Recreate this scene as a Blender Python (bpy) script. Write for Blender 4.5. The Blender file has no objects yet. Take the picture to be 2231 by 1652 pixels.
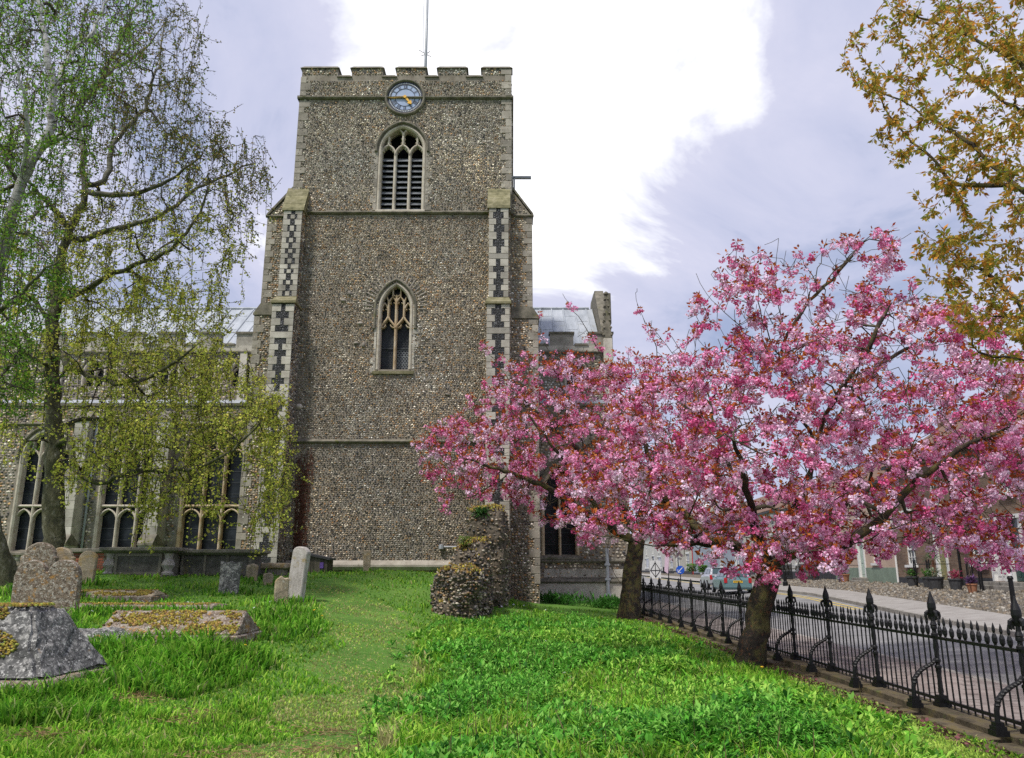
import bpy, bmesh, math, random
import numpy as np
from mathutils import Vector, Matrix
from mathutils.geometry import tessellate_polygon

# ------------------------------------------------------------------ camera, sky, sun, exposure
SC = bpy.context.scene
COL = SC.collection
FPX, CX, CY, PITCH, EYE = 1700.0, 1115.5, 826.0, math.radians(13.7), 1.6
cam_d = bpy.data.cameras.new('camera')
cam_d.sensor_width = 36.0
cam_d.lens = FPX / 2231.0 * 36.0
cam_d.clip_start = 0.1
cam_d.clip_end = 3000
cam = bpy.data.objects.new('camera', cam_d)
COL.objects.link(cam)
cam.location = (0, 0, EYE)
cam.rotation_euler = (math.pi / 2 + PITCH, 0, 0)
SC.camera = cam

SUN_EL, SUN_AZ = math.radians(60), math.radians(218)   # azimuth clockwise from +Y
world = bpy.data.worlds.new('World')
SC.world = world
world.use_nodes = True
wn = world.node_tree
wn.nodes.clear()


def wnode(t, **kw):
    n = wn.nodes.new(t)
    for k, v in kw.items():
        setattr(n, k, v)
    return n


def wlink(a, b):
    wn.links.new(a, b)


def pix_dir(vx, vy):
    x, y = (vx - CX) / FPX, (CY - vy) / FPX
    v = Vector((x, math.cos(PITCH) - y * math.sin(PITCH), math.sin(PITCH) + y * math.cos(PITCH)))
    return v.normalized()


w_out = wnode('ShaderNodeOutputWorld')
w_bg = wnode('ShaderNodeBackground')
w_sky = wnode('ShaderNodeTexSky')
w_sky.sky_type = 'NISHITA'
w_sky.sun_disc = False
w_sky.sun_elevation = SUN_EL
w_sky.sun_rotation = SUN_AZ
w_tc = wnode('ShaderNodeTexCoord')
w_sep = wnode('ShaderNodeSeparateXYZ')
wlink(w_tc.outputs['Generated'], w_sep.inputs[0])
w_abs = wnode('ShaderNodeMath', operation='ABSOLUTE')
wlink(w_sep.outputs['Z'], w_abs.inputs[0])
w_add = wnode('ShaderNodeMath', operation='ADD')
w_add.inputs[1].default_value = 0.35
wlink(w_abs.outputs[0], w_add.inputs[0])
w_div = wnode('ShaderNodeVectorMath', operation='DIVIDE')
wlink(w_tc.outputs['Generated'], w_div.inputs[0])
w_comb = wnode('ShaderNodeCombineXYZ')
for i in range(3):
    wlink(w_add.outputs[0], w_comb.inputs[i])
wlink(w_comb.outputs[0], w_div.inputs[1])
w_n1 = wnode('ShaderNodeTexNoise')
w_n1.inputs['Scale'].default_value = 2.1
w_n1.inputs['Detail'].default_value = 7
w_n1.inputs['Roughness'].default_value = 0.58
w_n1.inputs['Distortion'].default_value = 0.5
w_map = wnode('ShaderNodeMapping')
w_map.inputs['Location'].default_value = (2.2, 8.1, 0.9)
wlink(w_div.outputs[0], w_map.inputs['Vector'])
wlink(w_map.outputs[0], w_n1.inputs['Vector'])
# thin bright cloud in front of the hidden sun
w_dot = wnode('ShaderNodeVectorMath', operation='DOT_PRODUCT')
w_dot.inputs[1].default_value = pix_dir(1150, 30)
wlink(w_tc.outputs['Generated'], w_dot.inputs[0])
w_glow = wnode('ShaderNodeMapRange')
w_glow.interpolation_type = 'SMOOTHSTEP'
w_glow.inputs['From Min'].default_value = math.cos(math.radians(18.5))
w_glow.inputs['From Max'].default_value = math.cos(math.radians(5))
w_glow.inputs['To Max'].default_value = 0.34
wlink(w_dot.outputs['Value'], w_glow.inputs['Value'])
w_con = wnode('ShaderNodeMapRange')
w_con.clamp = False
w_con.inputs['From Min'].default_value = 0.3
w_con.inputs['From Max'].default_value = 0.7
w_con.inputs['To Min'].default_value = 0.27
w_con.inputs['To Max'].default_value = 0.77
wlink(w_n1.outputs['Fac'], w_con.inputs['Value'])
w_sum = wnode('ShaderNodeMath', operation='ADD')
wlink(w_con.outputs[0], w_sum.inputs[0])
wlink(w_glow.outputs[0], w_sum.inputs[1])
w_ramp = wnode('ShaderNodeValToRGB')
cr = w_ramp.color_ramp
cr.elements[0].position = 0.34
cr.elements[0].color = (0.33, 0.38, 0.55, 1)
cr.elements[1].position = 0.5
cr.elements[1].color = (0.47, 0.495, 0.65, 1)
for p_, c_ in ((0.65, (0.55, 0.56, 0.70, 1)), (0.72, (0.80, 0.81, 0.88, 1)), (0.82, (1.1, 1.1, 1.13, 1))):
    e_ = cr.elements.new(p_)
    e_.color = c_
wlink(w_sum.outputs[0], w_ramp.inputs['Fac'])
w_skym = wnode('ShaderNodeVectorMath', operation='SCALE')
w_skym.inputs['Scale'].default_value = 0.11
wlink(w_sky.outputs[0], w_skym.inputs[0])
w_cov = wnode('ShaderNodeMapRange')
w_cov.inputs['From Min'].default_value = 0.25
w_cov.inputs['From Max'].default_value = 0.5
w_cov.inputs['To Min'].default_value = 0.72
w_cov.inputs['To Max'].default_value = 1.0
wlink(w_sum.outputs[0], w_cov.inputs['Value'])
w_mix = wnode('ShaderNodeMix', data_type='RGBA')
wlink(w_cov.outputs[0], w_mix.inputs['Factor'])
wlink(w_skym.outputs[0], w_mix.inputs['A'])
wlink(w_ramp.outputs['Color'], w_mix.inputs['B'])
wlink(w_mix.outputs['Result'], w_bg.inputs['Color'])
w_bg.inputs['Strength'].default_value = 1.0
wlink(w_bg.outputs[0], w_out.inputs['Surface'])

sun_d = bpy.data.lights.new('sun', 'SUN')
sun_d.energy = 3.1
sun_d.angle = math.radians(7)
sun_d.color = (1.0, 0.95, 0.87)
sun = bpy.data.objects.new('sun', sun_d)
COL.objects.link(sun)
sdir = Vector((math.sin(SUN_AZ) * math.cos(SUN_EL), math.cos(SUN_AZ) * math.cos(SUN_EL), math.sin(SUN_EL)))
sun.rotation_euler = (-sdir).to_track_quat('-Z', 'Y').to_euler()
sun.location = (-20, -20, 40)

vs = SC.view_settings
vs.view_transform = 'Standard'
vs.look = 'None'
vs.exposure = 0.33
vs.gamma = 1.0
vs.use_curve_mapping = False
SC.cycles.max_bounces = 5
SC.cycles.diffuse_bounces = 3
SC.cycles.glossy_bounces = 2
SC.cycles.transmission_bounces = 3
SC.cycles.transparent_max_bounces = 4
SC.cycles.use_denoising = False

RNG = np.random.default_rng(7)
random.seed(7)

# ------------------------------------------------------------------ helpers


def P(vx, vy, Y):
    """point of the place at depth Y seen at photo coordinate (vx, vy) of a 2231 px wide print"""
    x, y = (vx - CX) / FPX, (CY - vy) / FPX
    yw = math.cos(PITCH) - y * math.sin(PITCH)
    t = Y / yw
    return Vector((x * t, Y, EYE + t * (math.sin(PITCH) + y * math.cos(PITCH))))


def link(o, parent=None):
    COL.objects.link(o)
    if parent is not None:
        o.parent = parent
        o.matrix_parent_inverse = WORLD_INV.get(parent.name, Matrix.Identity(4))
    return o


WORLD_INV = {}


def tag(o, label=None, cat=None, group=None, kind=None):
    if label:
        o['label'] = label
    if cat:
        o['category'] = cat
    if group:
        o['group'] = group
    if kind:
        o['kind'] = kind
    return o


def empty(name, loc, label=None, cat=None, group=None, kind=None):
    """Empty at the base of a thing whose parts are modelled in world coordinates"""
    o = bpy.data.objects.new(name, None)
    o.empty_display_size = 0.3
    COL.objects.link(o)
    o.location = loc
    WORLD_INV[o.name] = Matrix.Translation(-Vector(loc))
    return tag(o, label, cat, group, kind)


def frame(name, loc, rz=0.0, label=None, cat=None, group=None):
    """Empty whose parts are modelled in its own local coordinates"""
    o = bpy.data.objects.new(name, None)
    o.empty_display_size = 0.3
    COL.objects.link(o)
    o.location = loc
    o.rotation_euler = (0, 0, rz)
    return tag(o, label, cat, group)


def fast(name, V, loops, totals, mat=None, parent=None, col=None, smooth=False):
    me = bpy.data.meshes.new(name)
    V = np.asarray(V, dtype=np.float32).reshape(-1, 3)
    loops = np.asarray(loops, dtype=np.int32).ravel()
    totals = np.asarray(totals, dtype=np.int32).ravel()
    starts = np.concatenate(([0], np.cumsum(totals)[:-1])).astype(np.int32)
    me.vertices.add(len(V))
    me.vertices.foreach_set('co', V.ravel())
    me.loops.add(len(loops))
    me.loops.foreach_set('vertex_index', loops)
    me.polygons.add(len(totals))
    me.polygons.foreach_set('loop_start', starts)
    me.polygons.foreach_set('loop_total', totals)
    if smooth:
        me.polygons.foreach_set('use_smooth', np.ones(len(totals), dtype=bool))
    me.update(calc_edges=True)
    if col is not None:
        a = me.attributes.new('Col', 'FLOAT_COLOR', 'POINT')
        c = np.ones((len(V), 4), dtype=np.float32)
        c[:, :3] = np.asarray(col, dtype=np.float32).reshape(-1, 3)
        a.data.foreach_set('color', c.ravel())
    if mat:
        me.materials.append(mat)
    o = bpy.data.objects.new(name, me)
    return link(o, parent)


class MB:
    """collects simple solids into one mesh"""

    def __init__(self):
        self.v = []
        self.f = []

    def poly(self, pts):
        n = len(self.v)
        self.v += [tuple(p) for p in pts]
        self.f.append(list(range(n, n + len(pts))))
        return self

    def box(self, x0, x1, y0, y1, z0, z1):
        return self.hexa([(x0, y0, z0), (x1, y0, z0), (x1, y1, z0), (x0, y1, z0)], [(x0, y0, z1), (x1, y0, z1), (x1, y1, z1), (x0, y1, z1)])

    def hexa(self, bot, top):
        n = len(self.v)
        k = len(bot)
        self.v += [tuple(p) for p in bot] + [tuple(p) for p in top]
        self.f.append([n + i for i in range(k - 1, -1, -1)])
        self.f.append([n + k + i for i in range(k)])
        for i in range(k):
            j = (i + 1) % k
            self.f.append([n + i, n + j, n + k + j, n + k + i])
        return self

    def prism_y(self, pts, y0, y1):
        """polygon in x,z (counter-clockwise seen from -y) extruded from y0 to y1"""
        return self.hexa([(x, y0, z) for x, z in pts][::-1], [(x, y1, z) for x, z in pts][::-1])

    def tube(self, pts, rad, k=8, cap=True):
        pts = [Vector(p) for p in pts]
        if not hasattr(rad, '__len__'):
            rad = [rad] * len(pts)
        n0 = len(self.v)
        prev = None
        for i, p in enumerate(pts):
            a = pts[max(i - 1, 0)]
            b = pts[min(i + 1, len(pts) - 1)]
            t = (b - a)
            if t.length < 1e-9:
                t = Vector((0, 0, 1))
            t.normalize()
            if prev is None:
                ref = Vector((0, 0, 1)) if abs(t.z) < 0.9 else Vector((1, 0, 0))
                u = t.cross(ref).normalized()
            else:
                u = (prev - t * prev.dot(t))
                u = u.normalized() if u.length > 1e-6 else t.orthogonal().normalized()
            prev = u
            w = t.cross(u)
            for j in range(k):
                an = 2 * math.pi * j / k
                self.v.append(tuple(p + (u * math.cos(an) + w * math.sin(an)) * rad[i]))
        for i in range(len(pts) - 1):
            for j in range(k):
                a = n0 + i * k + j
                b = n0 + i * k + (j + 1) % k
                self.f.append([a, b, b + k, a + k])
        if cap:
            self.f.append([n0 + j for j in range(k - 1, -1, -1)])
            e = n0 + (len(pts) - 1) * k
            self.f.append([e + j for j in range(k)])
        return self

    def lathe(self, prof, c=(0, 0, 0), k=12):
        n0 = len(self.v)
        for r, z in prof:
            for j in range(k):
                an = 2 * math.pi * j / k
                self.v.append((c[0] + r * math.cos(an), c[1] + r * math.sin(an), c[2] + z))
        for i in range(len(prof) - 1):
            for j in range(k):
                a = n0 + i * k + j
                b = n0 + i * k + (j + 1) % k
                self.f.append([a, b, b + k, a + k])
        self.f.append([n0 + j for j in range(k - 1, -1, -1)])
        e = n0 + (len(prof) - 1) * k
        self.f.append([e + j for j in range(k)])
        return self

    def bar_xz(self, pts, w, y0, y1):
        """moulded bar following a polyline in x,z, from depth y0 (front) to y1 (back); chamfered front"""
        n = len(pts)
        rows = []
        for i in range(n):
            a = pts[max(i - 1, 0)]
            b = pts[min(i + 1, n - 1)]
            dx, dz = b[0] - a[0], b[1] - a[1]
            L = math.hypot(dx, dz) or 1
            nx, nz = -dz / L, dx / L
            x, z = pts[i]
            rows.append([(x - nx * w / 2, y1, z - nz * w / 2), (x - nx * w / 2, y0 + w * .35, z - nz * w / 2), (x - nx * w * .15, y0, z - nz * w * .15),
                         (x + nx * w * .15, y0, z + nz * w * .15), (x + nx * w / 2, y0 + w * .35, z + nz * w / 2), (x + nx * w / 2, y1, z + nz * w / 2)])
        n0 = len(self.v)
        for r in rows:
            self.v += r
        for i in range(n - 1):
            for j in range(5):
                a = n0 + i * 6 + j
                self.f.append([a, a + 1, a + 7, a + 6])
            a = n0 + i * 6
            self.f.append([a + 5, a, a + 6, a + 11])
        self.f.append([n0 + j for j in range(5, -1, -1)])
        self.f.append([n0 + (n - 1) * 6 + j for j in range(6)])
        return self

    def build(self, name, mat, parent=None, smooth=False, bevel=0.0, seg=1):
        me = bpy.data.meshes.new(name)
        me.from_pydata(self.v, [], self.f)
        if bevel:
            bm = bmesh.new()
            bm.from_mesh(me)
            bmesh.ops.remove_doubles(bm, verts=bm.verts, dist=1e-5)
            bmesh.ops.recalc_face_normals(bm, faces=bm.faces)
            es = [e for e in bm.edges if len(e.link_faces) == 2 and e.calc_face_angle(0) > 0.5]
            bmesh.ops.bevel(bm, geom=es, offset=bevel, segments=seg, affect='EDGES', clamp_overlap=True)
            bm.to_mesh(me)
            bm.free()
        else:
            bm = bmesh.new()
            bm.from_mesh(me)
            bmesh.ops.recalc_face_normals(bm, faces=bm.faces)
            bm.to_mesh(me)
            bm.free()
        if smooth:
            me.polygons.foreach_set('use_smooth', np.ones(len(me.polygons), dtype=bool))
        if mat:
            me.materials.append(mat)
        o = bpy.data.objects.new(name, me)
        return link(o, parent)


def box(name, mat, parent, x0, x1, y0, y1, z0, z1, bevel=0.0):
    return MB().box(x0, x1, y0, y1, z0, z1).build(name, mat, parent, bevel=bevel)


UNIT = {}


def unit_block(mat):
    """one shared bevelled unit cube per material for ashlar, slabs and other repeated blocks"""
    if mat.name not in UNIT:
        o = MB().box(-.5, .5, -.5, .5, -.5, .5).build('block_mesh', mat, None, bevel=0.03)
        UNIT[mat.name] = o.data
        bpy.data.objects.remove(o)
    return UNIT[mat.name]


def block(name, mat, parent, x0, x1, y0, y1, z0, z1):
    o = bpy.data.objects.new(name, unit_block(mat))
    o.location = ((x0 + x1) / 2, (y0 + y1) / 2, (z0 + z1) / 2)
    o.scale = (abs(x1 - x0), abs(y1 - y0), abs(z1 - z0))
    return link(o, parent)


def arch(xc, half, zs, rise, n=10):
    """pointed arch from the left springing to the right one"""
    R = (half * half + rise * rise) / (2 * half)
    cxl = xc - half + R
    a1 = math.atan2(rise, xc - cxl)
    left = []
    for i in range(n + 1):
        a = math.pi + (a1 - math.pi) * i / n
        left.append((cxl + R * math.cos(a), zs + R * math.sin(a)))
    right = [(2 * xc - x, z) for x, z in left[:-1]][::-1]
    return left + right


def opening(xc, half, z0, zs, rise, n=10):
    return [(xc + half, z0), (xc - half, z0)] + arch(xc, half, zs, rise, n)


def wall_holes(name, mat, parent, outer, holes, y, depth):
    """wall face in the x,z plane at y with openings whose reveals run back by depth"""
    loops = [outer] + holes
    tris = tessellate_polygon([[Vector((x, z, 0)) for x, z in lp] for lp in loops])
    flat = [q for lp in loops for q in lp]
    mb = MB()
    mb.v = [(x, y, z) for x, z in flat]
    for t in tris:
        a, b, c = [flat[i] for i in t]
        s = (b[0] - a[0]) * (c[1] - a[1]) - (b[1] - a[1]) * (c[0] - a[0])
        mb.f.append(list(t) if s > 0 else [t[0], t[2], t[1]])
    for lp in holes:
        n = len(mb.v)
        k = len(lp)
        mb.v += [(x, y, z) for x, z in lp] + [(x, y + depth, z) for x, z in lp]
        for i in range(k):
            j = (i + 1) % k
            mb.f.append([n + i, n + j, n + k + j, n + k + i])
    me = bpy.data.meshes.new(name)
    me.from_pydata(mb.v, [], mb.f)
    me.materials.append(mat)
    o = bpy.data.objects.new(name, me)
    return link(o, parent)


def inside(poly, x, z):
    x = np.asarray(x)
    z = np.asarray(z)
    r = np.zeros(x.shape, dtype=bool)
    n = len(poly)
    for i in range(n):
        x0, z0 = poly[i]
        x1, z1 = poly[(i + 1) % n]
        if z0 == z1:
            continue
        c = ((z0 > z) != (z1 > z)) & (x < (x1 - x0) * (z - z0) / (z1 - z0) + x0)
        r ^= c
    return r


# ------------------------------------------------------------------ materials
MATS = {}


def mat_new(name):
    m = bpy.data.materials.new(name)
    m.use_nodes = True
    nt = m.node_tree
    b = nt.nodes['Principled BSDF']
    MATS[name] = m
    return m, nt, b


def nd(nt, t, **kw):
    n = nt.nodes.new(t)
    for k, v in kw.items():
        setattr(n, k, v)
    return n


def ramp(nt, fac, stops):
    r = nd(nt, 'ShaderNodeValToRGB')
    e = r.color_ramp.elements
    e[0].position, e[0].color = stops[0][0], (*stops[0][1], 1)
    e[1].position, e[1].color = stops[-1][0], (*stops[-1][1], 1)
    for p, c in stops[1:-1]:
        x = e.new(p)
        x.color = (*c, 1)
    nt.links.new(fac, r.inputs['Fac'])
    return r.outputs['Color']


def noise(nt, scale, detail=4, rough=.55, vec=None, dist=0.0, mapping=None):
    n = nd(nt, 'ShaderNodeTexNoise')
    n.inputs['Scale'].default_value = scale
    n.inputs['Detail'].default_value = detail
    n.inputs['Roughness'].default_value = rough
    n.inputs['Distortion'].default_value = dist
    if vec is None:
        vec = nd(nt, 'ShaderNodeNewGeometry').outputs['Position']
    if mapping:
        mp = nd(nt, 'ShaderNodeMapping')
        mp.inputs['Scale'].default_value = mapping
        nt.links.new(vec, mp.inputs['Vector'])
        vec = mp.outputs[0]
    nt.links.new(vec, n.inputs['Vector'])
    return n.outputs['Fac']


def mixc(nt, fac, a, b, mode='MIX'):
    m = nd(nt, 'ShaderNodeMix', data_type='RGBA')
    m.blend_type = mode
    for s, x in (('Factor', fac), ('A', a), ('B', b)):
        if isinstance(x, (int, float)):
            m.inputs[s].default_value = x
        elif isinstance(x, tuple):
            m.inputs[s].default_value = (*x, 1)
        else:
            nt.links.new(x, m.inputs[s])
    return m.outputs['Result']


def thresh(nt, fac, lo, hi):
    m = nd(nt, 'ShaderNodeMapRange')
    m.inputs['From Min'].default_value = lo
    m.inputs['From Max'].default_value = hi
    nt.links.new(fac, m.inputs['Value'])
    return m.outputs[0]


def bump(nt, b, h, strength=.5, dist=.02):
    n = nd(nt, 'ShaderNodeBump')
    n.inputs['Strength'].default_value = strength
    n.inputs['Distance'].default_value = dist
    nt.links.new(h, n.inputs['Height'])
    nt.links.new(n.outputs[0], b.inputs['Normal'])


def mottled(name, stops, scale=3, rough=.85, bstr=.4, bscale=None, bdist=.02, objrand=0.0, spots=None, mapping=None, vec='pos', spec=.3):
    """stone-like surface: colour ramp over noise, optional lichen spots, fine relief"""
    m, nt, b = mat_new(name)
    src = None
    if vec == 'obj':
        src = nd(nt, 'ShaderNodeTexCoord').outputs['Object']
    f = noise(nt, scale, 6, .62, src, mapping=mapping)
    c = ramp(nt, f, stops)
    for sp in (spots or []):
        sc, lo, hi, colr = sp
        c = mixc(nt, thresh(nt, noise(nt, sc, 5, .6, src), lo, hi), c, colr)
    if objrand:
        oi = nd(nt, 'ShaderNodeObjectInfo')
        v = nd(nt, 'ShaderNodeMapRange')
        v.inputs['To Min'].default_value = 1 - objrand
        v.inputs['To Max'].default_value = 1 + objrand
        nt.links.new(oi.outputs['Random'], v.inputs['Value'])
        hs = nd(nt, 'ShaderNodeHueSaturation')
        nt.links.new(v.outputs[0], hs.inputs['Value'])
        nt.links.new(c, hs.inputs['Color'])
        c = hs.outputs[0]
    nt.links.new(c, b.inputs['Base Color'])
    b.inputs['Roughness'].default_value = rough
    b.inputs['Specular IOR Level'].default_value = spec
    if bstr:
        bump(nt, b, noise(nt, bscale or scale * 8, 5, .65, src), bstr, bdist)
    return m


def vcol_mat(name, rough=.7, trans=0.0, var=.25, nscale=30, spec=.3, tint=None):
    m, nt, b = mat_new(name)
    a = nd(nt, 'ShaderNodeAttribute')
    a.attribute_name = 'Col'
    c = a.outputs['Color']
    if var:
        f = noise(nt, nscale, 3, .6)
        v = nd(nt, 'ShaderNodeMapRange')
        v.inputs['From Min'].default_value = .3
        v.inputs['From Max'].default_value = .7
        v.inputs['To Min'].default_value = 1 - var
        v.inputs['To Max'].default_value = 1 + var
        nt.links.new(f, v.inputs['Value'])
        hs = nd(nt, 'ShaderNodeHueSaturation')
        nt.links.new(v.outputs[0], hs.inputs['Value'])
        nt.links.new(c, hs.inputs['Color'])
        c = hs.outputs[0]
    nt.links.new(c, b.inputs['Base Color'])
    b.inputs['Roughness'].default_value = rough
    b.inputs['Specular IOR Level'].default_value = spec
    if trans:
        t = nd(nt, 'ShaderNodeBsdfTranslucent')
        nt.links.new(c, t.inputs['Color'])
        mx = nd(nt, 'ShaderNodeMixShader')
        mx.inputs[0].default_value = trans
        nt.links.new(b.outputs[0], mx.inputs[1])
        nt.links.new(t.outputs[0], mx.inputs[2])
        nt.links.new(mx.outputs[0], nt.nodes['Material Output'].inputs['Surface'])
    return m


def plain(name, colr, rough=.5, spec=.5, metal=0.0, var=.12, nscale=6, bstr=.0):
    m, nt, b = mat_new(name)
    lo = tuple(x * (1 - var) for x in colr)
    hi = tuple(min(1, x * (1 + var)) for x in colr)
    f = noise(nt, nscale, 5, .6)
    nt.links.new(ramp(nt, f, [(.3, lo), (.7, hi)]), b.inputs['Base Color'])
    b.inputs['Roughness'].default_value = rough
    b.inputs['Specular IOR Level'].default_value = spec
    b.inputs['Metallic'].default_value = metal
    if bstr:
        bump(nt, b, noise(nt, nscale * 8, 4), bstr, .01)
    return m


M_FLINT = vcol_mat('flint', rough=.55, var=.45, nscale=28, spec=.4)
M_MORTAR = mottled('lime_mortar', [(.3, (.15, .125, .09)), (.5, (.24, .21, .17)), (.7, (.33, .295, .24))], 2.2, bstr=.5, bscale=40)
M_ASHLAR = mottled('limestone_ashlar', [(.3, (.28, .255, .215)), (.5, (.43, .40, .345)), (.72, (.52, .49, .43))], 1.8, objrand=.28, bstr=.35, bscale=30,
                   spots=[(5.5, .62, .75, (.17, .155, .12))])
M_QUOIN = mottled('grey_corner_stone', [(.3, (.2, .18, .145)), (.5, (.31, .28, .235)), (.72, (.4, .37, .315))], 1.8, objrand=.25, bstr=.35, bscale=30,
                  spots=[(5.5, .58, .72, (.15, .135, .1))])
M_STRING = mottled('weathered_string_stone', [(.3, (.085, .08, .062)), (.5, (.17, .155, .12)), (.7, (.28, .25, .2))], 3, bstr=.5, bscale=25,
                   spots=[(4, .58, .72, (.13, .135, .045))])
M_MOSSCAP = mottled('mossy_weathering_stone', [(.3, (.12, .115, .06)), (.5, (.23, .21, .115)), (.7, (.33, .3, .2))], 4, bstr=.5, bscale=25, objrand=.2)
M_WINSTONE = mottled('window_limestone', [(.3, (.36, .31, .245)), (.5, (.5, .45, .37)), (.7, (.6, .55, .46))], 2.5, bstr=.3, bscale=30,
                     spots=[(3.2, .6, .75, (.27, .2, .12))])
M_OCHRE = mottled('ochre_stained_limestone', [(.3, (.32, .21, .11)), (.5, (.48, .37, .24)), (.7, (.58, .51, .42))], 2.2, bstr=.3, bscale=30)
M_VOUSS = mottled('grey_tile_stone', [(.3, (.17, .15, .125)), (.6, (.3, .27, .23))], 4, objrand=.25, bstr=.4)
M_LEAD = mottled('lead_sheet', [(.3, (.26, .28, .31)), (.5, (.36, .39, .43)), (.7, (.45, .475, .51))], .9, rough=.6, bstr=.15, bscale=8, mapping=(2.5, .6, .6),
                 spots=[(1.6, .62, .75, (.3, .3, .23))])
M_LOUVRE = mottled('grey_louvre_slate', [(.3, (.10, .11, .125)), (.7, (.24, .25, .265))], 5, bstr=.2)
M_DARK = plain('dark_interior', (.006, .006, .007), rough=.9, spec=.1)
m_, nt_, b_ = mat_new('leaded_window_glass')
nt_.links.new(ramp(nt_, noise(nt_, 1.3, 3), [(.35, (.006, .007, .009)), (.7, (.03, .036, .045))]), b_.inputs['Base Color'])
b_.inputs['Roughness'].default_value = .3
b_.inputs['Specular IOR Level'].default_value = .22
bump(nt_, b_, noise(nt_, 9, 2), .35, .02)
M_GLASS = m_
M_LEADCAME = plain('lead_came', (.035, .04, .045), rough=.6)
M_LEADPALE = plain('pale_lead_came', (.22, .24, .26), rough=.6)
M_IRON = plain('black_iron_paint', (.006, .006, .0065), rough=.45, spec=.35, var=.35, nscale=25, bstr=.25)
M_GOLD = plain('gilding', (.75, .43, .06), rough=.38, spec=.5, metal=.25, var=.08)
M_DIAL = plain('pale_dial_glass', (.36, .44, .62), rough=.3, var=.06)
M_NAVY = plain('dark_blue_dial_iron', (.008, .014, .035), rough=.45)
M_WHITEDOT = plain('white_dial_glass', (.62, .66, .68), rough=.4)
M_STEEL = plain('grey_pole_paint', (.33, .35, .38), rough=.45)
# ------------------------------------------------------------------ terrain
def hit(vx, vy, z):
    x, y = (vx - CX) / FPX, (CY - vy) / FPX
    yw = math.cos(PITCH) - y * math.sin(PITCH)
    zw = math.sin(PITCH) + y * math.cos(PITCH)
    t = (z - EYE) / zw
    return Vector((x * t, yw * t, z))


FENCE_X = 4.85
_ctrl = []
for vx, vy, Y in ((100, 1530, 9.0), (545, 1402, 12.5), (95, 1346, 15.0), (640, 1310, 19.0), (497, 1295, 20.0), (183, 1270, 20.5), (300, 1253, 23.0), (480, 1254, 24.0),
                  (990, 1341, 21.0), (700, 1258, 31.0), (850, 1254, 32.3), (950, 1262, 31), (1150, 1312, 33.0), (1250, 1309, 38.0), (240, 1395, 12.8), (330, 1316, 18),
                  (20, 1270, 19.0), (800, 1300, 21.5), (1000, 1262, 29)):
    p = P(vx, vy, Y)
    _ctrl.append((p.x, p.y, p.z))
_ctrl += [(0, 0, 0), (-3, 3, .03), (-7, 4, .08), (1.5, 8, .06), (3, 12, .04), (4.5, 2, 0), (4.5, 8, 0), (4.5, 14, 0), (4.5, 20, 0), (4.5, 26, 0), (4.5, 34, 0), (2, 18, .12), (2, 24, .15),
          (-12, 14, .75), (-14, 26, 1.5), (-24, 20, 1.2), (-24, 36, 1.5), (-12, 37, 1.5), (-24, 6, .3), (4.5, 44, 0), (-8, 37, 1.4), (.5, 29, .25), (-2.5, 12, .15), (0, 38, .2), (3, 44, .05)]
_C = np.array(_ctrl)
_c2 = 4.0


def _phi(r2):
    return np.sqrt(r2 + _c2)


_A = _phi(((_C[:, None, :2] - _C[None, :, :2]) ** 2).sum(-1))
_A = np.block([[_A, np.ones((len(_C), 1))], [np.ones((1, len(_C))), np.zeros((1, 1))]])
_W = np.linalg.solve(_A + np.diag([.02] * len(_C) + [0]), np.append(_C[:, 2], 0))


def gz(x, y):
    """height of the churchyard ground"""
    x = np.asarray(x, dtype=float)
    y = np.asarray(y, dtype=float)
    xc = np.clip(x, -24, 4.7)
    yc = np.clip(y, 0, 44)
    z = np.full(np.broadcast(xc, yc).shape, _W[-1])
    for (cx_, cy_, _), w in zip(_C, _W[:-1]):
        z = z + w * _phi((xc - cx_) ** 2 + (yc - cy_) ** 2)
    f = np.clip((x - 4.2) / .5, 0, 1)
    z = z * (1 - f) + 0.0 * f
    return z


def street_z(x):
    """street side: level pavement, carriageway and verge rising to the houses"""
    return np.interp(x, [4.9, 7.4, 12.5, 14.5, 21.0, 30, 60, 400], [-.02, -.1, .12, .3, .82, .86, .9, .9])


def ground_z(x, y):
    x = np.asarray(x, dtype=float)
    return np.where(x < 4.72, gz(x, y), street_z(x) - .03)


def on_ground(vx, vy):
    z = .3
    for _ in range(30):
        p = hit(vx, vy, z) if abs(z - EYE) > .02 else hit(vx, vy, EYE - .02)
        if p.y < 0 or p.y > 60:
            p = P(vx, vy, 30)
        z = .6 * z + .4 * float(gz(p.x, p.y))
    p = hit(vx, vy, z)
    return p


# grass lawn material: soil and short turf seen between the blades
m_, nt_, b_ = mat_new('turf')
f1 = noise(nt_, .55, 5, .6)
f2 = noise(nt_, 14, 5, .7)
c_ = ramp(nt_, f1, [(.3, (.05, .13, .02)), (.5, (.08, .19, .028)), (.7, (.13, .24, .045))])
c_ = mixc(nt_, thresh(nt_, f2, .45, .75), c_, (.17, .24, .07))
nt_.links.new(c_, b_.inputs['Base Color'])
b_.inputs['Roughness'].default_value = .95
b_.inputs['Specular IOR Level'].default_value = .1
bump(nt_, b_, noise(nt_, 30, 4, .7), .7, .03)
M_TURF = m_

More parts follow.
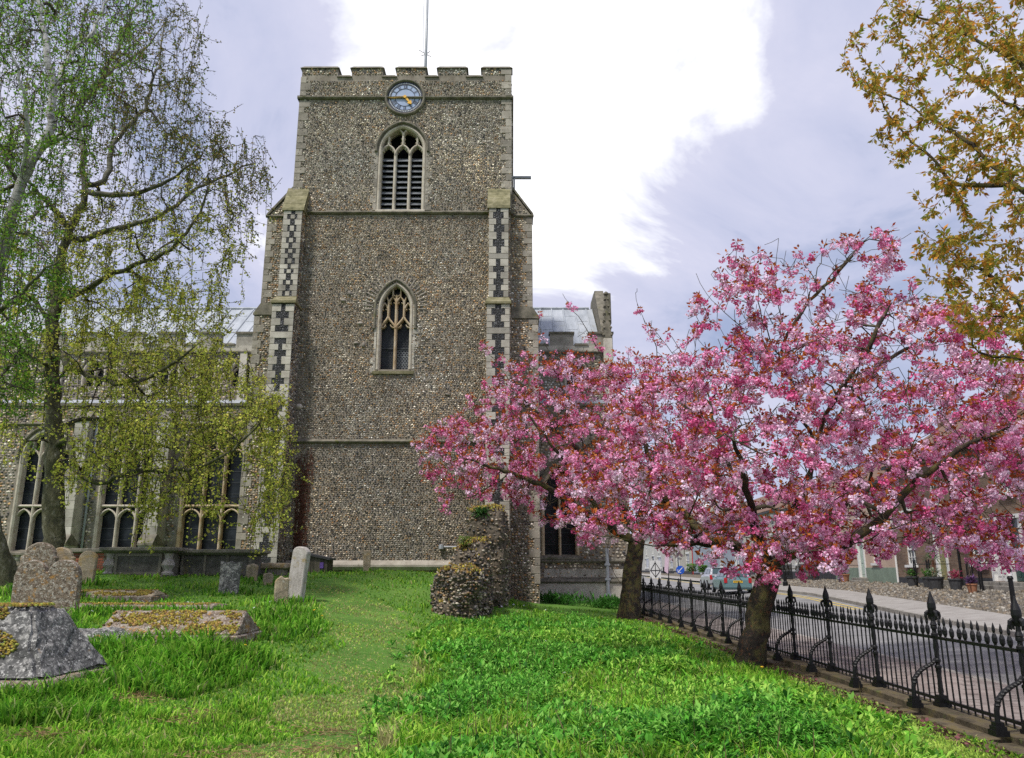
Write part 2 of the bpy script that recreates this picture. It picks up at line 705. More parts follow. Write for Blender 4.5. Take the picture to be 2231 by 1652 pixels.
xs = np.concatenate([[-1500, -600, -250, -120, -70, -45, -34], np.arange(-28, 4.6, .42), [4.7, 4.74, 6, 7.4, 9, 10.5, 12.5, 14.5, 17, 21, 26, 34, 50, 90, 200, 500, 1500]])
ys = np.concatenate([[-600, -100, -30, -10, -4], np.arange(0, 46, .42), [48, 52, 60, 75, 100, 140, 220, 400, 800, 2500]])
gx, gy = np.meshgrid(xs, ys, indexing='ij')
gzv = ground_z(gx, gy)
gzv = gzv + (np.sin(gx * 2.1 + gy * .7) * np.sin(gy * 1.7 - gx * .4)) * .02 * (gx < 4.4)
V_ = np.stack([gx, gy, gzv], -1).reshape(-1, 3)
ni, nj = gx.shape
ii, jj = np.meshgrid(np.arange(ni - 1), np.arange(nj - 1), indexing='ij')
q = np.stack([ii * nj + jj, (ii + 1) * nj + jj, (ii + 1) * nj + jj + 1, ii * nj + jj + 1], -1).reshape(-1, 4)
ground = fast('ground', V_, q, np.full(len(q), 4), M_TURF, smooth=True)
tag(ground, 'green churchyard lawn rising towards the church', kind='structure')

# ------------------------------------------------------------------ flints
PAL_MIX = np.array([(.40, .375, .33), (.32, .285, .23), (.24, .20, .15), (.16, .125, .09), (.075, .07, .07), (.035, .036, .042), (.55, .53, .49), (.26, .15, .07), (.34, .23, .12), (.19, .18, .175)])
WT_GREY = np.array([.17, .14, .11, .08, .13, .11, .17, .03, .03, .11])
WT_BROWN = np.array([.14, .16, .17, .12, .09, .06, .09, .07, .09, .08])
WT_GOLD = np.array([.12, .16, .13, .10, .06, .03, .10, .11, .17, .06])
WT_DARK = np.array([.11, .13, .16, .15, .14, .10, .06, .05, .04, .12])
PAL_BLACK = np.array([(.02, .021, .026), (.035, .037, .045), (.055, .058, .068), (.09, .092, .10), (.16, .16, .165), (.012, .012, .015)])
WT_BLACK = np.array([.26, .26, .2, .12, .05, .11])


def noise2(x, y, s, seed):
    """cheap smooth value noise"""
    g = np.random.default_rng(seed).random((64, 64))
    u, v = x * s, y * s
    i, j = np.floor(u).astype(int), np.floor(v).astype(int)
    fu, fv = u - i, v - j
    fu, fv = fu * fu * (3 - 2 * fu), fv * fv * (3 - 2 * fv)
    G_ = lambda a, b: g[a % 64, b % 64]
    return (G_(i, j) * (1 - fu) + G_(i + 1, j) * fu) * (1 - fv) + (G_(i, j + 1) * (1 - fu) + G_(i + 1, j + 1) * fu) * fv


def flints(name, C, U, V, N, su, sv, parent, pal=PAL_MIX, wt=None, relief=.03, k=6, fill=.95, mat=None, tone=None):
    """one joined mesh of many separate knobbly stones set in a wall at points C with axes U, V and outward normal N"""
    n = len(C)
    if n == 0:
        return None
    C, U, V, N = [np.broadcast_to(np.asarray(a, dtype=float), (n, 3)) for a in (C, U, V, N)]
    wt = np.asarray(WT_BROWN if wt is None else wt, dtype=float)
    if wt.ndim == 1:
        idx = RNG.choice(len(pal), n, p=wt / wt.sum())
    else:
        cum = np.cumsum(wt / wt.sum(1, keepdims=True), axis=1)
        idx = (RNG.random((n, 1)) > cum).sum(1).clip(0, len(pal) - 1)
    col = pal[idx] * RNG.uniform(.62, 1.6, (n, 1)) * (np.array([1.32, 1.25, 1.14]) if pal is PAL_MIX else 1.0)
    if pal is PAL_MIX:    # repairs and weathered areas differ in tone
        px, pz = C[:, 0] + C[:, 1], C[:, 2]
        pt_ = .55 * noise2(px, pz, .45, 41) + .3 * noise2(px, pz, 1.3, 42) + .15 * noise2(px * 3, pz * .4, 1.0, 43)
        col = col * (.62 + .8 * pt_[:, None])
        warm = noise2(px, pz, .6, 44)[:, None]
        col = col * (1 + (warm - .5) * np.array([.22, .05, -.2]))
    if tone is not None:
        col = col * tone[:, None]
    an = (np.arange(k)[None] + RNG.uniform(-.3, .3, (n, k))) * 2 * math.pi / k + RNG.uniform(0, 6.28, (n, 1))
    big = RNG.uniform(.72, 1.12, (n, 1))
    ru = .5 * su * fill * big * RNG.uniform(.8, 1.2, (n, k))
    rv = .5 * sv * fill * big * RNG.uniform(.8, 1.2, (n, k))
    d = relief * RNG.uniform(.45, 1.3, (n, 1))
    tilt = RNG.uniform(-.35, .35, (n, 2))
    rings = []
    for s, dd in ((1.0, -.2), (.62, 1.0)):
        u = np.cos(an) * ru * s
        v = np.sin(an) * rv * s
        h = d * dd + (tilt[:, :1] * u + tilt[:, 1:] * v) * (1 if dd > 0 else 0)
        rings.append(C[:, None] + U[:, None] * u[..., None] + V[:, None] * v[..., None] + N[:, None] * h[..., None])
    vt = np.concatenate(rings, 1)
    base = (np.arange(n) * 2 * k)[:, None]
    a = np.arange(k)[None]
    b = (np.arange(k)[None] + 1) % k
    quads = np.stack([base + a, base + b, base + k + b, base + k + a], -1).reshape(n, -1)
    cap = base + k + a
    loops = np.concatenate([quads, cap], 1).ravel()
    tot = np.tile(np.concatenate([np.full(k, 4), [k]]), n)
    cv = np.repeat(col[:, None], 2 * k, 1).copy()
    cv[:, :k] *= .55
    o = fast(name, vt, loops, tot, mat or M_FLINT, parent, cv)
    o['kind'] = 'stuff'
    return o


def flint_field(name, O, U, V, w, h, N, parent, su=.15, sv=.105, mask=None, wtfn=None, tonefn=None, **kw):
    O, U, V, N = [np.asarray(a, dtype=float) for a in (O, U, V, N)]
    nu, nv = max(1, int(round(w / su))), max(1, int(round(h / sv)))
    i, j = np.meshgrid(np.arange(nu), np.arange(nv), indexing='ij')
    off = RNG.uniform(-.5, .5, nv)
    u = (i + .5 + off[None] * .8 + RNG.uniform(-.25, .25, i.shape)) * (w / nu)
    wob = np.sin(u * 1.3 + j * .15) * .25
    v = (j + .5 + wob + RNG.uniform(-.18, .18, i.shape)) * (h / nv)
    u, v = u.ravel(), v.ravel()
    keep = (u > su * .3) & (u < w - su * .3) & (v > 0) & (v < h)
    if mask is not None:
        keep &= mask(u, v)
    u, v = u[keep], v[keep]
    C = O + U * u[:, None] + V * v[:, None]
    return flints(name, C, U, V, N, su, sv, parent, wt=wtfn(u, v) if wtfn else kw.pop('wt', None), tone=tonefn(u, v) if tonefn else None, **kw)


EX, EY, EZ = np.eye(3)

# ------------------------------------------------------------------ church tower
TY = 33.0
XL, XR = -10.1, -0.05


def ZT(vy, Y=TY):
    return P(880, vy, Y).z


z_mer, z_cren, z_s1, z_s2, z_s3 = ZT(150), ZT(164), ZT(214), ZT(464), ZT(962)
TB = TY + 10.0     # back of the tower
tower = empty('church_tower', (-5.07, TY + 5, .8), 'square flint church tower with clock, battlements and chequered corner buttresses', 'church tower')

bel_xc, bel_half = -5.14, 1.02
bel_z0, bel_zs, bel_top = ZT(459), ZT(326), ZT(276)
bel = opening(bel_xc, bel_half, bel_z0, bel_zs, bel_top - bel_zs)
win_xc, win_half = -5.18, .70
win_z0, win_zs, win_top = ZT(805), ZT(672), ZT(619)
win = opening(win_xc, win_half, win_z0, win_zs, win_top - win_zs)
front = wall_holes('front_wall', M_MORTAR, tower, [(XL, -.3), (XR, -.3), (XR, z_cren - .12), (XL, z_cren - .12)], [bel, win], TY, .75)
sw = MB()
sw.poly([(XL, TY, -.3), (XL, TB, -.3), (XL, TB, z_cren - .12), (XL, TY, z_cren - .12)][::-1])
sw.poly([(XR, TY, -.3), (XR, TB, -.3), (XR, TB, z_cren - .12), (XR, TY, z_cren - .12)])
sw.poly([(XL, TB, -.3), (XR, TB, -.3), (XR, TB, z_cren - .12), (XL, TB, z_cren - .12)][::-1])
sw.poly([(XL, TY, z_s1), (XR, TY, z_s1), (XR, TB, z_s1), (XL, TB, z_s1)])
sw.build('side_walls', M_MORTAR, tower)

clk = P(883, 214, TY)
CR = .90


def tower_mask(u, v):
    x = u + XL
    z = v - .0
    k = np.ones(u.shape, dtype=bool)
    for lp, g in ((bel, .16), (win, .14)):
        xc = sum(p[0] for p in lp[:2]) / 2
        big = [(xc + (px - xc) * (1 + 2.0 * g / 2), pz + (g if pz > lp[0][1] + .5 else -g)) for px, pz in lp]
        k &= ~inside(big, x, z)
    k &= (x - clk.x) ** 2 + (z - clk.z) ** 2 > (CR + .03) ** 2
    for zs, h in ((z_s1, .12), (z_s2, .13), (z_s3, .13)):
        k &= np.abs(z - zs) > h
    return k


def tower_wt(u, v):
    z = v
    t = np.clip((z - z_s2) / 2.0, 0, 1)[:, None]
    lo = np.clip((z_s3 - z) / .6, 0, 1)[:, None]
    w = WT_BROWN[None] * (1 - t) + WT_GREY[None] * t
    w = w * (1 - lo) + WT_DARK[None] * lo
    par = (z > z_s1)[:, None]
    return np.where(par, WT_BROWN[None], w)


def tower_tone(u, v):
    """damp runs below the string courses, sills and merlons, algae near the ground"""
    t = np.ones(u.shape)
    run = noise2(u, u * 0, 2.3, 51) * .6 + noise2(u, u * 0, 7.0, 52) * .4
    for zs, L in ((z_s1, 1.6), (z_s2, 1.8), (z_s3, 2.6), (win_z0, 2.2), (z_cren, 1.0)):
        d = zs - v
        near = (d > 0) & (d < L * (.3 + run))
        if zs == win_z0:
            near &= np.abs(u + XL - win_xc) < .95
        t = np.where(near, t * (1 - .5 * run * (1 - d / (L * 1.3)).clip(0, 1)), t)
    foot = np.clip((3.2 - v) / 2.0, 0, 1) * noise2(u, v, .8, 53)
    t = t * (1 - .45 * foot)
    pale = noise2(u, v * 1.5, .33, 54)
    return t * np.where(pale > .7, 1.25, 1.0)


flint_field('flints', (XL, TY, 0), EX, EZ, XR - XL, z_cren - .3, -EY, tower, .11, .08, tower_mask, tower_wt, tower_tone, relief=.033, k=4)
flint_field('flints', (XR, TY, 0), EY, EZ, 10, z_cren - .3, EX, tower, .34, .26, None, None, wt=WT_GREY, k=5)
flint_field('flints', (XL, TB, 0), -EY, EZ, 10, z_cren - .3, -EX, tower, .34, .26, None, None, wt=WT_GREY, k=5)


def string(name, parent, x0, x1, z, y, mat=M_STRING, h=.16, d=.14):
    """moulded string course: sloped top, drip below"""
    prof = [(y + .02, z - h * .5), (y - d * .55, z - h * .5), (y - d, z - h * .15), (y - d, z + h * .05), (y - d * .2, z + h * .5), (y + .02, z + h * .5)]
    mb = MB()
    mb.hexa([(x0, a, b) for a, b in prof], [(x1, a, b) for a, b in prof])
    return mb.build(name, mat, parent)


string('string_course', tower, XL - .1, XR + .1, z_s1, TY)
string('string_course', tower, XL, XR, z_s2, TY)
string('string_course', tower, XL, XR, z_s3, TY)
string('plinth_band', tower, XL + .8, -1.0, ZT(1232), TY, M_QUOIN, h=.4, d=.22)
for s, x in ((-1, XL), (1, XR)):
    mb = MB()
    for z in (z_s1, z_s2):
        mb.box(min(x, x + s * .12), max(x, x + s * .12), TY - .1, TB, z - .08, z + .08)
    mb.build('string_course', M_STRING, tower)

# battlements
mer_x = [(662.7, 737), (767, 834.6), (864.7, 927.8), (955, 1016.6), (1051, 1113.5)]
mx = [(P(a, 150, TY).x, P(b, 150, TY).x) for a, b in mer_x]
mx[0] = (XL, mx[0][1])
mx[-1] = (mx[-1][0], XR)


def merlon_coping(mb, x0, x1, y0, y1, z):
    mb.hexa([(x0 - .08, y0 - .08, z), (x1 + .08, y0 - .08, z), (x1 + .08, y1 + .08, z), (x0 - .08, y1 + .08, z)],
            [(x0 + .06, y0 + .1, z + .2), (x1 - .06, y0 + .1, z + .2), (x1 - .06, y1 - .1, z + .2), (x0 + .06, y1 - .1, z + .2)])


for i, (a, b) in enumerate(mx):
    me_ = box('merlon', M_MORTAR, tower, a, b, TY + .003, TY + .45, z_cren - .12, z_mer)
    mb = MB()
    merlon_coping(mb, a, b, TY, TY + .45, z_mer)
    mb.build('coping', M_STRING, me_)
    flint_field('flints', (a, TY, z_cren), EX, EZ, b - a, z_mer - z_cren, -EY, me_, .135, .10, None, None, wt=WT_BROWN)
    if i < 4:
        mb = MB()
        merlon_coping(mb, b + .04, mx[i + 1][0] - .04, TY, TY + .45, z_cren - .12)
        mb.build('crenel_coping', M_STRING, tower)
wd = TB - TY
for s, x0, x1 in ((-1, XL, XL + .45), (1, XR - .45, XR)):
    for i in range(5):
        y0 = TY + .45 + i * 2.0
        if i == 0:
            continue
        me_ = box('merlon', M_MORTAR, tower, x0, x1, y0, y0 + 1.3, z_cren - .12, z_mer)
        mb = MB()
        merlon_coping(mb, x0, x1, y0, y0 + 1.3, z_mer)
        mb.build('coping', M_STRING, me_)
for a, b in mx:
    me_ = box('merlon', M_MORTAR, tower, a, b, TB - .45, TB, z_cren - .12, z_mer)
    mb = MB()
    merlon_coping(mb, a, b, TB - .45, TB, z_mer)
    mb.build('coping', M_STRING, me_)


# quoins of the upper stage
def quoins(parent, xc, side, y, z0, z1, hb=.36, lo=.26, hi=.46, proud=.03, thick=.3):
    """corner stones; side +1: the wall runs to +x from the corner xc"""
    z = z0
    k = 0
    while z < z1 - .15:
        h = hb * random.uniform(.82, 1.18)
        h = min(h, z1 - z)
        w = (hi if k % 2 else lo) * random.uniform(.88, 1.12)
        a, b = (xc - proud * side, xc + w * side)
        block('quoin', M_QUOIN, parent, min(a, b), max(a, b), y - proud - .008, y + thick, z + .008, z + h - .008)
        z += h
        k += 1


quoins(tower, XL, 1, TY, z_s2 + .9, z_s1 - .1)
quoins(tower, XR, -1, TY, z_s2 + .9, z_s1 - .1)
quoins(tower, XL, 1, TY, z_s1 + .1, z_cren - .1)
quoins(tower, XR, -1, TY, z_s1 + .1, z_mer - .02)


# ---------------------------------------------------------- buttresses on the front
M_KNAP = mottled('dark_flint_bedding', [(.3, (.018, .018, .02)), (.6, (.06, .058, .056))], 12, bstr=.4)


def flushwork(parent, x0, x1, y, z0, z1, chequer=False, seed=0):
    """pale corner blocks round a panel of knapped black flint"""
    rnd = random.Random(seed)
    w = x1 - x0
    z = z0
    k = 0
    while z < z1 - .12:
        h = min((.30 if not chequer else .26) * rnd.uniform(.85, 1.2), z1 - z)
        if not chequer and k % 9 == 6:
            block('ashlar_block', M_ASHLAR, parent, x0, x1, y - .03, y + .3, z + .008, z + h - .008)
        else:
            wl = w * (rnd.uniform(.36, .42) if k % 2 else rnd.uniform(.2, .26))
            wr = w * (rnd.uniform(.34, .42) if k % 2 else rnd.uniform(.2, .27))
            block('ashlar_block', M_ASHLAR, parent, x0, x0 + wl, y - .03, y + .3, z + .008, z + h - .008)
            block('ashlar_block', M_ASHLAR, parent, x1 - wr, x1, y - .03, y + .3, z + .008, z + h - .008)
            if chequer and k % 2 == 0:
                c = (x0 + x1) / 2
                block('ashlar_block', M_ASHLAR, parent, c - w * .11, c + w * .11, y - .028, y + .2, z + .03, z + h - .03)
        z += h
        k += 1
    MB().poly([(x0 + .03, y - .006, z0), (x1 - .03, y - .006, z0), (x1 - .03, y - .006, z1), (x0 + .03, y - .006, z1)]).build('flint_panel', M_KNAP, parent)
    flint_field('knapped_flints', (x0 + .12, y - .006, z0), EX, EZ, w - .24, z1 - z0, -EY, parent, .085, .075, None, None, pal=PAL_BLACK, wt=WT_BLACK, relief=.012, k=5, fill=1.05)


def front_buttress(x0, x1, vtop, vmid, d1, d2, chequer, seed):
    zt, zm = ZT(vtop, TY - d1), ZT(vmid, TY - d2)
    y1, y2 = TY - d1, TY - d2
    b = empty_part('buttress', tower)
    MB().box(x0, x1, y1, TY + .05, zm, zt).build('upper_stage', M_MORTAR, b)
    x0b, x1b = x0 - .06, x1 + .06
    MB().box(x0b, x1b, y2, TY + .05, -.3, zm).build('lower_stage', M_MORTAR, b)
    # sloping weathering stones above each stage
    ztop = ZT(410, TY)
    n = 5
    for i in range(n):
        f0, f1 = i / n, (i + 1) / n
        ya, yb = y1 - .08 + (TY - y1 + .08) * f0, y1 - .08 + (TY - y1 + .08) * f1
        za, zb = zt + (ztop - zt) * f0, zt + (ztop - zt) * f1
        MB().hexa([(x0 - .08, ya, za - .1), (x1 + .08, ya, za - .1), (x1 + .08, TY + .03, za - .1), (x0 - .08, TY + .03, za - .1)],
                  [(x0 - .08, ya + .02, za + .03), (x1 + .08, ya + .02, za + .03), (x1 + .08, yb + .012, zb), (x0 - .08, yb + .012, zb)]).build('weathering_stone', M_MOSSCAP, b)
    mb = MB()
    mb.hexa([(x0b - .07, y2 - .1, zm - .06), (x1b + .07, y2 - .1, zm - .06), (x1b + .07, TY + .02, zm - .06), (x0b - .07, TY + .02, zm - .06)],
            [(x0b - .07, y2 - .1, zm + .04), (x1b + .07, y2 - .1, zm + .04), (x1b + .07, TY + .02, zm + .04), (x0b - .07, TY + .02, zm + .04)])
    mb.hexa([(x0b - .07, y2 - .1, zm + .04), (x1b + .07, y2 - .1, zm + .04), (x1b + .07, y1, zm + .04), (x0b - .07, y1, zm + .04)],
            [(x0 - .02, y1 - .06, zm + .38), (x1 + .02, y1 - .06, zm + .38), (x1 + .02, y1, zm + .38), (x0 - .02, y1, zm + .38)])
    mb.build('weathering_ledge', M_MOSSCAP, b)
    flushwork(b, x0, x1, y1, zm + .4, zt - .1, chequer, seed)
    flushwork(b, x0b, x1b, y2, 1.2, zm - .07, False, seed + 1)
    for s, x, xb in ((1, x1, x1b), (-1, x0, x0b)):
        flint_field('flints', (x, y1 if s > 0 else TY, zm + .1), EY * s, EZ, d1, zt - zm, EX * s, b, .13, .1, None, None, wt=WT_BROWN, k=5)
        flint_field('flints', (xb, y2 if s > 0 else TY, 0), EY * s, EZ, d2, zm - .1, EX * s, b, .13, .1, None, None, wt=WT_DARK, k=5)
    return b


def empty_part(name, parent):
    o = bpy.data.objects.new(name, None)
    o.empty_display_size = .2
    COL.objects.link(o)
    o.parent = parent
    o.matrix_parent_inverse = WORLD_INV.get(parent.name, Matrix.Identity(4))
    return o


front_buttress(-10.28, -9.45, 455, 658, .6, 1.02, True, 11)
front_buttress(-1.03, -.16, 450, 660, .6, 1.02, False, 12)


# ---------------------------------------------------------- buttresses on the sides
def side_buttress(s, xw, xu, xl, vslope, vmid):
    y0, y1 = TY + .18, TY + 1.05
    zt, zm, ztop = ZT(vslope), ZT(vmid), ZT(408)
    b = empty_part('side_buttress', tower)
    X = lambda a: sorted(a)
    lo, hi = X((xw, xu))
    MB().box(lo, hi, y0, y1, zm, zt).build('upper_stage', M_MORTAR, b)
    lo2, hi2 = X((xw, xl))
    MB().box(lo2, hi2, y0 - .03, y1 + .03, -.3, zm).build('lower_stage', M_MORTAR, b)
    # raking gable with stone coping
    MB().prism_y([(xw, zt), (xu, zt), (xw, ztop)] if s > 0 else [(xu, zt), (xw, zt), (xw, ztop)], y0, y1).build('raking_wall', M_MORTAR, b)
    n = 4
    for i in range(n):
        f0, f1 = i / n, (i + 1) / n
        xa, xb = xu + (xw - xu) * f0 + s * .08, xu + (xw - xu) * f1 + s * .08
        za, zb = zt + (ztop - zt) * f0, zt + (ztop - zt) * f1
        pts = [(xa, za - .04), (xb, zb - .04), (xb, zb + .1), (xa, za + .1)]
        MB().prism_y(pts if s < 0 else pts[::-1], y0 - .07, y1 + .07).build('raking_coping', M_STRING, b)
    string('string_course', b, lo - (.1 if s < 0 else 0), hi + (.1 if s > 0 else 0), zt, y0, h=.13, d=.1)
    mb = MB()
    pts = [(xl + s * .08, zm - .05), (xl + s * .08, zm + .03), (xu, zm + .5), (xw, zm + .5), (xw, zm - .05)]
    mb.prism_y(pts if s > 0 else pts[::-1], y0 - .1, y1 + .1)
    mb.build('weathering_ledge', M_STRING, b)
    o = (lo, y0, zm + .5)
    flint_field('flints', o, EX, EZ, hi - lo, zt - zm - .5, -EY, b, .13, .1, None, None, wt=WT_GOLD, relief=.03)
    flint_field('flints', (lo2, y0 - .03, 0), EX, EZ, hi2 - lo2, zm - .1, -EY, b, .13, .1, None, None, wt=WT_GOLD, relief=.03)
    flint_field('flints', (lo, y0, zt), EX, EZ, hi - lo, ztop - zt, -EY, b, .13, .1,
                lambda u, v: (v / (ztop - zt) < ((u if s < 0 else (hi - lo) - u) / (hi - lo)) - .08), None, wt=WT_GREY)
    quoins(b, xu, -s, y0, zm + .5, zt - .07, hb=.34, lo=.22, hi=.4)
    quoins(b, xl, -s, y0 - .03, 1.0, zm - .07, hb=.36, lo=.22, hi=.4)


side_buttress(-1, XL, P(585, 470, TY + .18).x, P(557, 680, TY + .18).x, 468, 682)
side_buttress(1, XR, P(1158, 470, TY + .18).x, P(1171, 690, TY + .18).x, 467, 690)
for s, x in ((1, XR), (-1, XL)):    # the far pair
    box('side_buttress', M_MORTAR, tower, min(x, x + s * 1.0), max(x, x + s * 1.0), TB - 1.2, TB - .3, -.3, ZT(430))

# ---------------------------------------------------------- belfry window
bw = empty_part('belfry_window', tower)
MB().poly([(bel_xc - 1.2, TY + .7, bel_z0 - .1), (bel_xc + 1.2, TY + .7, bel_z0 - .1), (bel_xc + 1.2, TY + .7, bel_top + .1), (bel_xc - 1.2, TY + .7, bel_top + .1)]).build('dark_opening', M_DARK, bw)
ar = arch(bel_xc, bel_half + .02, bel_zs, bel_top - bel_zs + .02, 14)
MB().bar_xz([(bel_xc - bel_half - .02, bel_z0)] + ar + [(bel_xc + bel_half + .02, bel_z0)], .17, TY - .03, TY + .5).build('jamb_moulding', M_WINSTONE, bw)
ar = arch(bel_xc, bel_half + .18, bel_zs, bel_top - bel_zs + .2, 14)
MB().bar_xz([(ar[0][0] - .08, ar[0][1] - .1), (ar[0][0], ar[0][1] - .1)] + ar + [(ar[-1][0], ar[-1][1] - .1), (ar[-1][0] + .08, ar[-1][1] - .1)], .13, TY - .12, TY + .1).build('hood_mould', M_STRING, bw)
MB().box(bel_xc - bel_half - .12, bel_xc + bel_half + .12, TY - .07, TY + .5, bel_z0 - .1, bel_z0 + .03).build('sill', M_WINSTONE, bw, bevel=.02)
lw = 2 * bel_half / 3
z_spr = ZT(335)
for i in (1, 2):
    x = bel_xc - bel_half + lw * i
    MB().bar_xz([(x, bel_z0), (x, z_spr)], .13, TY + .12, TY + .45).build('mullion', M_WINSTONE, bw)
for i in range(3):
    xc = bel_xc - bel_half + lw * (i + .5)
    a_ = arch(xc, lw / 2, z_spr, .52, 7)
    mb = MB().bar_xz(a_, .10, TY + .1, TY + .42)
    for f in (3, 5, 9, 11):    # cusps
        p_, q_ = a_[f], (xc, z_spr + .12)
        mb.bar_xz([p_, (p_[0] * .68 + q_[0] * .32, p_[1] * .68 + q_[1] * .32)], .06, TY + .16, TY + .3)
    mb.build('light_head', M_WINSTONE, bw)
    nl = 10
    for j in range(nl):
        z = bel_z0 + .12 + (z_spr - .1 - bel_z0) * j / nl
        o = MB().hexa([(-lw / 2 + .06, 0, 0), (lw / 2 - .06, 0, 0), (lw / 2 - .06, .28, .26), (-lw / 2 + .06, .28, .26)],
                      [(-lw / 2 + .06, 0, .045), (lw / 2 - .06, 0, .045), (lw / 2 - .06, .28, .305), (-lw / 2 + .06, .28, .305)])
        o = o.build('louvre', M_LOUVRE, bw)
        o.location = (xc, TY + .26, z)
        o.rotation_euler = (0, random.uniform(-.012, .012), 0)
tr = MB()
zl = z_spr + .5
topz = bel_top
for i in range(3):
    xc = bel_xc - bel_half + lw * (i + .5)
    h_ = {0: .62, 1: .55, 2: .62}[i]
    tr.bar_xz([(xc, zl), (xc, zl + h_)], .10, TY + .1, TY + .42)
for s in (-1, 1):
    c0 = bel_xc
    tr.bar_xz([(c0, zl + .5), (c0 + s * .04, zl + .68), (c0 + s * .2, zl + .86), (c0 + s * .38, zl + 1.02)], .08, TY + .1, TY + .42)
    for zz in (.14, .36):
        for cxx in (c0, c0 + lw, c0 - lw):
            tr.bar_xz([(cxx, zl + zz), (cxx + s * .1, zl + zz + .03)], .05, TY + .18, TY + .32)
tr.build('tracery', M_WINSTONE, bw)
z_ = bel_z0
k_ = 0
while z_ < bel_zs + .1:    # jamb stones
    h_ = random.uniform(.32, .42)
    for s in (-1, 1):
        w_ = (.3 if (k_ + (s > 0)) % 2 else .16)
        a_ = bel_xc + s * (bel_half + .1)
        block('jamb_stone', M_QUOIN, bw, min(a_, a_ + s * w_), max(a_, a_ + s * w_), TY - .022, TY + .2, z_ + .006, z_ + h_ - .006)
    z_ += h_
    k_ += 1

# ---------------------------------------------------------- lower traceried window
lwn = empty_part('tower_window', tower)
MB().poly([(win_xc - .8, TY + .5, win_z0 - .1), (win_xc + .8, TY + .5, win_z0 - .1), (win_xc + .8, TY + .5, win_top + .1), (win_xc - .8, TY + .5, win_top + .1)]).build('pane', M_GLASS, lwn)
ar = arch(win_xc, win_half + .02, win_zs, win_top - win_zs + .02, 12)
MB().bar_xz([(win_xc - win_half - .02, win_z0)] + ar + [(win_xc + win_half + .02, win_z0)], .16, TY - .03, TY + .42).build('jamb_moulding', M_WINSTONE, lwn)
ar = arch(win_xc, win_half + .2, win_zs, win_top - win_zs + .2, 12)
MB().bar_xz([(ar[0][0] - .08, ZT(716)), (ar[0][0], ZT(716))] + ar + [(ar[-1][0], ZT(716)), (ar[-1][0] + .08, ZT(716))], .13, TY - .1, TY + .1).build('hood_mould', M_STRING, lwn)
MB().hexa([(win_xc - win_half - .2, TY - .1, win_z0 - .22), (win_xc + win_half + .2, TY - .1, win_z0 - .22), (win_xc + win_half + .2, TY + .42, win_z0 - .22), (win_xc - win_half - .2, TY + .42, win_z0 - .22)],
          [(win_xc - win_half - .2, TY - .1, win_z0 - .1), (win_xc + win_half + .2, TY - .1, win_z0 - .1), (win_xc + win_half + .2, TY + .42, win_z0 + .06), (win_xc - win_half - .2, TY + .42, win_z0 + .06)]).build('sill', M_MOSSCAP, lwn)
ztr = ZT(714)
MB().bar_xz([(win_xc, win_z0), (win_xc, ZT(640))], .11, TY + .16, TY + .46).build('mullion', M_OCHRE, lwn)
tr = MB()
for s in (-1, 1):
    xc = win_xc + s * win_half / 2
    tr.bar_xz([(win_xc, ztr), (win_xc + s * .06, ztr + .16), (xc - s * .08, ztr + .42), (xc, ztr + .56), (xc, ztr + 1.3)], .09, TY + .16, TY + .46)
    tr.bar_xz([(win_xc + s * win_half, ztr), (win_xc + s * (win_half - .06), ztr + .16), (xc + s * .08, ztr + .42), (xc, ztr + .56)], .09, TY + .16, TY + .46)
    for e in (-1, 1):
        tr.bar_xz([(xc + e * .33, ztr + .04), (xc + e * .16, ztr + .1), (xc + e * .1, ztr + .2)], .05, TY + .2, TY + .4)
    # upper lights
    for cx_, hw, zb in ((win_xc + s * win_half * .25, .16, ztr + 1.25), (win_xc + s * win_half * .75, .14, ztr + .95)):
        tr.bar_xz([(cx_ - hw, zb), (cx_ - hw * .7, zb + .12), (cx_, zb + .26), (cx_ + hw * .7, zb + .12), (cx_ + hw, zb)], .07, TY + .17, TY + .46)
        tr.bar_xz([(cx_ - hw * .9, zb - .06), (cx_ - hw * .3, zb - .02)], .04, TY + .2, TY + .4)
        tr.bar_xz([(cx_ + hw * .9, zb - .06), (cx_ + hw * .3, zb - .02)], .04, TY + .2, TY + .4)
    tr.bar_xz([(win_xc + s * win_half * .25, ztr + 1.5), (win_xc + s * win_half * .25, ztr + 1.85)], .06, TY + .17, TY + .46)
    tr.bar_xz([(win_xc + s * win_half * .5, ztr + 1.25), (win_xc + s * win_half * .62, ztr + 1.5)], .06, TY + .17, TY + .46)
tr.bar_xz([(win_xc - .2, ztr + 1.62), (win_xc, ztr + 1.5), (win_xc + .2, ztr + 1.62)], .06, TY + .17, TY + .46)
tr.build('tracery', M_OCHRE, lwn)


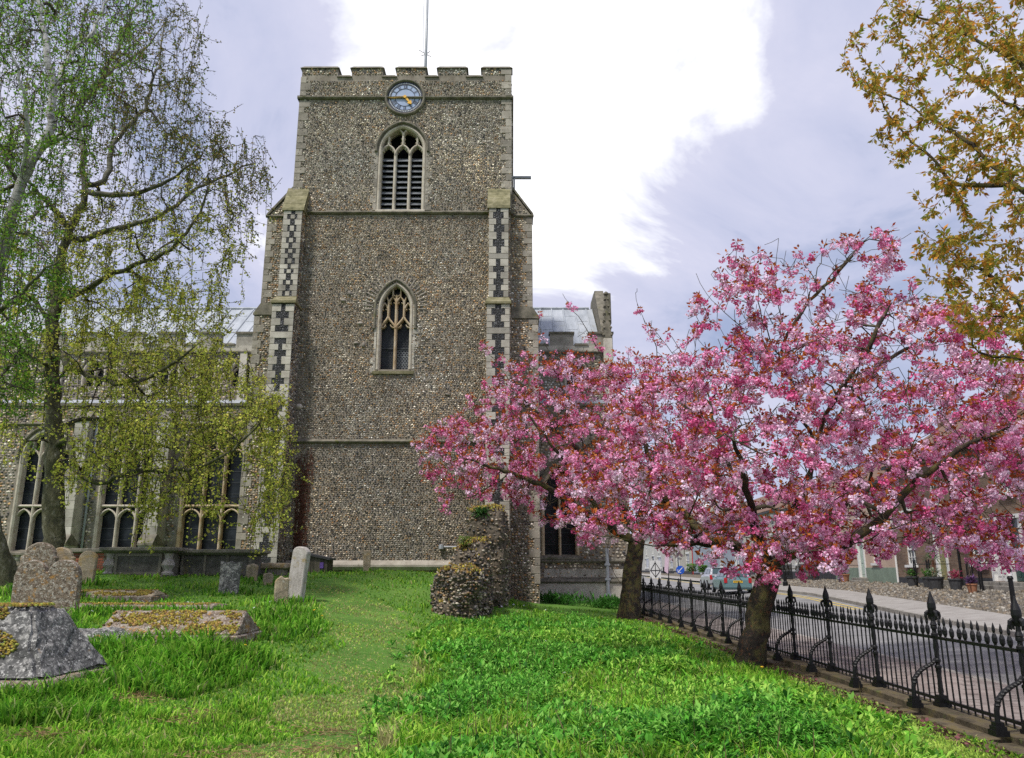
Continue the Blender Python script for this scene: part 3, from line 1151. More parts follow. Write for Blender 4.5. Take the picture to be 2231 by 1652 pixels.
def lattice(name, parent, x0, x1, z0, z1, y, step=.13, th=.012, mat=M_LEADCAME, clip=None):
    """diamond leading as thin bars"""
    mb = MB()
    w, h = x1 - x0, z1 - z0
    sl = 1.35
    for s in (1, -1):
        c = -h / sl
        while c < w:
            t0, t1 = 0.0, h
            xa, xb = c, c + h / sl
            if xa < 0:
                t0 = -xa * sl
                xa = 0
            if xb > w:
                t1 = h - (xb - w) * sl
                xb = w
            if xb - xa > .02:
                if s > 0:
                    pts = [(x0 + xa, z0 + t0), (x0 + xb, z0 + t1)]
                else:
                    pts = [(x1 - xa, z0 + t0), (x1 - xb, z0 + t1)]
                dx, dz = pts[1][0] - pts[0][0], pts[1][1] - pts[0][1]
                L = math.hypot(dx, dz)
                nx, nz = -dz / L * th, dx / L * th
                mb.poly([(pts[0][0] + nx, y, pts[0][1] + nz), (pts[0][0] - nx, y, pts[0][1] - nz), (pts[1][0] - nx, y, pts[1][1] - nz), (pts[1][0] + nx, y, pts[1][1] + nz)])
            c += step
    for z in (z0 + h * .33, z0 + h * .66):
        mb.poly([(x0, y - .003, z - .01), (x1, y - .003, z - .01), (x1, y - .003, z + .01), (x0, y - .003, z + .01)])
    return mb.build(name, mat, parent)


zmid = ZT(754)
for s in (-1, 1):
    a_, b_x = sorted((win_xc + s * .06, win_xc + s * (win_half - .03)))
    lattice('lead_lattice', lwn, a_, b_x, win_z0 + .03, zmid, TY + .49, mat=M_LEADPALE if s > 0 else M_LEADCAME)
    lattice('lead_lattice', lwn, a_, b_x, zmid, ztr + .35, TY + .488)
    lattice('lead_lattice', lwn, a_, b_x, ztr + .55, ztr + 1.5, TY + .486)
    box('saddle_bar', M_LEADCAME, lwn, a_, b_x, TY + .44, TY + .47, zmid - .025, zmid + .025)
# fan of edge-set tiles round the head
rcx, rcz = win_xc, ZT(672)
for i in range(27):
    a = math.radians(-2 + 184 * i / 26)
    r0, r1 = 1.06, 1.06 + random.uniform(.3, .46)
    ca, sa = math.cos(a), math.sin(a) * 1.12
    p0, p1 = (rcx + ca * r0, rcz + sa * r0), (rcx + ca * r1, rcz + sa * r1)
    if 11 < i < 15 and random.random() < .4:
        continue
    MB().bar_xz([p0, p1], random.uniform(.07, .1), TY - .045, TY + .05).build('voussoir', M_VOUSS, lwn)
for s, v0, v1, w_ in ((1, 715, 728, .24), (1, 745, 757, .25), (-1, 780, 793, .22), (1, 690, 700, .14), (-1, 800, 812, .2)):
    a_ = win_xc + s * (win_half + .12)
    block('jamb_stone', M_ASHLAR, lwn, min(a_, a_ + s * w_), max(a_, a_ + s * w_), TY - .03, TY + .1, ZT(v1), ZT(v0))
z_ = win_z0
while z_ < win_zs - .1:
    h_ = random.uniform(.4, .6)
    for s in (-1, 1):
        a_ = win_xc + s * (win_half + .1)
        block('jamb_stone', M_ASHLAR, lwn, min(a_, a_ + s * .1), max(a_, a_ + s * .1), TY - .024, TY + .1, z_ + .005, z_ + h_ - .005)
    z_ += h_
# odd blocks and a big cobble in the wall face
for vx, vy, w_, h_ in ((652, 886, .34, .26), (762, 640, .2, .3), (748, 655, .3, .2), (785, 705, .3, .18), (776, 748, .25, .16), (792, 752, .2, .3), (975, 860, .3, .15)):
    p_ = P(vx, vy, TY)
    mb = MB().lathe([(.05, -.06), (.42, -.05), (.5, 0), (.4, .06), (.1, .09)], k=9)
    o = mb.build('boulder', M_WINSTONE if vx == 652 else M_VOUSS, tower, smooth=True)
    o.location = (p_.x, TY, p_.z)
    o.rotation_euler = (math.pi / 2, random.uniform(-.3, .3), 0)
    o.scale = (w_, h_, .9)

# ---------------------------------------------------------- clock
ck = empty_part('clock', tower)
cy = TY - .02


def disc(name, mat, r0, r1, y, k=64, x=clk.x, z=clk.z, th=.03, parent=None):
    mb = MB()
    n = len(mb.v)
    for r in (r0, r1):
        for yy in (y, y + th):
            for j in range(k):
                a = 2 * math.pi * j / k
                mb.v.append((x + r * math.cos(a), yy, z + r * math.sin(a)))
    for j in range(k):
        i = (j + 1) % k
        mb.f.append([2 * k + j, 2 * k + i, i, j])
        mb.f.append([3 * k + j, 3 * k + i, 2 * k + i, 2 * k + j])
        mb.f.append([j, i, k + i, k + j])
    return mb.build(name, mat, parent or ck)


rim = MB()
prof = [(CR * .93, .1), (CR * .93, -.06), (CR * .97, -.14), (CR * 1.03, -.15), (CR * 1.08, -.09), (CR * 1.1, .05)]
kk = 64
for j in range(kk):
    a = 2 * math.pi * j / kk
    for r, dy in prof:
        rim.v.append((clk.x + r * math.cos(a), TY + dy, clk.z + r * math.sin(a)))
for j in range(kk):
    i = (j + 1) % kk
    for t in range(len(prof) - 1):
        rim.f.append([j * 6 + t, j * 6 + t + 1, i * 6 + t + 1, i * 6 + t])
rim.build('stone_rim', M_STRING, ck, smooth=True)
disc('dial', M_DIAL, .001, CR * .95, cy - .03)
disc('minute_track', M_NAVY, CR * .745, CR * .945, cy - .045, th=.014)
disc('inner_ring', M_NAVY, CR * .505, CR * .53, cy - .045, th=.014)
dots = MB()
for i in range(60):
    a = 2 * math.pi * i / 60 + math.pi / 60
    r = CR * .825
    w = CR * .031
    c0 = (clk.x + r * math.sin(a), clk.z + r * math.cos(a))
    dots.poly([(c0[0] + w * math.cos(t) * 1.0, cy - .049, c0[1] + w * math.sin(t) * 1.0) for t in [2 * math.pi * q / 8 for q in range(8)]])
dots.build('minute_dots', M_WHITEDOT, ck)
ROM = ['XII', 'I', 'II', 'III', 'IIII', 'V', 'VI', 'VII', 'VIII', 'IX', 'X', 'XI']
for h, rtxt in enumerate(ROM):
    a = 2 * math.pi * h / 12
    er = (math.sin(a), math.cos(a))
    et = (math.cos(a), -math.sin(a))
    mb = MB()
    widths = {'I': .05, 'V': .105, 'X': .115}
    tot = sum(widths[c] for c in rtxt) * CR
    s0 = -tot / 2
    r0, r1 = CR * .53, CR * .75

    def stroke(u0, u1, ra, rb, w):
        pts = []
        for uu, rr, sg in ((u0, ra, -1), (u0, ra, 1), (u1, rb, 1), (u1, rb, -1)):
            u_ = uu + sg * w / 2
            pts.append((clk.x + er[0] * rr + et[0] * u_, cy - .046, clk.z + er[1] * rr + et[1] * u_))
        mb.poly(pts)
    for ch in rtxt:
        w = widths[ch] * CR
        m0 = s0 + w / 2
        if ch == 'I':
            stroke(m0, m0, r0, r1, .026 * CR)
        elif ch == 'V':
            stroke(m0, m0 - w * .36, r0, r1, .032 * CR)
            stroke(m0, m0 + w * .36, r0, r1, .016 * CR)
        else:
            stroke(m0 + w * .36, m0 - w * .36, r0, r1, .032 * CR)
            stroke(m0 - w * .36, m0 + w * .36, r0, r1, .016 * CR)
        s0 += w
    mb.build('numeral', M_NAVY, ck)


def hand(name, ang, prof):
    """prof: (distance along, half width)"""
    a = math.radians(ang)
    er = (math.sin(a), math.cos(a))
    et = (math.cos(a), -math.sin(a))
    L = [(clk.x + er[0] * d + et[0] * w, clk.z + er[1] * d + et[1] * w) for d, w in prof]
    R = [(clk.x + er[0] * d - et[0] * w, clk.z + er[1] * d - et[1] * w) for d, w in prof][::-1]
    pts = L + R
    MB().hexa([(x, cy - .10, z) for x, z in pts], [(x, cy - .075, z) for x, z in pts]).build(name, M_GOLD, ck)


hand('minute_hand', 267.3, [(-.1, .02), (-.02, .055), (.2 * CR, .042), (.55 * CR, .05), (.8 * CR, .03), (.9 * CR, .004)])
hand('hour_hand', 141, [(-.05, .03), (.05, .05), (.25 * CR, .05), (.34 * CR, .035), (.37 * CR, .115), (.42 * CR, .10), (.56 * CR, .004)])
disc('hub', M_GOLD, .001, .075, cy - .13, k=20, th=.06)

# ---------------------------------------------------------- spout, hopper pipe, small fittings
pa = P(1122, 388, TY + 2.4)
sp = MB()
sp.box(XR - .02, XR + 1.0, TY + 2.3, TY + 2.45, pa.z - .06, pa.z + .06)
sp.box(XR + .12, XR + .2, TY + 2.3, TY + 2.42, pa.z - 2.2, pa.z)
sp.build('water_spout', M_STEEL, tower, bevel=.01)
pv = P(1655 * .5814 + 1, 2050 * .5814, TY)
o = MB().tube([(pv.x, TY + .02, pv.z), (pv.x, TY - .12, pv.z), (pv.x + .6, TY - .12, pv.z)], .035, 6)
o.lathe([(.02, -.1), (.11, -.08), (.11, .08), (.02, .1)], (pv.x - .02, TY - .12, pv.z), 8)
o.build('stop_valve', M_STEEL, tower)
MB().box(XL + .02, XR - .02, TY + .02, TB - .02, z_s1 + .3, z_s1 + .34).build('tower_roof', M_LEAD, tower)

# flagpole on the tower roof
fp = P(927, 150, TY + 5)
flag = empty('flagpole', (fp.x, TY + 5, z_s1 + .34), 'tall pale grey flagpole on top of the church tower', 'flagpole')
zt_ = P(927, -70, TY + 5).z
MB().tube([(fp.x, TY + 5, z_s1 + .34), (fp.x, TY + 5, zt_)], [.10, .06], 10).build('pole', M_STEEL, flag, smooth=True)
zc_ = P(924, 118, TY + 5).z
mb = MB()
for dx, dz in ((-.38, .18), (.3, -.25), (-.25, -.2), (.25, .1)):
    mb.tube([(fp.x, TY + 5, zc_), (fp.x + dx, TY + 4.9, zc_ + dz)], .018, 5)
mb.build('cleat', M_IRON, flag)
MB().tube([(fp.x - .12, TY + 4.9, zc_), (fp.x - .2, TY + 4.9, (zc_ + zt_) / 2), (fp.x - .1, TY + 4.95, zt_ - .1)], .012, 4).build('halyard', M_STEEL, flag)
# ------------------------------------------------------------------ nave, clerestory and aisle running behind the tower
AY, KY, RY = 38.0, 43.0, 48.0       # aisle wall, clerestory wall, roof ridge
NX0, NX1 = -46.0, P(1334, 720, KY).x
AX1 = P(1376, 1250, AY).x
nave = empty('church_nave', (-15, AY, 1.0), 'long stone church nave with lead roof and tall traceried windows behind the tower', 'church')
z_ap = P(300, 885, AY).z            # aisle parapet top
z_kp = P(1250, 737, KY).z           # clerestory parapet
z_ks = P(1250, 768, KY).z
z_rg = P(1250, 674, RY).z

# aisle windows
aw = []
for vx0, vx1 in ((28, 132), (212, 326), (394, 516)):
    a_, b_x = P(vx0, 1150, AY).x, P(vx1, 1150, AY).x
    aw.append(((a_ + b_x) / 2, (b_x - a_) / 2 * 1.08, P(300, 1200, AY).z, P(300, 1000, AY).z, P(300, 935, AY).z))
aw.append((-27.5, 1.3, aw[0][2], aw[0][3], aw[0][4]))
aw.append((-32.0, 1.3, aw[0][2], aw[0][3], aw[0][4]))
rw0, rw1 = P(1182, 1150, AY).x, P(1258, 1150, AY).x
aw.append(((rw0 + rw1) / 2, (rw1 - rw0) / 2, P(1220, 1210, AY).z, P(1220, 1080, AY).z, P(1220, 1010, AY).z))
a_holes = [opening(xc, hw, z0, zs, zt - zs, 8) for xc, hw, z0, zs, zt in aw]
wall_holes('aisle_wall', M_MORTAR, nave, [(NX0, -.3), (AX1, -.3), (AX1, z_ap), (NX0, z_ap)], a_holes, AY, .6)


def nmask(ox, oz, holes, g=.12):
    def f(u, v):
        x, z = u + ox, v + oz
        k = np.ones(u.shape, dtype=bool)
        for lp in holes:
            xc = (lp[0][0] + lp[1][0]) / 2
            k &= ~inside([(xc + (px - xc) * 1.13, pz + (g if pz > lp[0][1] + .3 else -g)) for px, pz in lp], x, z)
        return k
    return f


flint_field('flints', (-27, AY, 1.2), EX, EZ, AX1 + 27, z_ap - 1.2, -EY, nave, .19, .14, nmask(-27, 1.2, a_holes), None, wt=WT_BROWN, k=5)
for i, (xc, hw, z0, zs, zt) in enumerate(aw):
    wv = empty_part('aisle_window', nave)
    st = M_OCHRE if i in (2, 5) else M_WINSTONE
    MB().poly([(xc - hw - .1, AY + .45, z0 - .1), (xc + hw + .1, AY + .45, z0 - .1), (xc + hw + .1, AY + .45, zt + .1), (xc - hw - .1, AY + .45, zt + .1)]).build('pane', M_GLASS, wv)
    MB().bar_xz([(xc - hw, z0)] + arch(xc, hw, zs, zt - zs, 10) + [(xc + hw, z0)], .2, AY - .04, AY + .4).build('jamb_moulding', st, wv)
    ho = arch(xc, hw + .2, zs, zt - zs + .2, 10)
    MB().bar_xz(ho, .13, AY - .12, AY + .05).build('hood_mould', M_STRING, wv)
    MB().hexa([(xc - hw - .2, AY - .14, z0 - .2), (xc + hw + .2, AY - .14, z0 - .2), (xc + hw + .2, AY + .4, z0 - .2), (xc - hw - .2, AY + .4, z0 - .2)],
              [(xc - hw - .2, AY - .14, z0 - .1), (xc + hw + .2, AY - .14, z0 - .1), (xc + hw + .2, AY + .4, z0 + .05), (xc - hw - .2, AY + .4, z0 + .05)]).build('sill', M_STRING, wv)
    nl = 3 if i < 5 else 2
    w = 2 * hw / nl
    for j in range(1, nl):
        x = xc - hw + w * j
        MB().bar_xz([(x, z0), (x, zs + (zt - zs) * .62)], .12, AY + .1, AY + .4).build('mullion', st, wv)
    tr = MB()
    if i < 5:
        zb = P(300, 1102, AY).z
        MB().bar_xz([(xc - hw, zb), (xc + hw, zb)], .12, AY + .09, AY + .4).build('transom', st, wv)
        for zq in (zb - .75, zs - .1):
            for j in range(nl):
                c0 = xc - hw + w * (j + .5)
                MB().bar_xz(arch(c0, w / 2, zq, .6, 5), .08, AY + .12, AY + .38).build('light_head', st, wv)
        for j in range(nl):
            c0 = xc - hw + w * (j + .5)
            MB().bar_xz([(c0, zs + .45), (c0, zs + (zt - zs) * .8)], .07, AY + .12, AY + .38).build('tracery_bar', st, wv)
    tr2 = MB()
    for zz in np.arange(z0 + .5, zt, .55):
        tr2.poly([(xc - hw, AY + .43, zz), (xc + hw, AY + .43, zz), (xc + hw, AY + .43, zz + .03), (xc - hw, AY + .43, zz + .03)])
    tr2.build('saddle_bars', M_LEADCAME, wv)
    if tr.v:
        tr.build('tracery', st, wv)

# aisle plinth, strings, parapet
string('plinth', nave, NX0, AX1, 1.05, AY, M_STRING, h=.28, d=.3)
MB().box(NX0, AX1, AY - .22, AY + .05, -.3, .95).build('base_course', M_ASHLAR, nave)
string('string_course', nave, P(1182, 1213, AY).x - .3, AX1, P(1220, 1222, AY).z, AY, h=.2, d=.14)
for k_, x in enumerate(np.arange(P(1185, 1250, AY).x, AX1 - .3, .75)):
    block('ashlar_block', M_ASHLAR, nave, x + .006, x + .744, AY - .03, AY + .1, 1.22, 1.6)
string('string_course', nave, NX0, AX1, z_ap - .9, AY, h=.16)
MB().box(NX0, AX1, AY - .1, AY + .4, z_ap, z_ap + .14).build('parapet_coping', M_STRING, nave)
# aisle buttresses between the windows
bx = [P(155, 1100, AY).x + .35, P(352, 1100, AY).x, P(352, 1100, AY).x - 9.4, P(352, 1100, AY).x - 14]
for x in bx:
    b = empty_part('aisle_buttress', nave)
    for d, v0, v1 in ((1.25, 1262, 1186), (.95, 1186, 1040), (.6, 1040, 915)):
        z0, z1 = (P(300, v0, AY - d).z, P(300, v1, AY - d).z)
        MB().box(x - .32, x + .32, AY - d, AY + .05, z0 - .5 if v0 > 1250 else z0, z1).build('stage', M_ASHLAR, b, bevel=.02)
        MB().hexa([(x - .36, AY - d - .07, z1 - .05), (x + .36, AY - d - .07, z1 - .05), (x + .36, AY, z1 - .05), (x - .36, AY, z1 - .05)],
                  [(x - .36, AY - d - .07, z1 + .05), (x + .36, AY - d - .07, z1 + .05), (x + .36, AY - d + .33, z1 + .5), (x - .36, AY - d + .33, z1 + .5)]).build('weathering_stone', M_STRING, b)
        z = z0
        while z < z1 - .2:
            block('ashlar_block', M_ASHLAR, b, x - .335, x + .335, AY - d - .012, AY - d + .2, z + .006, z + .394)
            z += .4
xp = P(186, 1150, AY).x
MB().tube([(xp, AY - .12, .8), (xp, AY - .12, z_ap - .5)], .06, 8).build('downpipe', M_STEEL, nave, smooth=True)
xp = P(1322, 1250, AY).x
dp = MB().tube([(xp, AY - .3, .1), (xp, AY - .3, P(1322, 1195, AY).z)], .09, 8)
for v in (1295, 1262, 1230):
    zz = P(1322, v, AY).z
    dp.box(xp - .13, xp + .13, AY - .4, AY - .2, zz - .05, zz + .05)
dp.build('downpipe', M_STEEL, nave)
# aisle roof up to the clerestory
MB().poly([(NX0, AY + .2, z_ap - .2), (AX1, AY + .2, z_ap - .2), (AX1, KY, z_ap + 1.4), (NX0, KY, z_ap + 1.4)]).build('aisle_roof', M_LEAD, nave)

# clerestory
cl_holes = []
cw = []
for vx in (525, 367, 205, 45):
    x = P(vx, 815, KY).x
    hw = 0.62
    z0, zs, zt = P(525, 842, KY).z, P(525, 812, KY).z, P(525, 783, KY).z
    cw.append((x, hw, z0, zs, zt))
for x in (-33.0, P(1255, 815, KY).x):
    cw.append((x, .62, z0, zs, zt))
cl_holes = [opening(x, hw, a, b, c - b, 7) for x, hw, a, b, c in cw]
wall_holes('clerestory_wall', M_MORTAR, nave, [(NX0, z_ap - 1), (NX1, z_ap - 1), (NX1, z_ks), (NX0, z_ks)], cl_holes, KY, .5)
flint_field('flints', (-29, KY, z_ap), EX, EZ, NX1 + 29, z_ks - z_ap, -EY, nave, .2, .15, nmask(-29, z_ap, cl_holes, .1), None, wt=WT_GREY, k=5)
for x, hw, z0, zs, zt in cw:
    wv = empty_part('clerestory_window', nave)
    MB().poly([(x - hw - .1, KY + .4, z0 - .1), (x + hw + .1, KY + .4, z0 - .1), (x + hw + .1, KY + .4, zt + .1), (x - hw - .1, KY + .4, zt + .1)]).build('pane', M_GLASS, wv)
    MB().bar_xz([(x - hw, z0)] + arch(x, hw, zs, zt - zs, 8) + [(x + hw, z0)], .16, KY - .04, KY + .35).build('jamb_moulding', M_WINSTONE, wv)
    MB().bar_xz(arch(x, hw + .15, zs, zt - zs + .16, 8), .11, KY - .1, KY + .05).build('hood_mould', M_STRING, wv)
    MB().bar_xz([(x, z0), (x, zs + .1)], .09, KY + .1, KY + .36).build('mullion', M_WINSTONE, wv)
    tr = MB()
    for s in (-1, 1):
        tr.bar_xz([(x, zs), (x + s * .12, zs + .22), (x + s * .3, zs + .4)], .07, KY + .12, KY + .36)
        tr.bar_xz([(x + s * hw, zs - .1), (x + s * hw * .7, zs + .18), (x + s * hw * .5, zs + .28)], .07, KY + .12, KY + .36)
    tr.build('tracery', M_WINSTONE, wv)
# clerestory parapet: plain ashlar frieze with battlements
string('string_course', nave, NX0, NX1, z_ks, KY, h=.2, d=.2)
zc = z_kp - .1
MB().box(NX0, NX1, KY - .02, KY + .4, z_ks + .08, zc - .35).build('parapet_wall', M_ASHLAR, nave)
x = NX1
k_ = 0
while x > -29:
    w = 1.35
    if k_ > 0 or True:
        o = box('merlon', M_ASHLAR, nave, x - w, x, KY, KY + .4, zc - .35, zc + .35)
        MB().box(x - w - .06, x + .06, KY - .08, KY + .48, zc + .35, zc + .47).build('coping', M_STRING, o)
        o = MB().box(x - w - .84, x - w - .06, KY - .08, KY + .48, zc - .35, zc - .23).build('crenel_coping', M_STRING, nave)
    x -= w + .9
    k_ += 1
for x in np.arange(NX1 - .25, -28, -5.2):   # pilasters between the clerestory bays
    if -12 < x < 0:
        continue
    MB().box(x - .2, x + .2, KY - .16, KY + .02, z_ap, z_ks).build('pilaster', M_ASHLAR, nave)
for k_, x in enumerate(np.arange(NX1 - .8, .4, -.82)):
    for z0 in (z_ks + .12, z_ks + .5):
        if z0 + .36 < zc - .36:
            block('ashlar_block', M_ASHLAR, nave, x - .8 + (.4 if z0 > z_ks + .3 else 0), x + (.4 if z0 > z_ks + .3 else 0), KY - .035, KY + .1, z0, z0 + .37)

# lead roof laid in strips between rolls
e0, e1 = (KY + .3, z_kp - .55), (RY, z_rg)
MB().poly([(NX0, e0[0], e0[1]), (NX1 - .6, e0[0], e0[1]), (NX1 - .6, e1[0], e1[1]), (NX0, e1[0], e1[1])]).build('nave_roof', M_LEAD, nave)
MB().poly([(NX0, 2 * RY - KY, e0[1]), (NX1 - .6, 2 * RY - KY, e0[1]), (NX1 - .6, e1[0], e1[1]), (NX0, e1[0], e1[1])]).build('nave_roof', M_LEAD, nave)
rd = bpy.data.meshes.new('lead_roll')
mb = MB().tube([(0, e0[0], e0[1] + .02), (0, e1[0], e1[1] + .02)], .055, 6)
o = mb.build('lead_roll', M_LEAD, nave)
x = NX1 - 1.0
k_ = 0
lroll = o
o.location.x = x
while x > -27:
    x -= .74
    if -12.5 < x < -.2:
        continue
    c = lroll.copy()
    COL.objects.link(c)
    c.location.x = x
lap = MB()
xx = NX1 - 1.0
k_ = 0
while xx > -27:
    for f in ((.28, .66), (.45, .8))[k_ % 2]:
        yy, zz = e0[0] + (e1[0] - e0[0]) * f, e0[1] + (e1[1] - e0[1]) * f
        dy, dz = (e1[0] - e0[0]), (e1[1] - e0[1])
        L = math.hypot(dy, dz)
        lap.hexa([(xx - .69, yy, zz + .003), (xx - .05, yy, zz + .003), (xx - .05, yy + dy / L * .1, zz + dz / L * .1 + .003), (xx - .69, yy + dy / L * .1, zz + dz / L * .1 + .003)],
                 [(xx - .69, yy, zz + .03), (xx - .05, yy, zz + .03), (xx - .05, yy + dy / L * .1, zz + dz / L * .1 + .03), (xx - .69, yy + dy / L * .1, zz + dz / L * .1 + .03)])
    xx -= .74
    k_ += 1
lap.build('sheet_laps', M_LEAD, nave)
MB().tube([(NX0, RY, z_rg + .04), (NX1 - .8, RY, z_rg + .04)], .1, 8).build('ridge_roll', M_LEAD, nave)
# end gable with coping, block and crocketed pinnacle
zg = P(1300, 648, RY).z
gab = MB().hexa([(NX1 - .55, KY - .03, z_ap), (NX1, KY - .03, z_ap), (NX1, 2 * RY - KY, z_ap), (NX1 - .55, 2 * RY - KY, z_ap)],
                [(NX1 - .55, KY - .03, z_kp), (NX1, KY - .03, z_kp), (NX1, 2 * RY - KY, z_kp), (NX1 - .55, 2 * RY - KY, z_kp)])
gab.hexa([(NX1 - .55, KY, z_kp), (NX1, KY, z_kp), (NX1, 2 * RY - KY, z_kp), (NX1 - .55, 2 * RY - KY, z_kp)],
         [(NX1 - .55, RY - 1.2, zg), (NX1, RY - 1.2, zg), (NX1, RY + 1.2, zg), (NX1 - .55, RY + 1.2, zg)])
gab.build('gable_wall', M_STRING, nave)
xg = P(1291, 660, RY).x
MB().box(xg, xg + 1.1, RY - .7, RY - .1, z_rg - 1.2, zg + .05).build('gable_block', M_STRING, nave, bevel=.03)
px_ = P(1322, 700, KY).x
pn = empty_part('pinnacle', nave)
zp0, zp1 = P(1322, 740, KY).z, P(1322, 645, KY).z
MB().box(px_ - .26, px_ + .26, KY - .26, KY + .26, z_ap, zp0).build('shaft', M_ASHLAR, pn, bevel=.02)
MB().hexa([(px_ - .24, KY - .24, zp0), (px_ + .24, KY - .24, zp0), (px_ + .24, KY + .24, zp0), (px_ - .24, KY + .24, zp0)],
          [(px_ - .07, KY - .07, zp1), (px_ + .07, KY - .07, zp1), (px_ + .07, KY + .07, zp1), (px_ - .07, KY + .07, zp1)]).build('spirelet', M_STRING, pn)
for i in range(6):
    f = (i + .5) / 6
    for sx, sy in ((1, -1), (-1, -1), (1, 1), (-1, 1)):
        r = .24 * (1 - f) + .07 * f
        o = MB().lathe([(.02, -.08), (.08, -.02), (.06, .06), (.01, .09)], k=6).build('crocket', M_STRING, pn)
        o.location = (px_ + sx * r, KY + sy * r, zp0 + (zp1 - zp0) * f)
MB().lathe([(.05, 0), (.16, .08), (.16, .16), (.05, .26)], (px_, KY, zp1), 8).build('finial', M_STRING, pn)
MB().poly([(AX1, AY + .002, -.3), (AX1, KY + .2, -.3), (AX1, KY + .2, z_ap), (AX1, AY + .002, z_ap)]).build('end_wall', M_ASHLAR, nave)
# ------------------------------------------------------------------ street
M_ASPHALT = mottled('worn_asphalt', [(.3, (.14, .137, .137)), (.5, (.2, .196, .195)), (.7, (.27, .265, .26))], .9, rough=.85, bstr=.5, bscale=55, bdist=.02,
                    spots=[(22, .55, .8, (.34, .33, .32))])
M_PAVER = mottled('pinkish_paving', [(.3, (.17, .14, .125)), (.5, (.25, .21, .19)), (.7, (.31, .275, .25))], 2.5, objrand=.16, bstr=.35, bscale=40)
M_SLAB = mottled('grey_paving', [(.3, (.24, .22, .2)), (.6, (.34, .32, .295))], 2.0, objrand=.1, bstr=.3, bscale=30)
M_KERB = mottled('kerb_granite', [(.3, (.21, .195, .17)), (.6, (.32, .3, .27))], 5, objrand=.15, bstr=.3)
M_COBBLEBED = mottled('cobble_bed', [(.3, (.09, .075, .055)), (.6, (.15, .125, .09))], 4, bstr=.4)
M_PAINTW = plain('white_gloss_paint', (.72, .72, .70), rough=.4, var=.06)
M_YELLOW = plain('yellow_road_paint', (.55, .40, .06), rough=.8, var=.25, nscale=8)


def xnear(y):
    return 7.05 + .02 * (np.asarray(y, dtype=float) - 11)


def xfar(y):
    y = np.asarray(y, dtype=float)
    return np.where(y < 40, 11.5 + .155 * (y - 18.4), 14.85 + .05 * (y - 40))


def strip(name, fa, fb, zoff, ylist, nx, mat, label=None, kind='structure', parent=None):
    ylist = np.asarray(ylist, dtype=float)
    V = []
    for j in range(nx + 1):
        t = j / nx
        x = fa(ylist) * (1 - t) + fb(ylist) * t
        V.append(np.stack([x, ylist, street_z(x) + zoff], -1))
    V = np.array(V).reshape(-1, 3)
    m = len(ylist)
    i, j = np.meshgrid(np.arange(nx), np.arange(m - 1), indexing='ij')
    q = np.stack([i * m + j, (i + 1) * m + j, (i + 1) * m + j + 1, i * m + j + 1], -1).reshape(-1, 4)
    o = fast(name, V, q, np.full(len(q), 4), mat, parent)
    return tag(o, label, kind=kind if parent is None else None)


YS = np.concatenate([np.arange(-8, 60, 2.0), [64, 70, 80, 95, 115, 140, 180]])
road = strip('road', lambda y: xnear(y) + .02, lambda y: xfar(y), .0, YS, 6, M_ASPHALT, 'worn grey asphalt street beyond the railings')
pave = strip('pavement', lambda y: np.full_like(y, 4.98), lambda y: xnear(y) - .12, .09, YS, 3, M_PAVER, 'pinkish paved footway along the railings')
fpave = strip('far_pavement', lambda y: xfar(y) + .14, lambda y: xfar(y) + 1.75, .11, YS, 3, M_SLAB, 'pale footway on the far side of the street')
verge = strip('cobbled_verge', lambda y: xfar(y) + 1.75, lambda y: np.full_like(y, 40.0), .085, YS, 8, M_COBBLEBED, 'cobbled strip in front of the terraced houses')
# individual slabs where they can be told apart
y = 6.0
r = 0
while y < 25:
    xa, xb = 5.0, float(xnear(y)) - .14
    n = 4
    off = (r % 2) * .5
    cuts = [xa] + [xa + (xb - xa) * (c + off) / n for c in range(1 if off == 0 else 0, n)] + [xb]
    for a, b in zip(cuts[:-1], cuts[1:]):
        if b - a > .1:
            zz = float(street_z((a + b) / 2)) + .09
            block('paving_slab', M_PAVER, pave, a + .007, b - .007, y + .007, y + .453, zz - .05, zz + random.uniform(.012, .02))
    y += .46
    r += 1
for fx, y0, y1, nm, w, zo in ((lambda t: float(xnear(t)) - .05, 5, 32, 'near', .16, .1), (lambda t: float(xfar(t)) + .07, 15, 58, 'far', .15, .12)):
    k = empty('kerb', (fx(y0), y0, 0), 'granite kerb between street and %s footway' % ('railings' if nm == 'near' else 'cobbled'), kind='structure')
    y = y0
    while y < y1:
        L = .92
        x = fx(y + L / 2)
        zz = float(street_z(x))
        o = block('kerb_stone', M_KERB, k, x - w / 2, x + w / 2, y + .005, y + L - .005, zz - .15, zz + zo + random.uniform(-.004, .006))
        o.rotation_euler = (0, 0, -math.atan2(fx(y + L) - fx(y), L))
        y += L
# double yellow line along the far kerb, farther up the street
for off in (.3, .55):
    yl = np.arange(30, 110, 4.0)
    o = strip('yellow_line', lambda t, f=off: xfar(t) - f - .08, lambda t, f=off: xfar(t) - f, .006, yl, 1, M_YELLOW, parent=road)
# cobbles
n_ = 6500
yy = 18 + 40 * RNG.random(n_) ** 1.6
xx = xfar(yy) + 1.8 + RNG.random(n_) * (21.2 - xfar(yy) - 1.8).clip(.1)
kp = xx < 18.1 + .06 * yy - .1
xx, yy = xx[kp], yy[kp]
PAL_COB = np.array([(.30, .26, .20), (.22, .19, .15), (.38, .35, .30), (.15, .13, .11), (.27, .21, .14)])
flints('cobbles', np.stack([xx, yy, street_z(xx) + .085], -1), EX, EY, EZ, .17, .15, verge, PAL_COB * .62, np.ones(5), relief=.05, k=4)

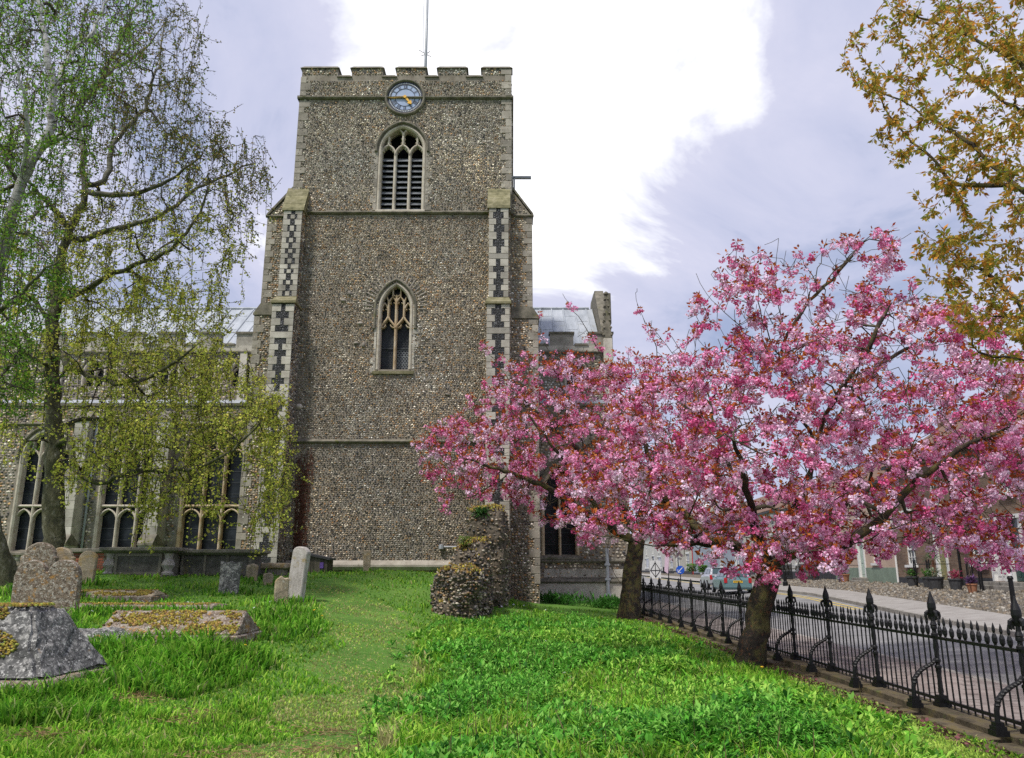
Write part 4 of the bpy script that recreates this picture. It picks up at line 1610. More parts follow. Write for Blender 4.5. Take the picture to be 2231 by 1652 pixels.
# ------------------------------------------------------------------ terraced houses
m_, nt_, b_ = mat_new('dark_brown_brick')
tc = nd(nt_, 'ShaderNodeTexCoord')
mp = nd(nt_, 'ShaderNodeMapping')
mp.inputs['Rotation'].default_value = (math.pi / 2, 0, 0)
nt_.links.new(tc.outputs['Object'], mp.inputs['Vector'])
br = nd(nt_, 'ShaderNodeTexBrick')
br.inputs['Scale'].default_value = 1.0
br.inputs['Brick Width'].default_value = .225
br.inputs['Row Height'].default_value = .075
br.inputs['Mortar Size'].default_value = .008
br.inputs['Color1'].default_value = (.15, .085, .055, 1)
br.inputs['Color2'].default_value = (.23, .145, .09, 1)
br.inputs['Mortar'].default_value = (.2, .18, .15, 1)
nt_.links.new(mp.outputs[0], br.inputs['Vector'])
c_ = mixc(nt_, thresh(nt_, noise(nt_, 1.1, 6, .65), .45, .68), br.outputs['Color'], (.075, .05, .038))
nt_.links.new(c_, b_.inputs['Base Color'])
b_.inputs['Roughness'].default_value = .9
bump(nt_, b_, br.outputs['Fac'], -.4, .01)
M_BRICK = m_
M_BRICKRED = m_.copy()
M_BRICKRED.name = 'red_brick'
for n in M_BRICKRED.node_tree.nodes:
    if n.type == 'TEX_BRICK':
        n.inputs['Color1'].default_value = (.22, .07, .04, 1)
        n.inputs['Color2'].default_value = (.3, .11, .06, 1)
M_PINK = mottled('pink_render', [(.3, (.42, .31, .25)), (.6, (.5, .38, .3))], 1.2, bstr=.15)
M_CREAM = mottled('white_render', [(.3, (.42, .41, .38)), (.6, (.52, .51, .48))], 1.2, bstr=.15)
M_BLUEGREY = mottled('blue_grey_render', [(.3, (.24, .275, .32)), (.6, (.32, .355, .41))], 1.2, bstr=.2)
M_STONEGREY = mottled('cream_stucco', [(.3, (.36, .34, .29)), (.6, (.46, .44, .38))], 1.2, bstr=.2)
M_GREENP = plain('sage_green_paint', (.19, .25, .19), rough=.7, var=.15, nscale=2)
M_DKPLINTH = plain('tarred_plinth', (.03, .032, .038), rough=.8, var=.3)
M_OLIVE = plain('olive_door_paint', (.24, .22, .09), rough=.45, var=.08)
M_PALEGREEN = plain('pale_green_door_paint', (.38, .47, .41), rough=.45)
M_DKGREEN = plain('dark_green_door_paint', (.02, .06, .05), rough=.4)
M_SLATEBLUE = plain('blue_grey_door_paint', (.22, .29, .36), rough=.45)
M_BLACKDOOR = plain('black_door_paint', (.012, .012, .014), rough=.3)
M_REDPAINT = plain('red_paint', (.5, .03, .035), rough=.5)
M_TILE = mottled('roof_tile', [(.3, (.12, .07, .05)), (.6, (.2, .12, .085))], 3, bstr=.5, bscale=14)
m_, nt_, b_ = mat_new('house_window_glass')
nt_.links.new(ramp(nt_, noise(nt_, .8, 3), [(.35, (.03, .035, .04)), (.7, (.11, .12, .13))]), b_.inputs['Base Color'])
b_.inputs['Roughness'].default_value = .12
M_HGLASS = m_
M_NET = plain('net_curtain', (.5, .49, .46), rough=.9)
M_STEP = mottled('doorstep_stone', [(.3, (.16, .15, .13)), (.6, (.27, .255, .23))], 4, bstr=.3)
HA, HB = .06, 18.1
HROT = math.atan2(-1.0, -HA)
HL = math.hypot(1, HA)


def facY(vx):
    a = (vx - CX) / FPX
    return HB / (a * .9716 - HA)


def rectloop(x0, x1, z0, z1):
    return [(x1, z0), (x0, z0), (x0, z1), (x1, z1)]


def house(label, v_far, v_near, wall, plinth, ph, eave, wins, doors, roofh=2.6, chimney=True, rail=None, pipe=None, upper=True, name='terraced_house'):
    """one house of the terrace; local x runs along the facade towards the camera, local y into the house"""
    y1, y0 = facY(v_far), facY(v_near)
    L = (y1 - y0) * HL
    h = frame(name, (HB + HA * y1, y1, .84), HROT, label, 'house')
    U = lambda v: (y1 - facY(v)) * HL
    holes = []
    todo = []
    for v, w, s, hh in wins:
        u = U(v)
        todo.append((u, w, s, hh))
    if upper:
        us = [t[0] for t in todo] + [U(d[0]) for d in doors]
        for u in sorted(us):
            if .6 < u < L - .6 and all(abs(u - t[0]) > 1.25 or t[2] < 3 for t in todo):
                todo.append((u, .95, 3.75, 1.35))
    for u, w, s, hh in todo:
        holes.append(rectloop(u - w / 2, u + w / 2, s, s + hh))
    for v, w, hh, dm in doors:
        u = U(v)
        holes.append(rectloop(u - w / 2, u + w / 2, .28, .28 + hh))
    f = wall_holes('wall', wall, h, [(0, -.6), (L - .004, -.6), (L - .004, eave), (0, eave)], holes, 0, .14)
    D = 8.0
    MB().poly([(0.002, .002, -.6), (0.002, D, -.6), (0.002, D, eave), (0.002, D / 2, eave + roofh - .05), (0.002, .002, eave)]).build('gable_wall', wall, h)
    MB().poly([(L - .006, .002, -.6), (L - .006, .002, eave), (L - .006, D / 2, eave + roofh - .05), (L - .006, D, eave), (L - .006, D, -.6)]).build('gable_wall', wall, h)
    MB().hexa([(0, -.22, eave - .05), (L, -.22, eave - .05), (L, D / 2, eave + roofh), (0, D / 2, eave + roofh)], [(0, -.25, eave + .06), (L, -.25, eave + .06), (L, D / 2, eave + roofh + .13), (0, D / 2, eave + roofh + .13)]).hexa(
        [(0, D / 2, eave + roofh), (L, D / 2, eave + roofh), (L, D + .2, eave - .05), (0, D + .2, eave - .05)], [(0, D / 2, eave + roofh + .13), (L, D / 2, eave + roofh + .13), (L, D + .2, eave + .06), (0, D + .2, eave + .06)]).build('roof', M_TILE, h)
    if chimney:
        c = MB().box(L - 1.1, L - .3, D / 2 - .4, D / 2 + .4, eave + roofh - .8, eave + roofh + 1.1).build('chimney', M_BRICKRED, h)
        for t in (-.2, .2):
            MB().lathe([(.12, 0), (.1, .4)], (L - .7 + t, D / 2, eave + roofh + 1.1), 8).build('chimney_pot', M_TILE, c)
    if plinth:
        segs = []
        last = 0.0
        for v, w, hh, dm in sorted(doors, key=lambda d: U(d[0])):
            segs.append((last, U(v) - w / 2 - .1))
            last = U(v) + w / 2 + .1
        segs.append((last, L - .01))
        mb = MB()
        for a, b in segs:
            if b - a > .05:
                mb.box(a, b, -.045, .05, -.6, ph)
        mb.build('plinth', plinth, h)
    MB().box(.01, L - .015, -.3, -.2, eave - .14, eave - .02).build('gutter', M_IRON, h)
    for u, w, s, hh in todo:
        wv = bpy.data.objects.new('window', None)
        COL.objects.link(wv)
        wv.parent = h
        MB().poly([(u - w / 2, .11, s), (u + w / 2, .11, s), (u + w / 2, .11, s + hh), (u - w / 2, .11, s + hh)]).build('pane', M_HGLASS, wv)
        fr = MB()
        for x0, x1, z0, z1 in ((u - w / 2, u - w / 2 + .07, s, s + hh), (u + w / 2 - .07, u + w / 2, s, s + hh), (u - w / 2 + .07, u + w / 2 - .07, s, s + .07), (u - w / 2 + .07, u + w / 2 - .07, s + hh - .07, s + hh),
                               (u - w / 2 + .07, u + w / 2 - .07, s + hh / 2 - .035, s + hh / 2 + .035)):
            fr.box(x0, x1, .05, .108, z0, z1)
        for c in (1, 2):
            x = u - w / 2 + w * c / 3
            fr.box(x - .014, x + .014, .075, .106, s + .07, s + hh - .07)
        for c in (1, 3):
            z = s + hh * c / 4
            fr.box(u - w / 2 + .07, u + w / 2 - .07, .078, .104, z - .014, z + .014)
        fr.build('sash_frame', M_PAINTW, wv)
        MB().box(u - w / 2 - .14, u + w / 2 + .14, -.12, .13, s - .13, s - .002).build('sill', M_PAINTW, wv)
        ar_ = MB().box(u - w / 2 - .02, u + w / 2 + .02, -.025, .04, s + hh + .003, s + hh + .2).build('lintel', M_PAINTW if wall in (M_PINK, M_CREAM, M_BLUEGREY, M_STONEGREY) else M_BRICKRED, wv)
        for e in (-1, 1):
            MB().box(u + e * (w * .3) - w * .14, u + e * (w * .3) + w * .14, .125, .135, s, s + hh).build('curtain', M_NET, wv)
    for v, w, hh, dm in doors:
        u = U(v)
        dv = bpy.data.objects.new('door', None)
        COL.objects.link(dv)
        dv.parent = h
        lf = MB().box(u - w / 2 + .06, u + w / 2 - .06, .08, .13, .28, .28 + hh - .42)
        for px0, px1 in ((-.36, -.06), (.06, .36)):
            for pz0, pz1 in ((.2, .75), (.85, 1.5)):
                lf.box(u + px0 * w, u + px1 * w, .062, .09, .28 + pz0, .28 + pz1)
        lf.build('door_leaf', dm, dv)
        MB().poly([(u - w / 2, .12, .28 + hh - .36), (u + w / 2, .12, .28 + hh - .36), (u + w / 2, .12, .28 + hh), (u - w / 2, .12, .28 + hh)]).build('fanlight', M_HGLASS, dv)
        fr = MB().box(u - w / 2 - .1, u - w / 2 + .06, -.05, .132, .28, .28 + hh).box(u + w / 2 - .06, u + w / 2 + .1, -.05, .132, .28, .28 + hh)
        fr.box(u - w / 2 - .2, u + w / 2 + .2, -.14, .05, .28 + hh, .28 + hh + .16).box(u - w / 2, u + w / 2, .05, .132, .28 + hh - .42, .28 + hh - .36)
        fr.build('door_surround', M_PAINTW, dv)
        MB().lathe([(.0, 0), (.035, .02), (.03, .05)], (u + w * .3, .06, 1.3), 8).build('handle', M_GOLD, dv)
        for k in range(2):
            MB().box(u - w / 2 - .3 - .12 * k, u + w / 2 + .3 + .12 * k, -.45 - .35 * k, -.002 if k == 0 else -.45, -.5, .26 - .14 * k).build('doorstep', M_STEP, dv, bevel=.012)
    if rail:
        mb = MB()
        for va, vb in rail:
            ua, ub = U(va), U(vb)
            for z in (.12, .98):
                mb.box(ua, ub, -1.02, -.99, z, z + .03)
            for x in np.arange(ua, ub + .01, .13):
                mb.box(x - .01, x + .01, -1.018, -.992, -.1, 1.12)
            for x in (ua, ub):
                mb.box(x - .02, x + .02, -1.03, -.98, -.1, 1.2)
                mb.box(x - .012, x + .012, -1.0, -.02, .98, 1.01)
        mb.build('railing', M_IRON, h)
    for v, m in (pipe or []):
        u = U(v)
        MB().tube([(u, -.07, -.2), (u, -.07, eave - .05)], .055, 8).build('downpipe', m, h)
    return h


house('dark brick house with green door behind the white banded bollard', 2193, 2330, M_BRICK, M_DKPLINTH, .35, 5.9, [(2300, 1.0, 1.0, 1.5)], [(2221, .95, 2.45, M_DKGREEN)])
house('dark brick house with white door behind iron stair rails', 2092, 2193, M_BRICK, M_DKPLINTH, .4, 6.1, [(2137, 1.2, 1.0, 1.5)], [(2178, .9, 2.4, M_PAINTW)], rail=[(2160, 2172), (2186, 2192)], pipe=[(2096, M_IRON)])
house('brown brick house with olive green door', 1955, 2091.6, M_BRICK, M_DKPLINTH, .35, 6.2, [(1989, 1.05, .98, 1.55)], [(2056, .98, 2.5, M_OLIVE)], rail=[(2038, 2042), (2068, 2074)], pipe=[(1957, M_PAINTW)])
house('pink rendered house with sage green base', 1821, 1954.6, M_PINK, M_GREENP, .85, 5.6, [(1912, 1.0, 1.1, 1.4), (1842, .9, 1.1, 1.4)], [(1880, .95, 2.4, M_PALEGREEN)], rail=[(1862, 1872)])
house('white rendered house with dark base and front railings', 1714, 1820.6, M_CREAM, M_DKPLINTH, .6, 5.4, [(1796, 1.0, 1.1, 1.4), (1738, .9, 1.1, 1.4)], [(1762, .9, 2.4, M_REDPAINT)], rail=[(1724, 1755), (1772, 1816)], pipe=[(1775, M_REDPAINT)])
house('narrow cream house partly hidden by the near cherry trunk', 1624, 1713.7, M_STONEGREY, M_DKPLINTH, .5, 5.6, [(1690, 1.0, 1.0, 1.5)], [(1650, .95, 2.4, M_BLACKDOOR)])
house('blue grey house with white sash windows behind two round shrubs', 1509, 1623.7, M_BLUEGREY, M_DKPLINTH, .3, 5.7, [(1528, 2.4, 1.0, 1.6), (1572, 1.8, 1.0, 1.3)], [(1607, 1.2, 2.4, M_SLATEBLUE)], pipe=[(1511, M_REDPAINT)], chimney=False)
house('distant cream stucco house with columned dark doorway', 1452, 1508.8, M_STONEGREY, M_DKPLINTH, .5, 7.2, [(1499, 3.0, 1.0, 1.9), (1463, 4, 1.0, 1.9)], [(1478, 2.6, 2.9, M_BLACKDOOR)], chimney=False, rail=[(1458, 1470)])
house('farthest white house at the bend of the street', 1396, 1451.8, M_CREAM, M_DKPLINTH, .5, 7.4, [(1437, 6, 1.0, 1.9), (1410, 7, 1.0, 1.9)], [(1424, 4, 2.9, M_BLACKDOOR)], chimney=False)

# ------------------------------------------------------------------ street furniture
def fac_point(vx, out):
    y = facY(vx)
    return Vector((HB + HA * y - out, y, float(street_z(HB + HA * y - out)) + .085))


M_POT = plain('grey_lead_planter', (.05, .052, .055), rough=.7, var=.3)
M_TERRA = plain('terracotta', (.33, .15, .08), rough=.8, var=.2)
M_LEAFV = vcol_mat('leaf', rough=.55, trans=.3, var=.25, nscale=9)


def leaf_fan(name, parent, c, n, L, W, col, spread=1.0, up=.5, droop=.4, mat=None, seed=0):
    """rosette of pointed leaves, each a folded blade"""
    r = np.random.default_rng(seed)
    a = r.uniform(0, 2 * math.pi, n)
    e = np.clip(r.normal(up, .35, n), -.2, 1.45)
    d = np.stack([np.cos(a) * np.cos(e), np.sin(a) * np.cos(e), np.sin(e)], -1)
    l = L * r.uniform(.6, 1.1, n)[:, None]
    s = np.stack([-np.sin(a), np.cos(a), np.zeros(n)], -1)
    o = np.asarray(c) + r.uniform(-1, 1, (n, 3)) * np.array([spread, spread, spread * .8])
    mid = o + d * l * .5
    tip = o + d * l + np.array([0, 0, -1]) * l * droop * r.uniform(.3, 1, (n, 1))
    V = np.stack([o, mid + s * W, tip, mid - s * W], 1).reshape(-1, 3)
    cc = np.asarray(col) * r.uniform(.6, 1.3, (n, 1)) * np.ones((n, 3))
    return fast(name, V, np.arange(4 * n), np.full(n, 4), mat or M_LEAFV, parent, np.repeat(cc, 4, 0))


def planter(vx, out, label, r=.28, h=.5, mat=None, plant='low', col=(.06, .16, .03), seed=0):
    p = fac_point(vx, out)
    t = empty('planter', p, label, 'plant pot', 'plant pots in front of the terrace')
    MB().lathe([(r * .72, 0), (r * .95, h * .85), (r * 1.06, h * .87), (r * 1.06, h), (r * .9, h), (r * .88, h * .9), (.01, h * .9)], p, 14).build('pot', mat or M_POT, t, smooth=False)
    if plant == 'palm':
        MB().tube([p + Vector((0, 0, h * .8)), p + Vector((.03, 0, h + .75))], [.07, .05], 7).build('stem', M_TERRA, t)
        leaf_fan('fronds', t, p + Vector((.03, 0, h + .85)), 70, .75, .028, col, .06, .45, .5, seed=seed)
    else:
        leaf_fan('leaves', t, p + Vector((0, 0, h + .1)), 90, .24, .035, col, r * .75, .6, .3, seed=seed)


planter(2035, 1.1, 'dark round pot with low green plant left of the olive door', seed=1)
planter(2072, 1.1, 'dark round pot with bright green plant right of the olive door', col=(.09, .26, .03), seed=2)
planter(2096, 1.3, 'tall spiky palm in a grey pot beside the black downpipe', r=.3, plant='palm', col=(.13, .2, .09), seed=3)
planter(2108, 1.5, 'wide grey pot of pale leaves in front of the palm', r=.36, h=.55, col=(.2, .25, .16), seed=4)
planter(2150, 1.4, 'grey pot with pink flowers by the stair rails', col=(.4, .05, .12), seed=5)
planter(2205, 1.7, 'small terracotta pot on the step of the green door', r=.2, h=.35, mat=M_TERRA, col=(.16, .08, .2), seed=6)
planter(1874, 1.0, 'terracotta pot with bare twiggy shrub by the pale green door', r=.3, h=.5, mat=M_TERRA, col=(.12, .1, .06), seed=7)

for vx, out, rr, lab, sd in ((1528, 1.2, .95, 'larger rounded green shrub before the blue grey house', 31), (1553, 1.2, .8, 'smaller rounded green shrub before the blue grey house, nearer the car', 32)):
    p = fac_point(vx, out)
    t = empty('shrub', p, lab, 'shrub', 'shrubs before the blue grey house')
    MB().tube([p, p + Vector((0, 0, rr * .9))], [.07, .03], 6).build('trunk', M_TERRA, t)
    leaf_fan('crown', t, p + Vector((0, 0, rr * .9)), 900, .2, .06, (.11, .26, .03), rr * .62, .5, .3, seed=sd)

# lamp post
p = fac_point(1856, 4.2)
lp = empty('lamp_post', p, 'black iron lamp post standing on the cobbles before the pink house', 'lamp post')
MB().lathe([(.16, 0), (.16, .25), (.11, .3), (.1, .9), (.07, .95), (.06, 3.6), (.09, 3.7), (.05, 3.8), (.05, 4.0)], p, 12).build('column', M_IRON, lp)
MB().lathe([(.12, 4.0), (.22, 4.45), (.22, 4.47), (.1, 4.65), (.03, 4.8)], p, 6).build('lantern', M_HGLASS, lp)

# bollard with a white band
p = Vector((P(2211, 1330, 24.2).x, 24.2, 0))
p.z = float(street_z(p.x)) + .1
bo = empty('bollard', p, 'black bollard with white band near the right edge', 'bollard')
MB().lathe([(.1, 0), (.1, .12), (.075, .16), (.065, .86), (.085, .88), (.085, .92), (.065, .95), (.065, 1.1), (.075, 1.12), (.06, 1.18), (.01, 1.2)], p, 14).build('shaft', M_IRON, bo)
MB().lathe([(.069, .97), (.069, 1.07)], p, 14).build('white_band', M_PAINTW, bo)

# keep-left sign and a white gate board far up the street
M_SIGNBLUE = plain('sign_blue', (.015, .10, .55), rough=.4)
p = P(1482, 1242, 60)
bs = empty('road_sign', (p.x, 60, .0), 'round blue road sign with white arrow up the street', 'road sign')
MB().tube([(p.x, 60.03, 0), (p.x, 60.03, p.z + .25)], .035, 8).build('post', M_IRON, bs)
sg = disc('sign_disc', M_SIGNBLUE, .001, .31, 60 - .04, k=28, x=p.x, z=p.z, th=.03, parent=bs)
mb = MB()
for a, b, w in (((.17, .17), (-.14, -.14), .05), ((-.18, -.18), (-.18, .05), .035), ((-.18, -.18), (.05, -.18), .035)):
    mb.bar_xz([(p.x + a[0], p.z + a[1]), (p.x + b[0], p.z + b[1])], w * 1.4, 60 - .055, 60 - .03)
mb.build('arrow', M_PAINTW, bs)
p = P(1428, 1243, 62)
ws = empty('notice_board', (p.x, 62, 0), 'white board with dark crossed bars far up the street', 'notice board')
MB().box(p.x - .42, p.x + .42, 62, 62.04, p.z - .6, p.z + .75).build('board', M_PAINTW, ws)
mb = MB()
for a, b in (((-.38, 0), (0, .6)), ((0, .6), (.38, 0)), ((.38, 0), (0, -.5)), ((0, -.5), (-.38, 0)), ((0, -.55), (0, .7)), ((-.4, 0), (.4, 0))):
    mb.bar_xz([(p.x + a[0], p.z + a[1]), (p.x + b[0], p.z + b[1])], .05, 61.975, 62.0)
mb.build('bars', M_IRON, ws)
MB().tube([(p.x - .35, 62.06, 0), (p.x - .35, 62.06, p.z)], .04, 6).tube([(p.x + .35, 62.06, 0), (p.x + .35, 62.06, p.z)], .04, 6).build('posts', M_IRON, ws)
# pink and white banner on a pole
p = P(1455, 1215, 61)
bn = empty('banner', (p.x, 61, 0), 'pale pink banner hanging from a pole up the street', 'banner')
MB().tube([(p.x, 61, 0), (p.x, 61, p.z + 1.9)], .04, 8).build('pole', M_IRON, bn)
MB().hexa([(p.x - .32, 60.95, p.z - 1.0), (p.x - .05, 60.95, p.z - 1.2), (p.x - .05, 60.97, p.z - 1.2), (p.x - .32, 60.97, p.z - 1.0)], [(p.x - .05, 60.95, p.z + 1.7), (p.x + .3, 60.95, p.z + 1.7), (p.x + .3, 60.97, p.z + 1.7), (p.x - .05, 60.97, p.z + 1.7)]).build('cloth', plain('pink_cloth', (.7, .52, .62), rough=.9), bn)

# ------------------------------------------------------------------ cars
M_TYRE = plain('tyre_rubber', (.012, .012, .012), rough=.9)
M_RIM = plain('wheel_alloy', (.4, .41, .42), rough=.35, metal=.6)
M_REDLIGHT = plain('tail_light', (.45, .015, .02), rough=.15)
M_PLATE = plain('yellow_number_plate', (.8, .5, .03), rough=.45, var=.03)
M_CARGLASS = plain('car_glass', (.05, .085, .09), rough=.05, spec=.8)


def car(name, loc, rz, label, paint, plate=None):
    """hatchback, local +y is forward, origin at ground under the middle"""
    c = frame(name, loc, rz, label, 'car', 'cars in the street')
    # body lofted from cross sections: y, half width, z bottom, z shoulder
    secs = [(-2.0, .70, .32, .78), (-1.95, .80, .26, .93), (-1.6, .85, .24, .97), (-.6, .87, .22, .96), (.6, .87, .22, .94), (1.2, .86, .22, .86), (1.75, .81, .26, .74), (1.98, .68, .34, .6)]
    V = []
    for y, w, zb, zs in secs:
        V += [(-w * .9, y, zb), (-w, y, zb + .14), (-w, y, zs - .14), (-w * .93, y, zs), (w * .93, y, zs), (w, y, zs - .14), (w, y, zb + .14), (w * .9, y, zb)]
    mb = MB()
    mb.v = V
    k = 8
    for i in range(len(secs) - 1):
        for j in range(k):
            a, b = i * k + j, i * k + (j + 1) % k
            mb.f.append([a, b, b + k, a + k])
    mb.f.append(list(range(k)))
    mb.f.append([(len(secs) - 1) * k + j for j in range(k)][::-1])
    mb.build('body', paint, c, bevel=.02, seg=2, smooth=False)
    cs = [(-1.85, .74, .93, -1.62, .60, 1.40), (.95, .74, .90, .25, .60, 1.42)]
    (y0, w0, z0, yt0, wt0, zt0), (y1, w1, z1, yt1, wt1, zt1) = cs
    MB().hexa([(-w0, y0, z0 - .02), (w0, y0, z0 - .02), (w1, y1, z1 - .02), (-w1, y1, z1 - .02)], [(-wt0, yt0, zt0), (wt0, yt0, zt0), (wt1, yt1, zt1), (-wt1, yt1, zt1)]).build('cabin', paint, c, bevel=.05, seg=2)
    # glass set just proud of the cabin
    def lerp(a, b, t):
        return tuple(p + (q - p) * t for p, q in zip(a, b))
    A, B, C_, D = (-w0, y0, z0), (w0, y0, z0), (wt0, yt0, zt0), (-wt0, yt0, zt0)
    def pane(nm, A, B, C_, D, off, m0=.1, m1=.9, n0=.16, n1=.86):
        q = []
        for s, t in ((m0, n0), (m1, n0), (m1, n1), (m0, n1)):
            q.append(tuple(x + o for x, o in zip(lerp(lerp(A, B, s), lerp(D, C_, s), t), off)))
        MB().hexa(q, [tuple(x + o for x, o in zip(p, off)) for p in q]).build(nm, M_CARGLASS, c)
    pane('rear_window', A, B, C_, D, (0, -.012, .006))
    pane('windscreen', (w1, y1, z1), (-w1, y1, z1), (-wt1, yt1, zt1), (wt1, yt1, zt1), (0, .012, .006))
    for s in (-1, 1):
        pane('side_window', (s * w0, y0, z0), (s * w1, y1, z1), (s * wt1, yt1, zt1), (s * wt0, yt0, zt0), (s * .012, 0, 0), .1, .48)
        pane('side_window', (s * w0, y0, z0), (s * w1, y1, z1), (s * wt1, yt1, zt1), (s * wt0, yt0, zt0), (s * .012, 0, 0), .52, .9)
        MB().box(s * .70 - .09, s * .70 + .09, -2.03, -1.9, .62, .92).build('tail_light', M_REDLIGHT, c, bevel=.02)
        MB().box(s * .62 - .12, s * .62 + .12, 1.86, 1.95, .58, .7).build('headlight', M_WHITEDOT, c, bevel=.02)
        MB().box(s * .9 - .07, s * .9 + .07, .62, .74, .92, 1.04).build('door_mirror', paint, c, bevel=.02)
        for yw in (-1.25, 1.25):
            w = bpy.data.objects.new('wheel', None)
            COL.objects.link(w)
            w.parent = c
            w.location = (s * .80, yw, .3)
            w.rotation_euler = (0, math.pi / 2, 0)
            MB().lathe([(.2, -.095), (.28, -.09), (.3, -.05), (.3, .05), (.28, .09), (.2, .095)], k=20).build('tyre', M_TYRE, w)
            MB().lathe([(.2, -.098), (.06, -.102), (.06, .102), (.2, .098)], k=12).build('rim', M_RIM, w)
    MB().box(-.80, .80, -2.07, -1.93, .34, .56).build('rear_bumper', paint, c, bevel=.04, seg=2)
    MB().box(-.78, .78, 1.9, 2.04, .32, .52).build('front_bumper', paint, c, bevel=.04, seg=2)
    MB().box(-.55, .55, -1.72, -1.58, 1.395, 1.43).build('spoiler', paint, c, bevel=.01)
    pl = MB().box(-.27, .27, -2.02, -1.985, .64, .76).build('number_plate', M_PLATE, c)
    if plate:
        cu = bpy.data.curves.new('plate_lettering', 'FONT')
        cu.body = plate
        cu.size = .115
        cu.align_x = 'CENTER'
        cu.extrude = .001
        cu.materials.append(M_BLACKDOOR)
        t0 = bpy.data.objects.new('lettering_source', cu)
        COL.objects.link(t0)
        bpy.context.view_layer.update()
        me = bpy.data.meshes.new_from_object(t0.evaluated_get(bpy.context.evaluated_depsgraph_get()))
        bpy.data.objects.remove(t0)
        t = bpy.data.objects.new('lettering', me)
        COL.objects.link(t)
        t.parent = pl
        t.location = (0, -2.024, .662)
        t.rotation_euler = (math.pi / 2, 0, 0)
    return c


cp = P(1594, 1298, 49)
car('parked_car', (cp.x, 49, float(street_z(cp.x))), -.06, 'silver green hatchback with yellow number plate parked in the street', plain('silver_green_car_paint', (.15, .26, .27), rough=.25, metal=.3, var=.03), 'KP50 2LY')
cp = P(1562, 1292, 57)
car('parked_car', (cp.x, 57, float(street_z(cp.x))), -.06, 'silver car just beyond the green hatchback', plain('silver_car_paint', (.5, .51, .53), rough=.25, metal=.4, var=.03))

# ------------------------------------------------------------------ iron railings
fence = empty('iron_railing', (FENCE_X, 18, .05), 'black iron railing with fleur-de-lis posts along the street', 'railing')
M_PLINTH = mottled('mossy_plinth_stone', [(.3, (.045, .036, .022)), (.5, (.10, .08, .05)), (.7, (.17, .145, .10))], 5, bstr=.6, bscale=30, objrand=.2,
                   spots=[(5, .5, .65, (.11, .085, .03)), (7, .6, .7, (.09, .11, .03))])
Y0F, DYF, NP = 4.73, 1.56, 18
ZF = .09


def post_mesh():
    mb = MB()
    for r, z0, z1 in ((.07, 0, .05), (.058, .05, .09), (.045, .09, .13)):
        mb.box(-r, r, -r, r, z0, z1)
    k, n = 12, 46
    n0 = len(mb.v)
    for i in range(n + 1):
        z = .13 + (.88 - .13) * i / n
        tw = z * 26 if (.16 < z < .42 or .52 < z < .8) else (26 * .42 if z < .55 else 26 * .8)
        for j in range(k):
            a = 2 * math.pi * j / k
            rr = .024 * (1 + (.26 * math.cos(4 * a - 4 * tw * .25) if (.16 < z < .42 or .52 < z < .8) else 0))
            mb.v.append((rr * math.cos(a), rr * math.sin(a), z))
    for i in range(n):
        for j in range(k):
            a, b = n0 + i * k + j, n0 + i * k + (j + 1) % k
            mb.f.append([a, b, b + k, a + k])
    for z0, r in ((.43, .037), (.5, .035), (.78, .038), (.86, .036)):
        mb.lathe([(.022, z0 - .025), (r, z0 - .012), (r, z0 + .012), (.022, z0 + .025)], k=10)
    return mb


def finial_mesh():
    mb = MB()
    mb.lathe([(.022, .86), (.038, .89), (.024, .93), (.022, .98), (.034, 1.01), (.047, 1.08), (.045, 1.13), (.026, 1.19), (.006, 1.26)], k=12)
    for a in range(4):
        c, s = math.cos(a * math.pi / 2), math.sin(a * math.pi / 2)
        pts = [(.018, .98), (.034, 1.02), (.054, 1.036), (.073, 1.022), (.08, .988), (.075, .957), (.063, .948), (.057, .96)]
        mb.tube([(c * x, s * x, z) for x, z in pts], [.012, .017, .02, .019, .017, .014, .01, .005], 7)
    return mb


def brace_mesh():
    mb = MB()
    pts = [(-.02, .52), (-.06, .47), (-.14, .43), (-.22, .38), (-.28, .31), (-.305, .22), (-.31, .1)]
    mb.tube([(x, 0, z) for x, z in pts], [.02, .022, .024, .026, .026, .025, .025], 8)
    for i in range(10):
        t = .12 + i * .07
        f = t * 6
        i0 = min(int(f), 5)
        u = f - i0
        x = pts[i0][0] * (1 - u) + pts[i0 + 1][0] * u
        z = pts[i0][1] * (1 - u) + pts[i0 + 1][1] * u
        mb.lathe([(.022, -.014), (.033, 0), (.022, .014)], (x, 0, z), 8)
    for r, z0, z1 in ((.065, 0, .05), (.053, .05, .085), (.04, .085, .12)):
        mb.box(-.31 - r, -.31 + r, -r, r, z0, z1)
    return mb


proto = {}
for nm, f in (('post', post_mesh), ('finial', finial_mesh), ('brace', brace_mesh)):
    o = f().build(nm, M_IRON, None, smooth=False)
    proto[nm] = o.data
    bpy.data.objects.remove(o)
mb = MB().tube([(0, 0, .02), (0, 0, .76)], .0095, 6)
o = mb.build('picket', M_IRON)
proto['picket'] = o.data
bpy.data.objects.remove(o)
mb = MB().lathe([(.010, .74), (.018, .755), (.012, .77), (.025, .80), (.027, .84), (.016, .875), (.010, .885), (.017, .91), (.014, .94), (.002, .985)], k=8)
o = mb.build('spearhead', M_IRON)
proto['spearhead'] = o.data
bpy.data.objects.remove(o)


def inst(name, data, parent, loc):
    o = bpy.data.objects.new(name, data)
    o.location = loc
    return link(o, parent)


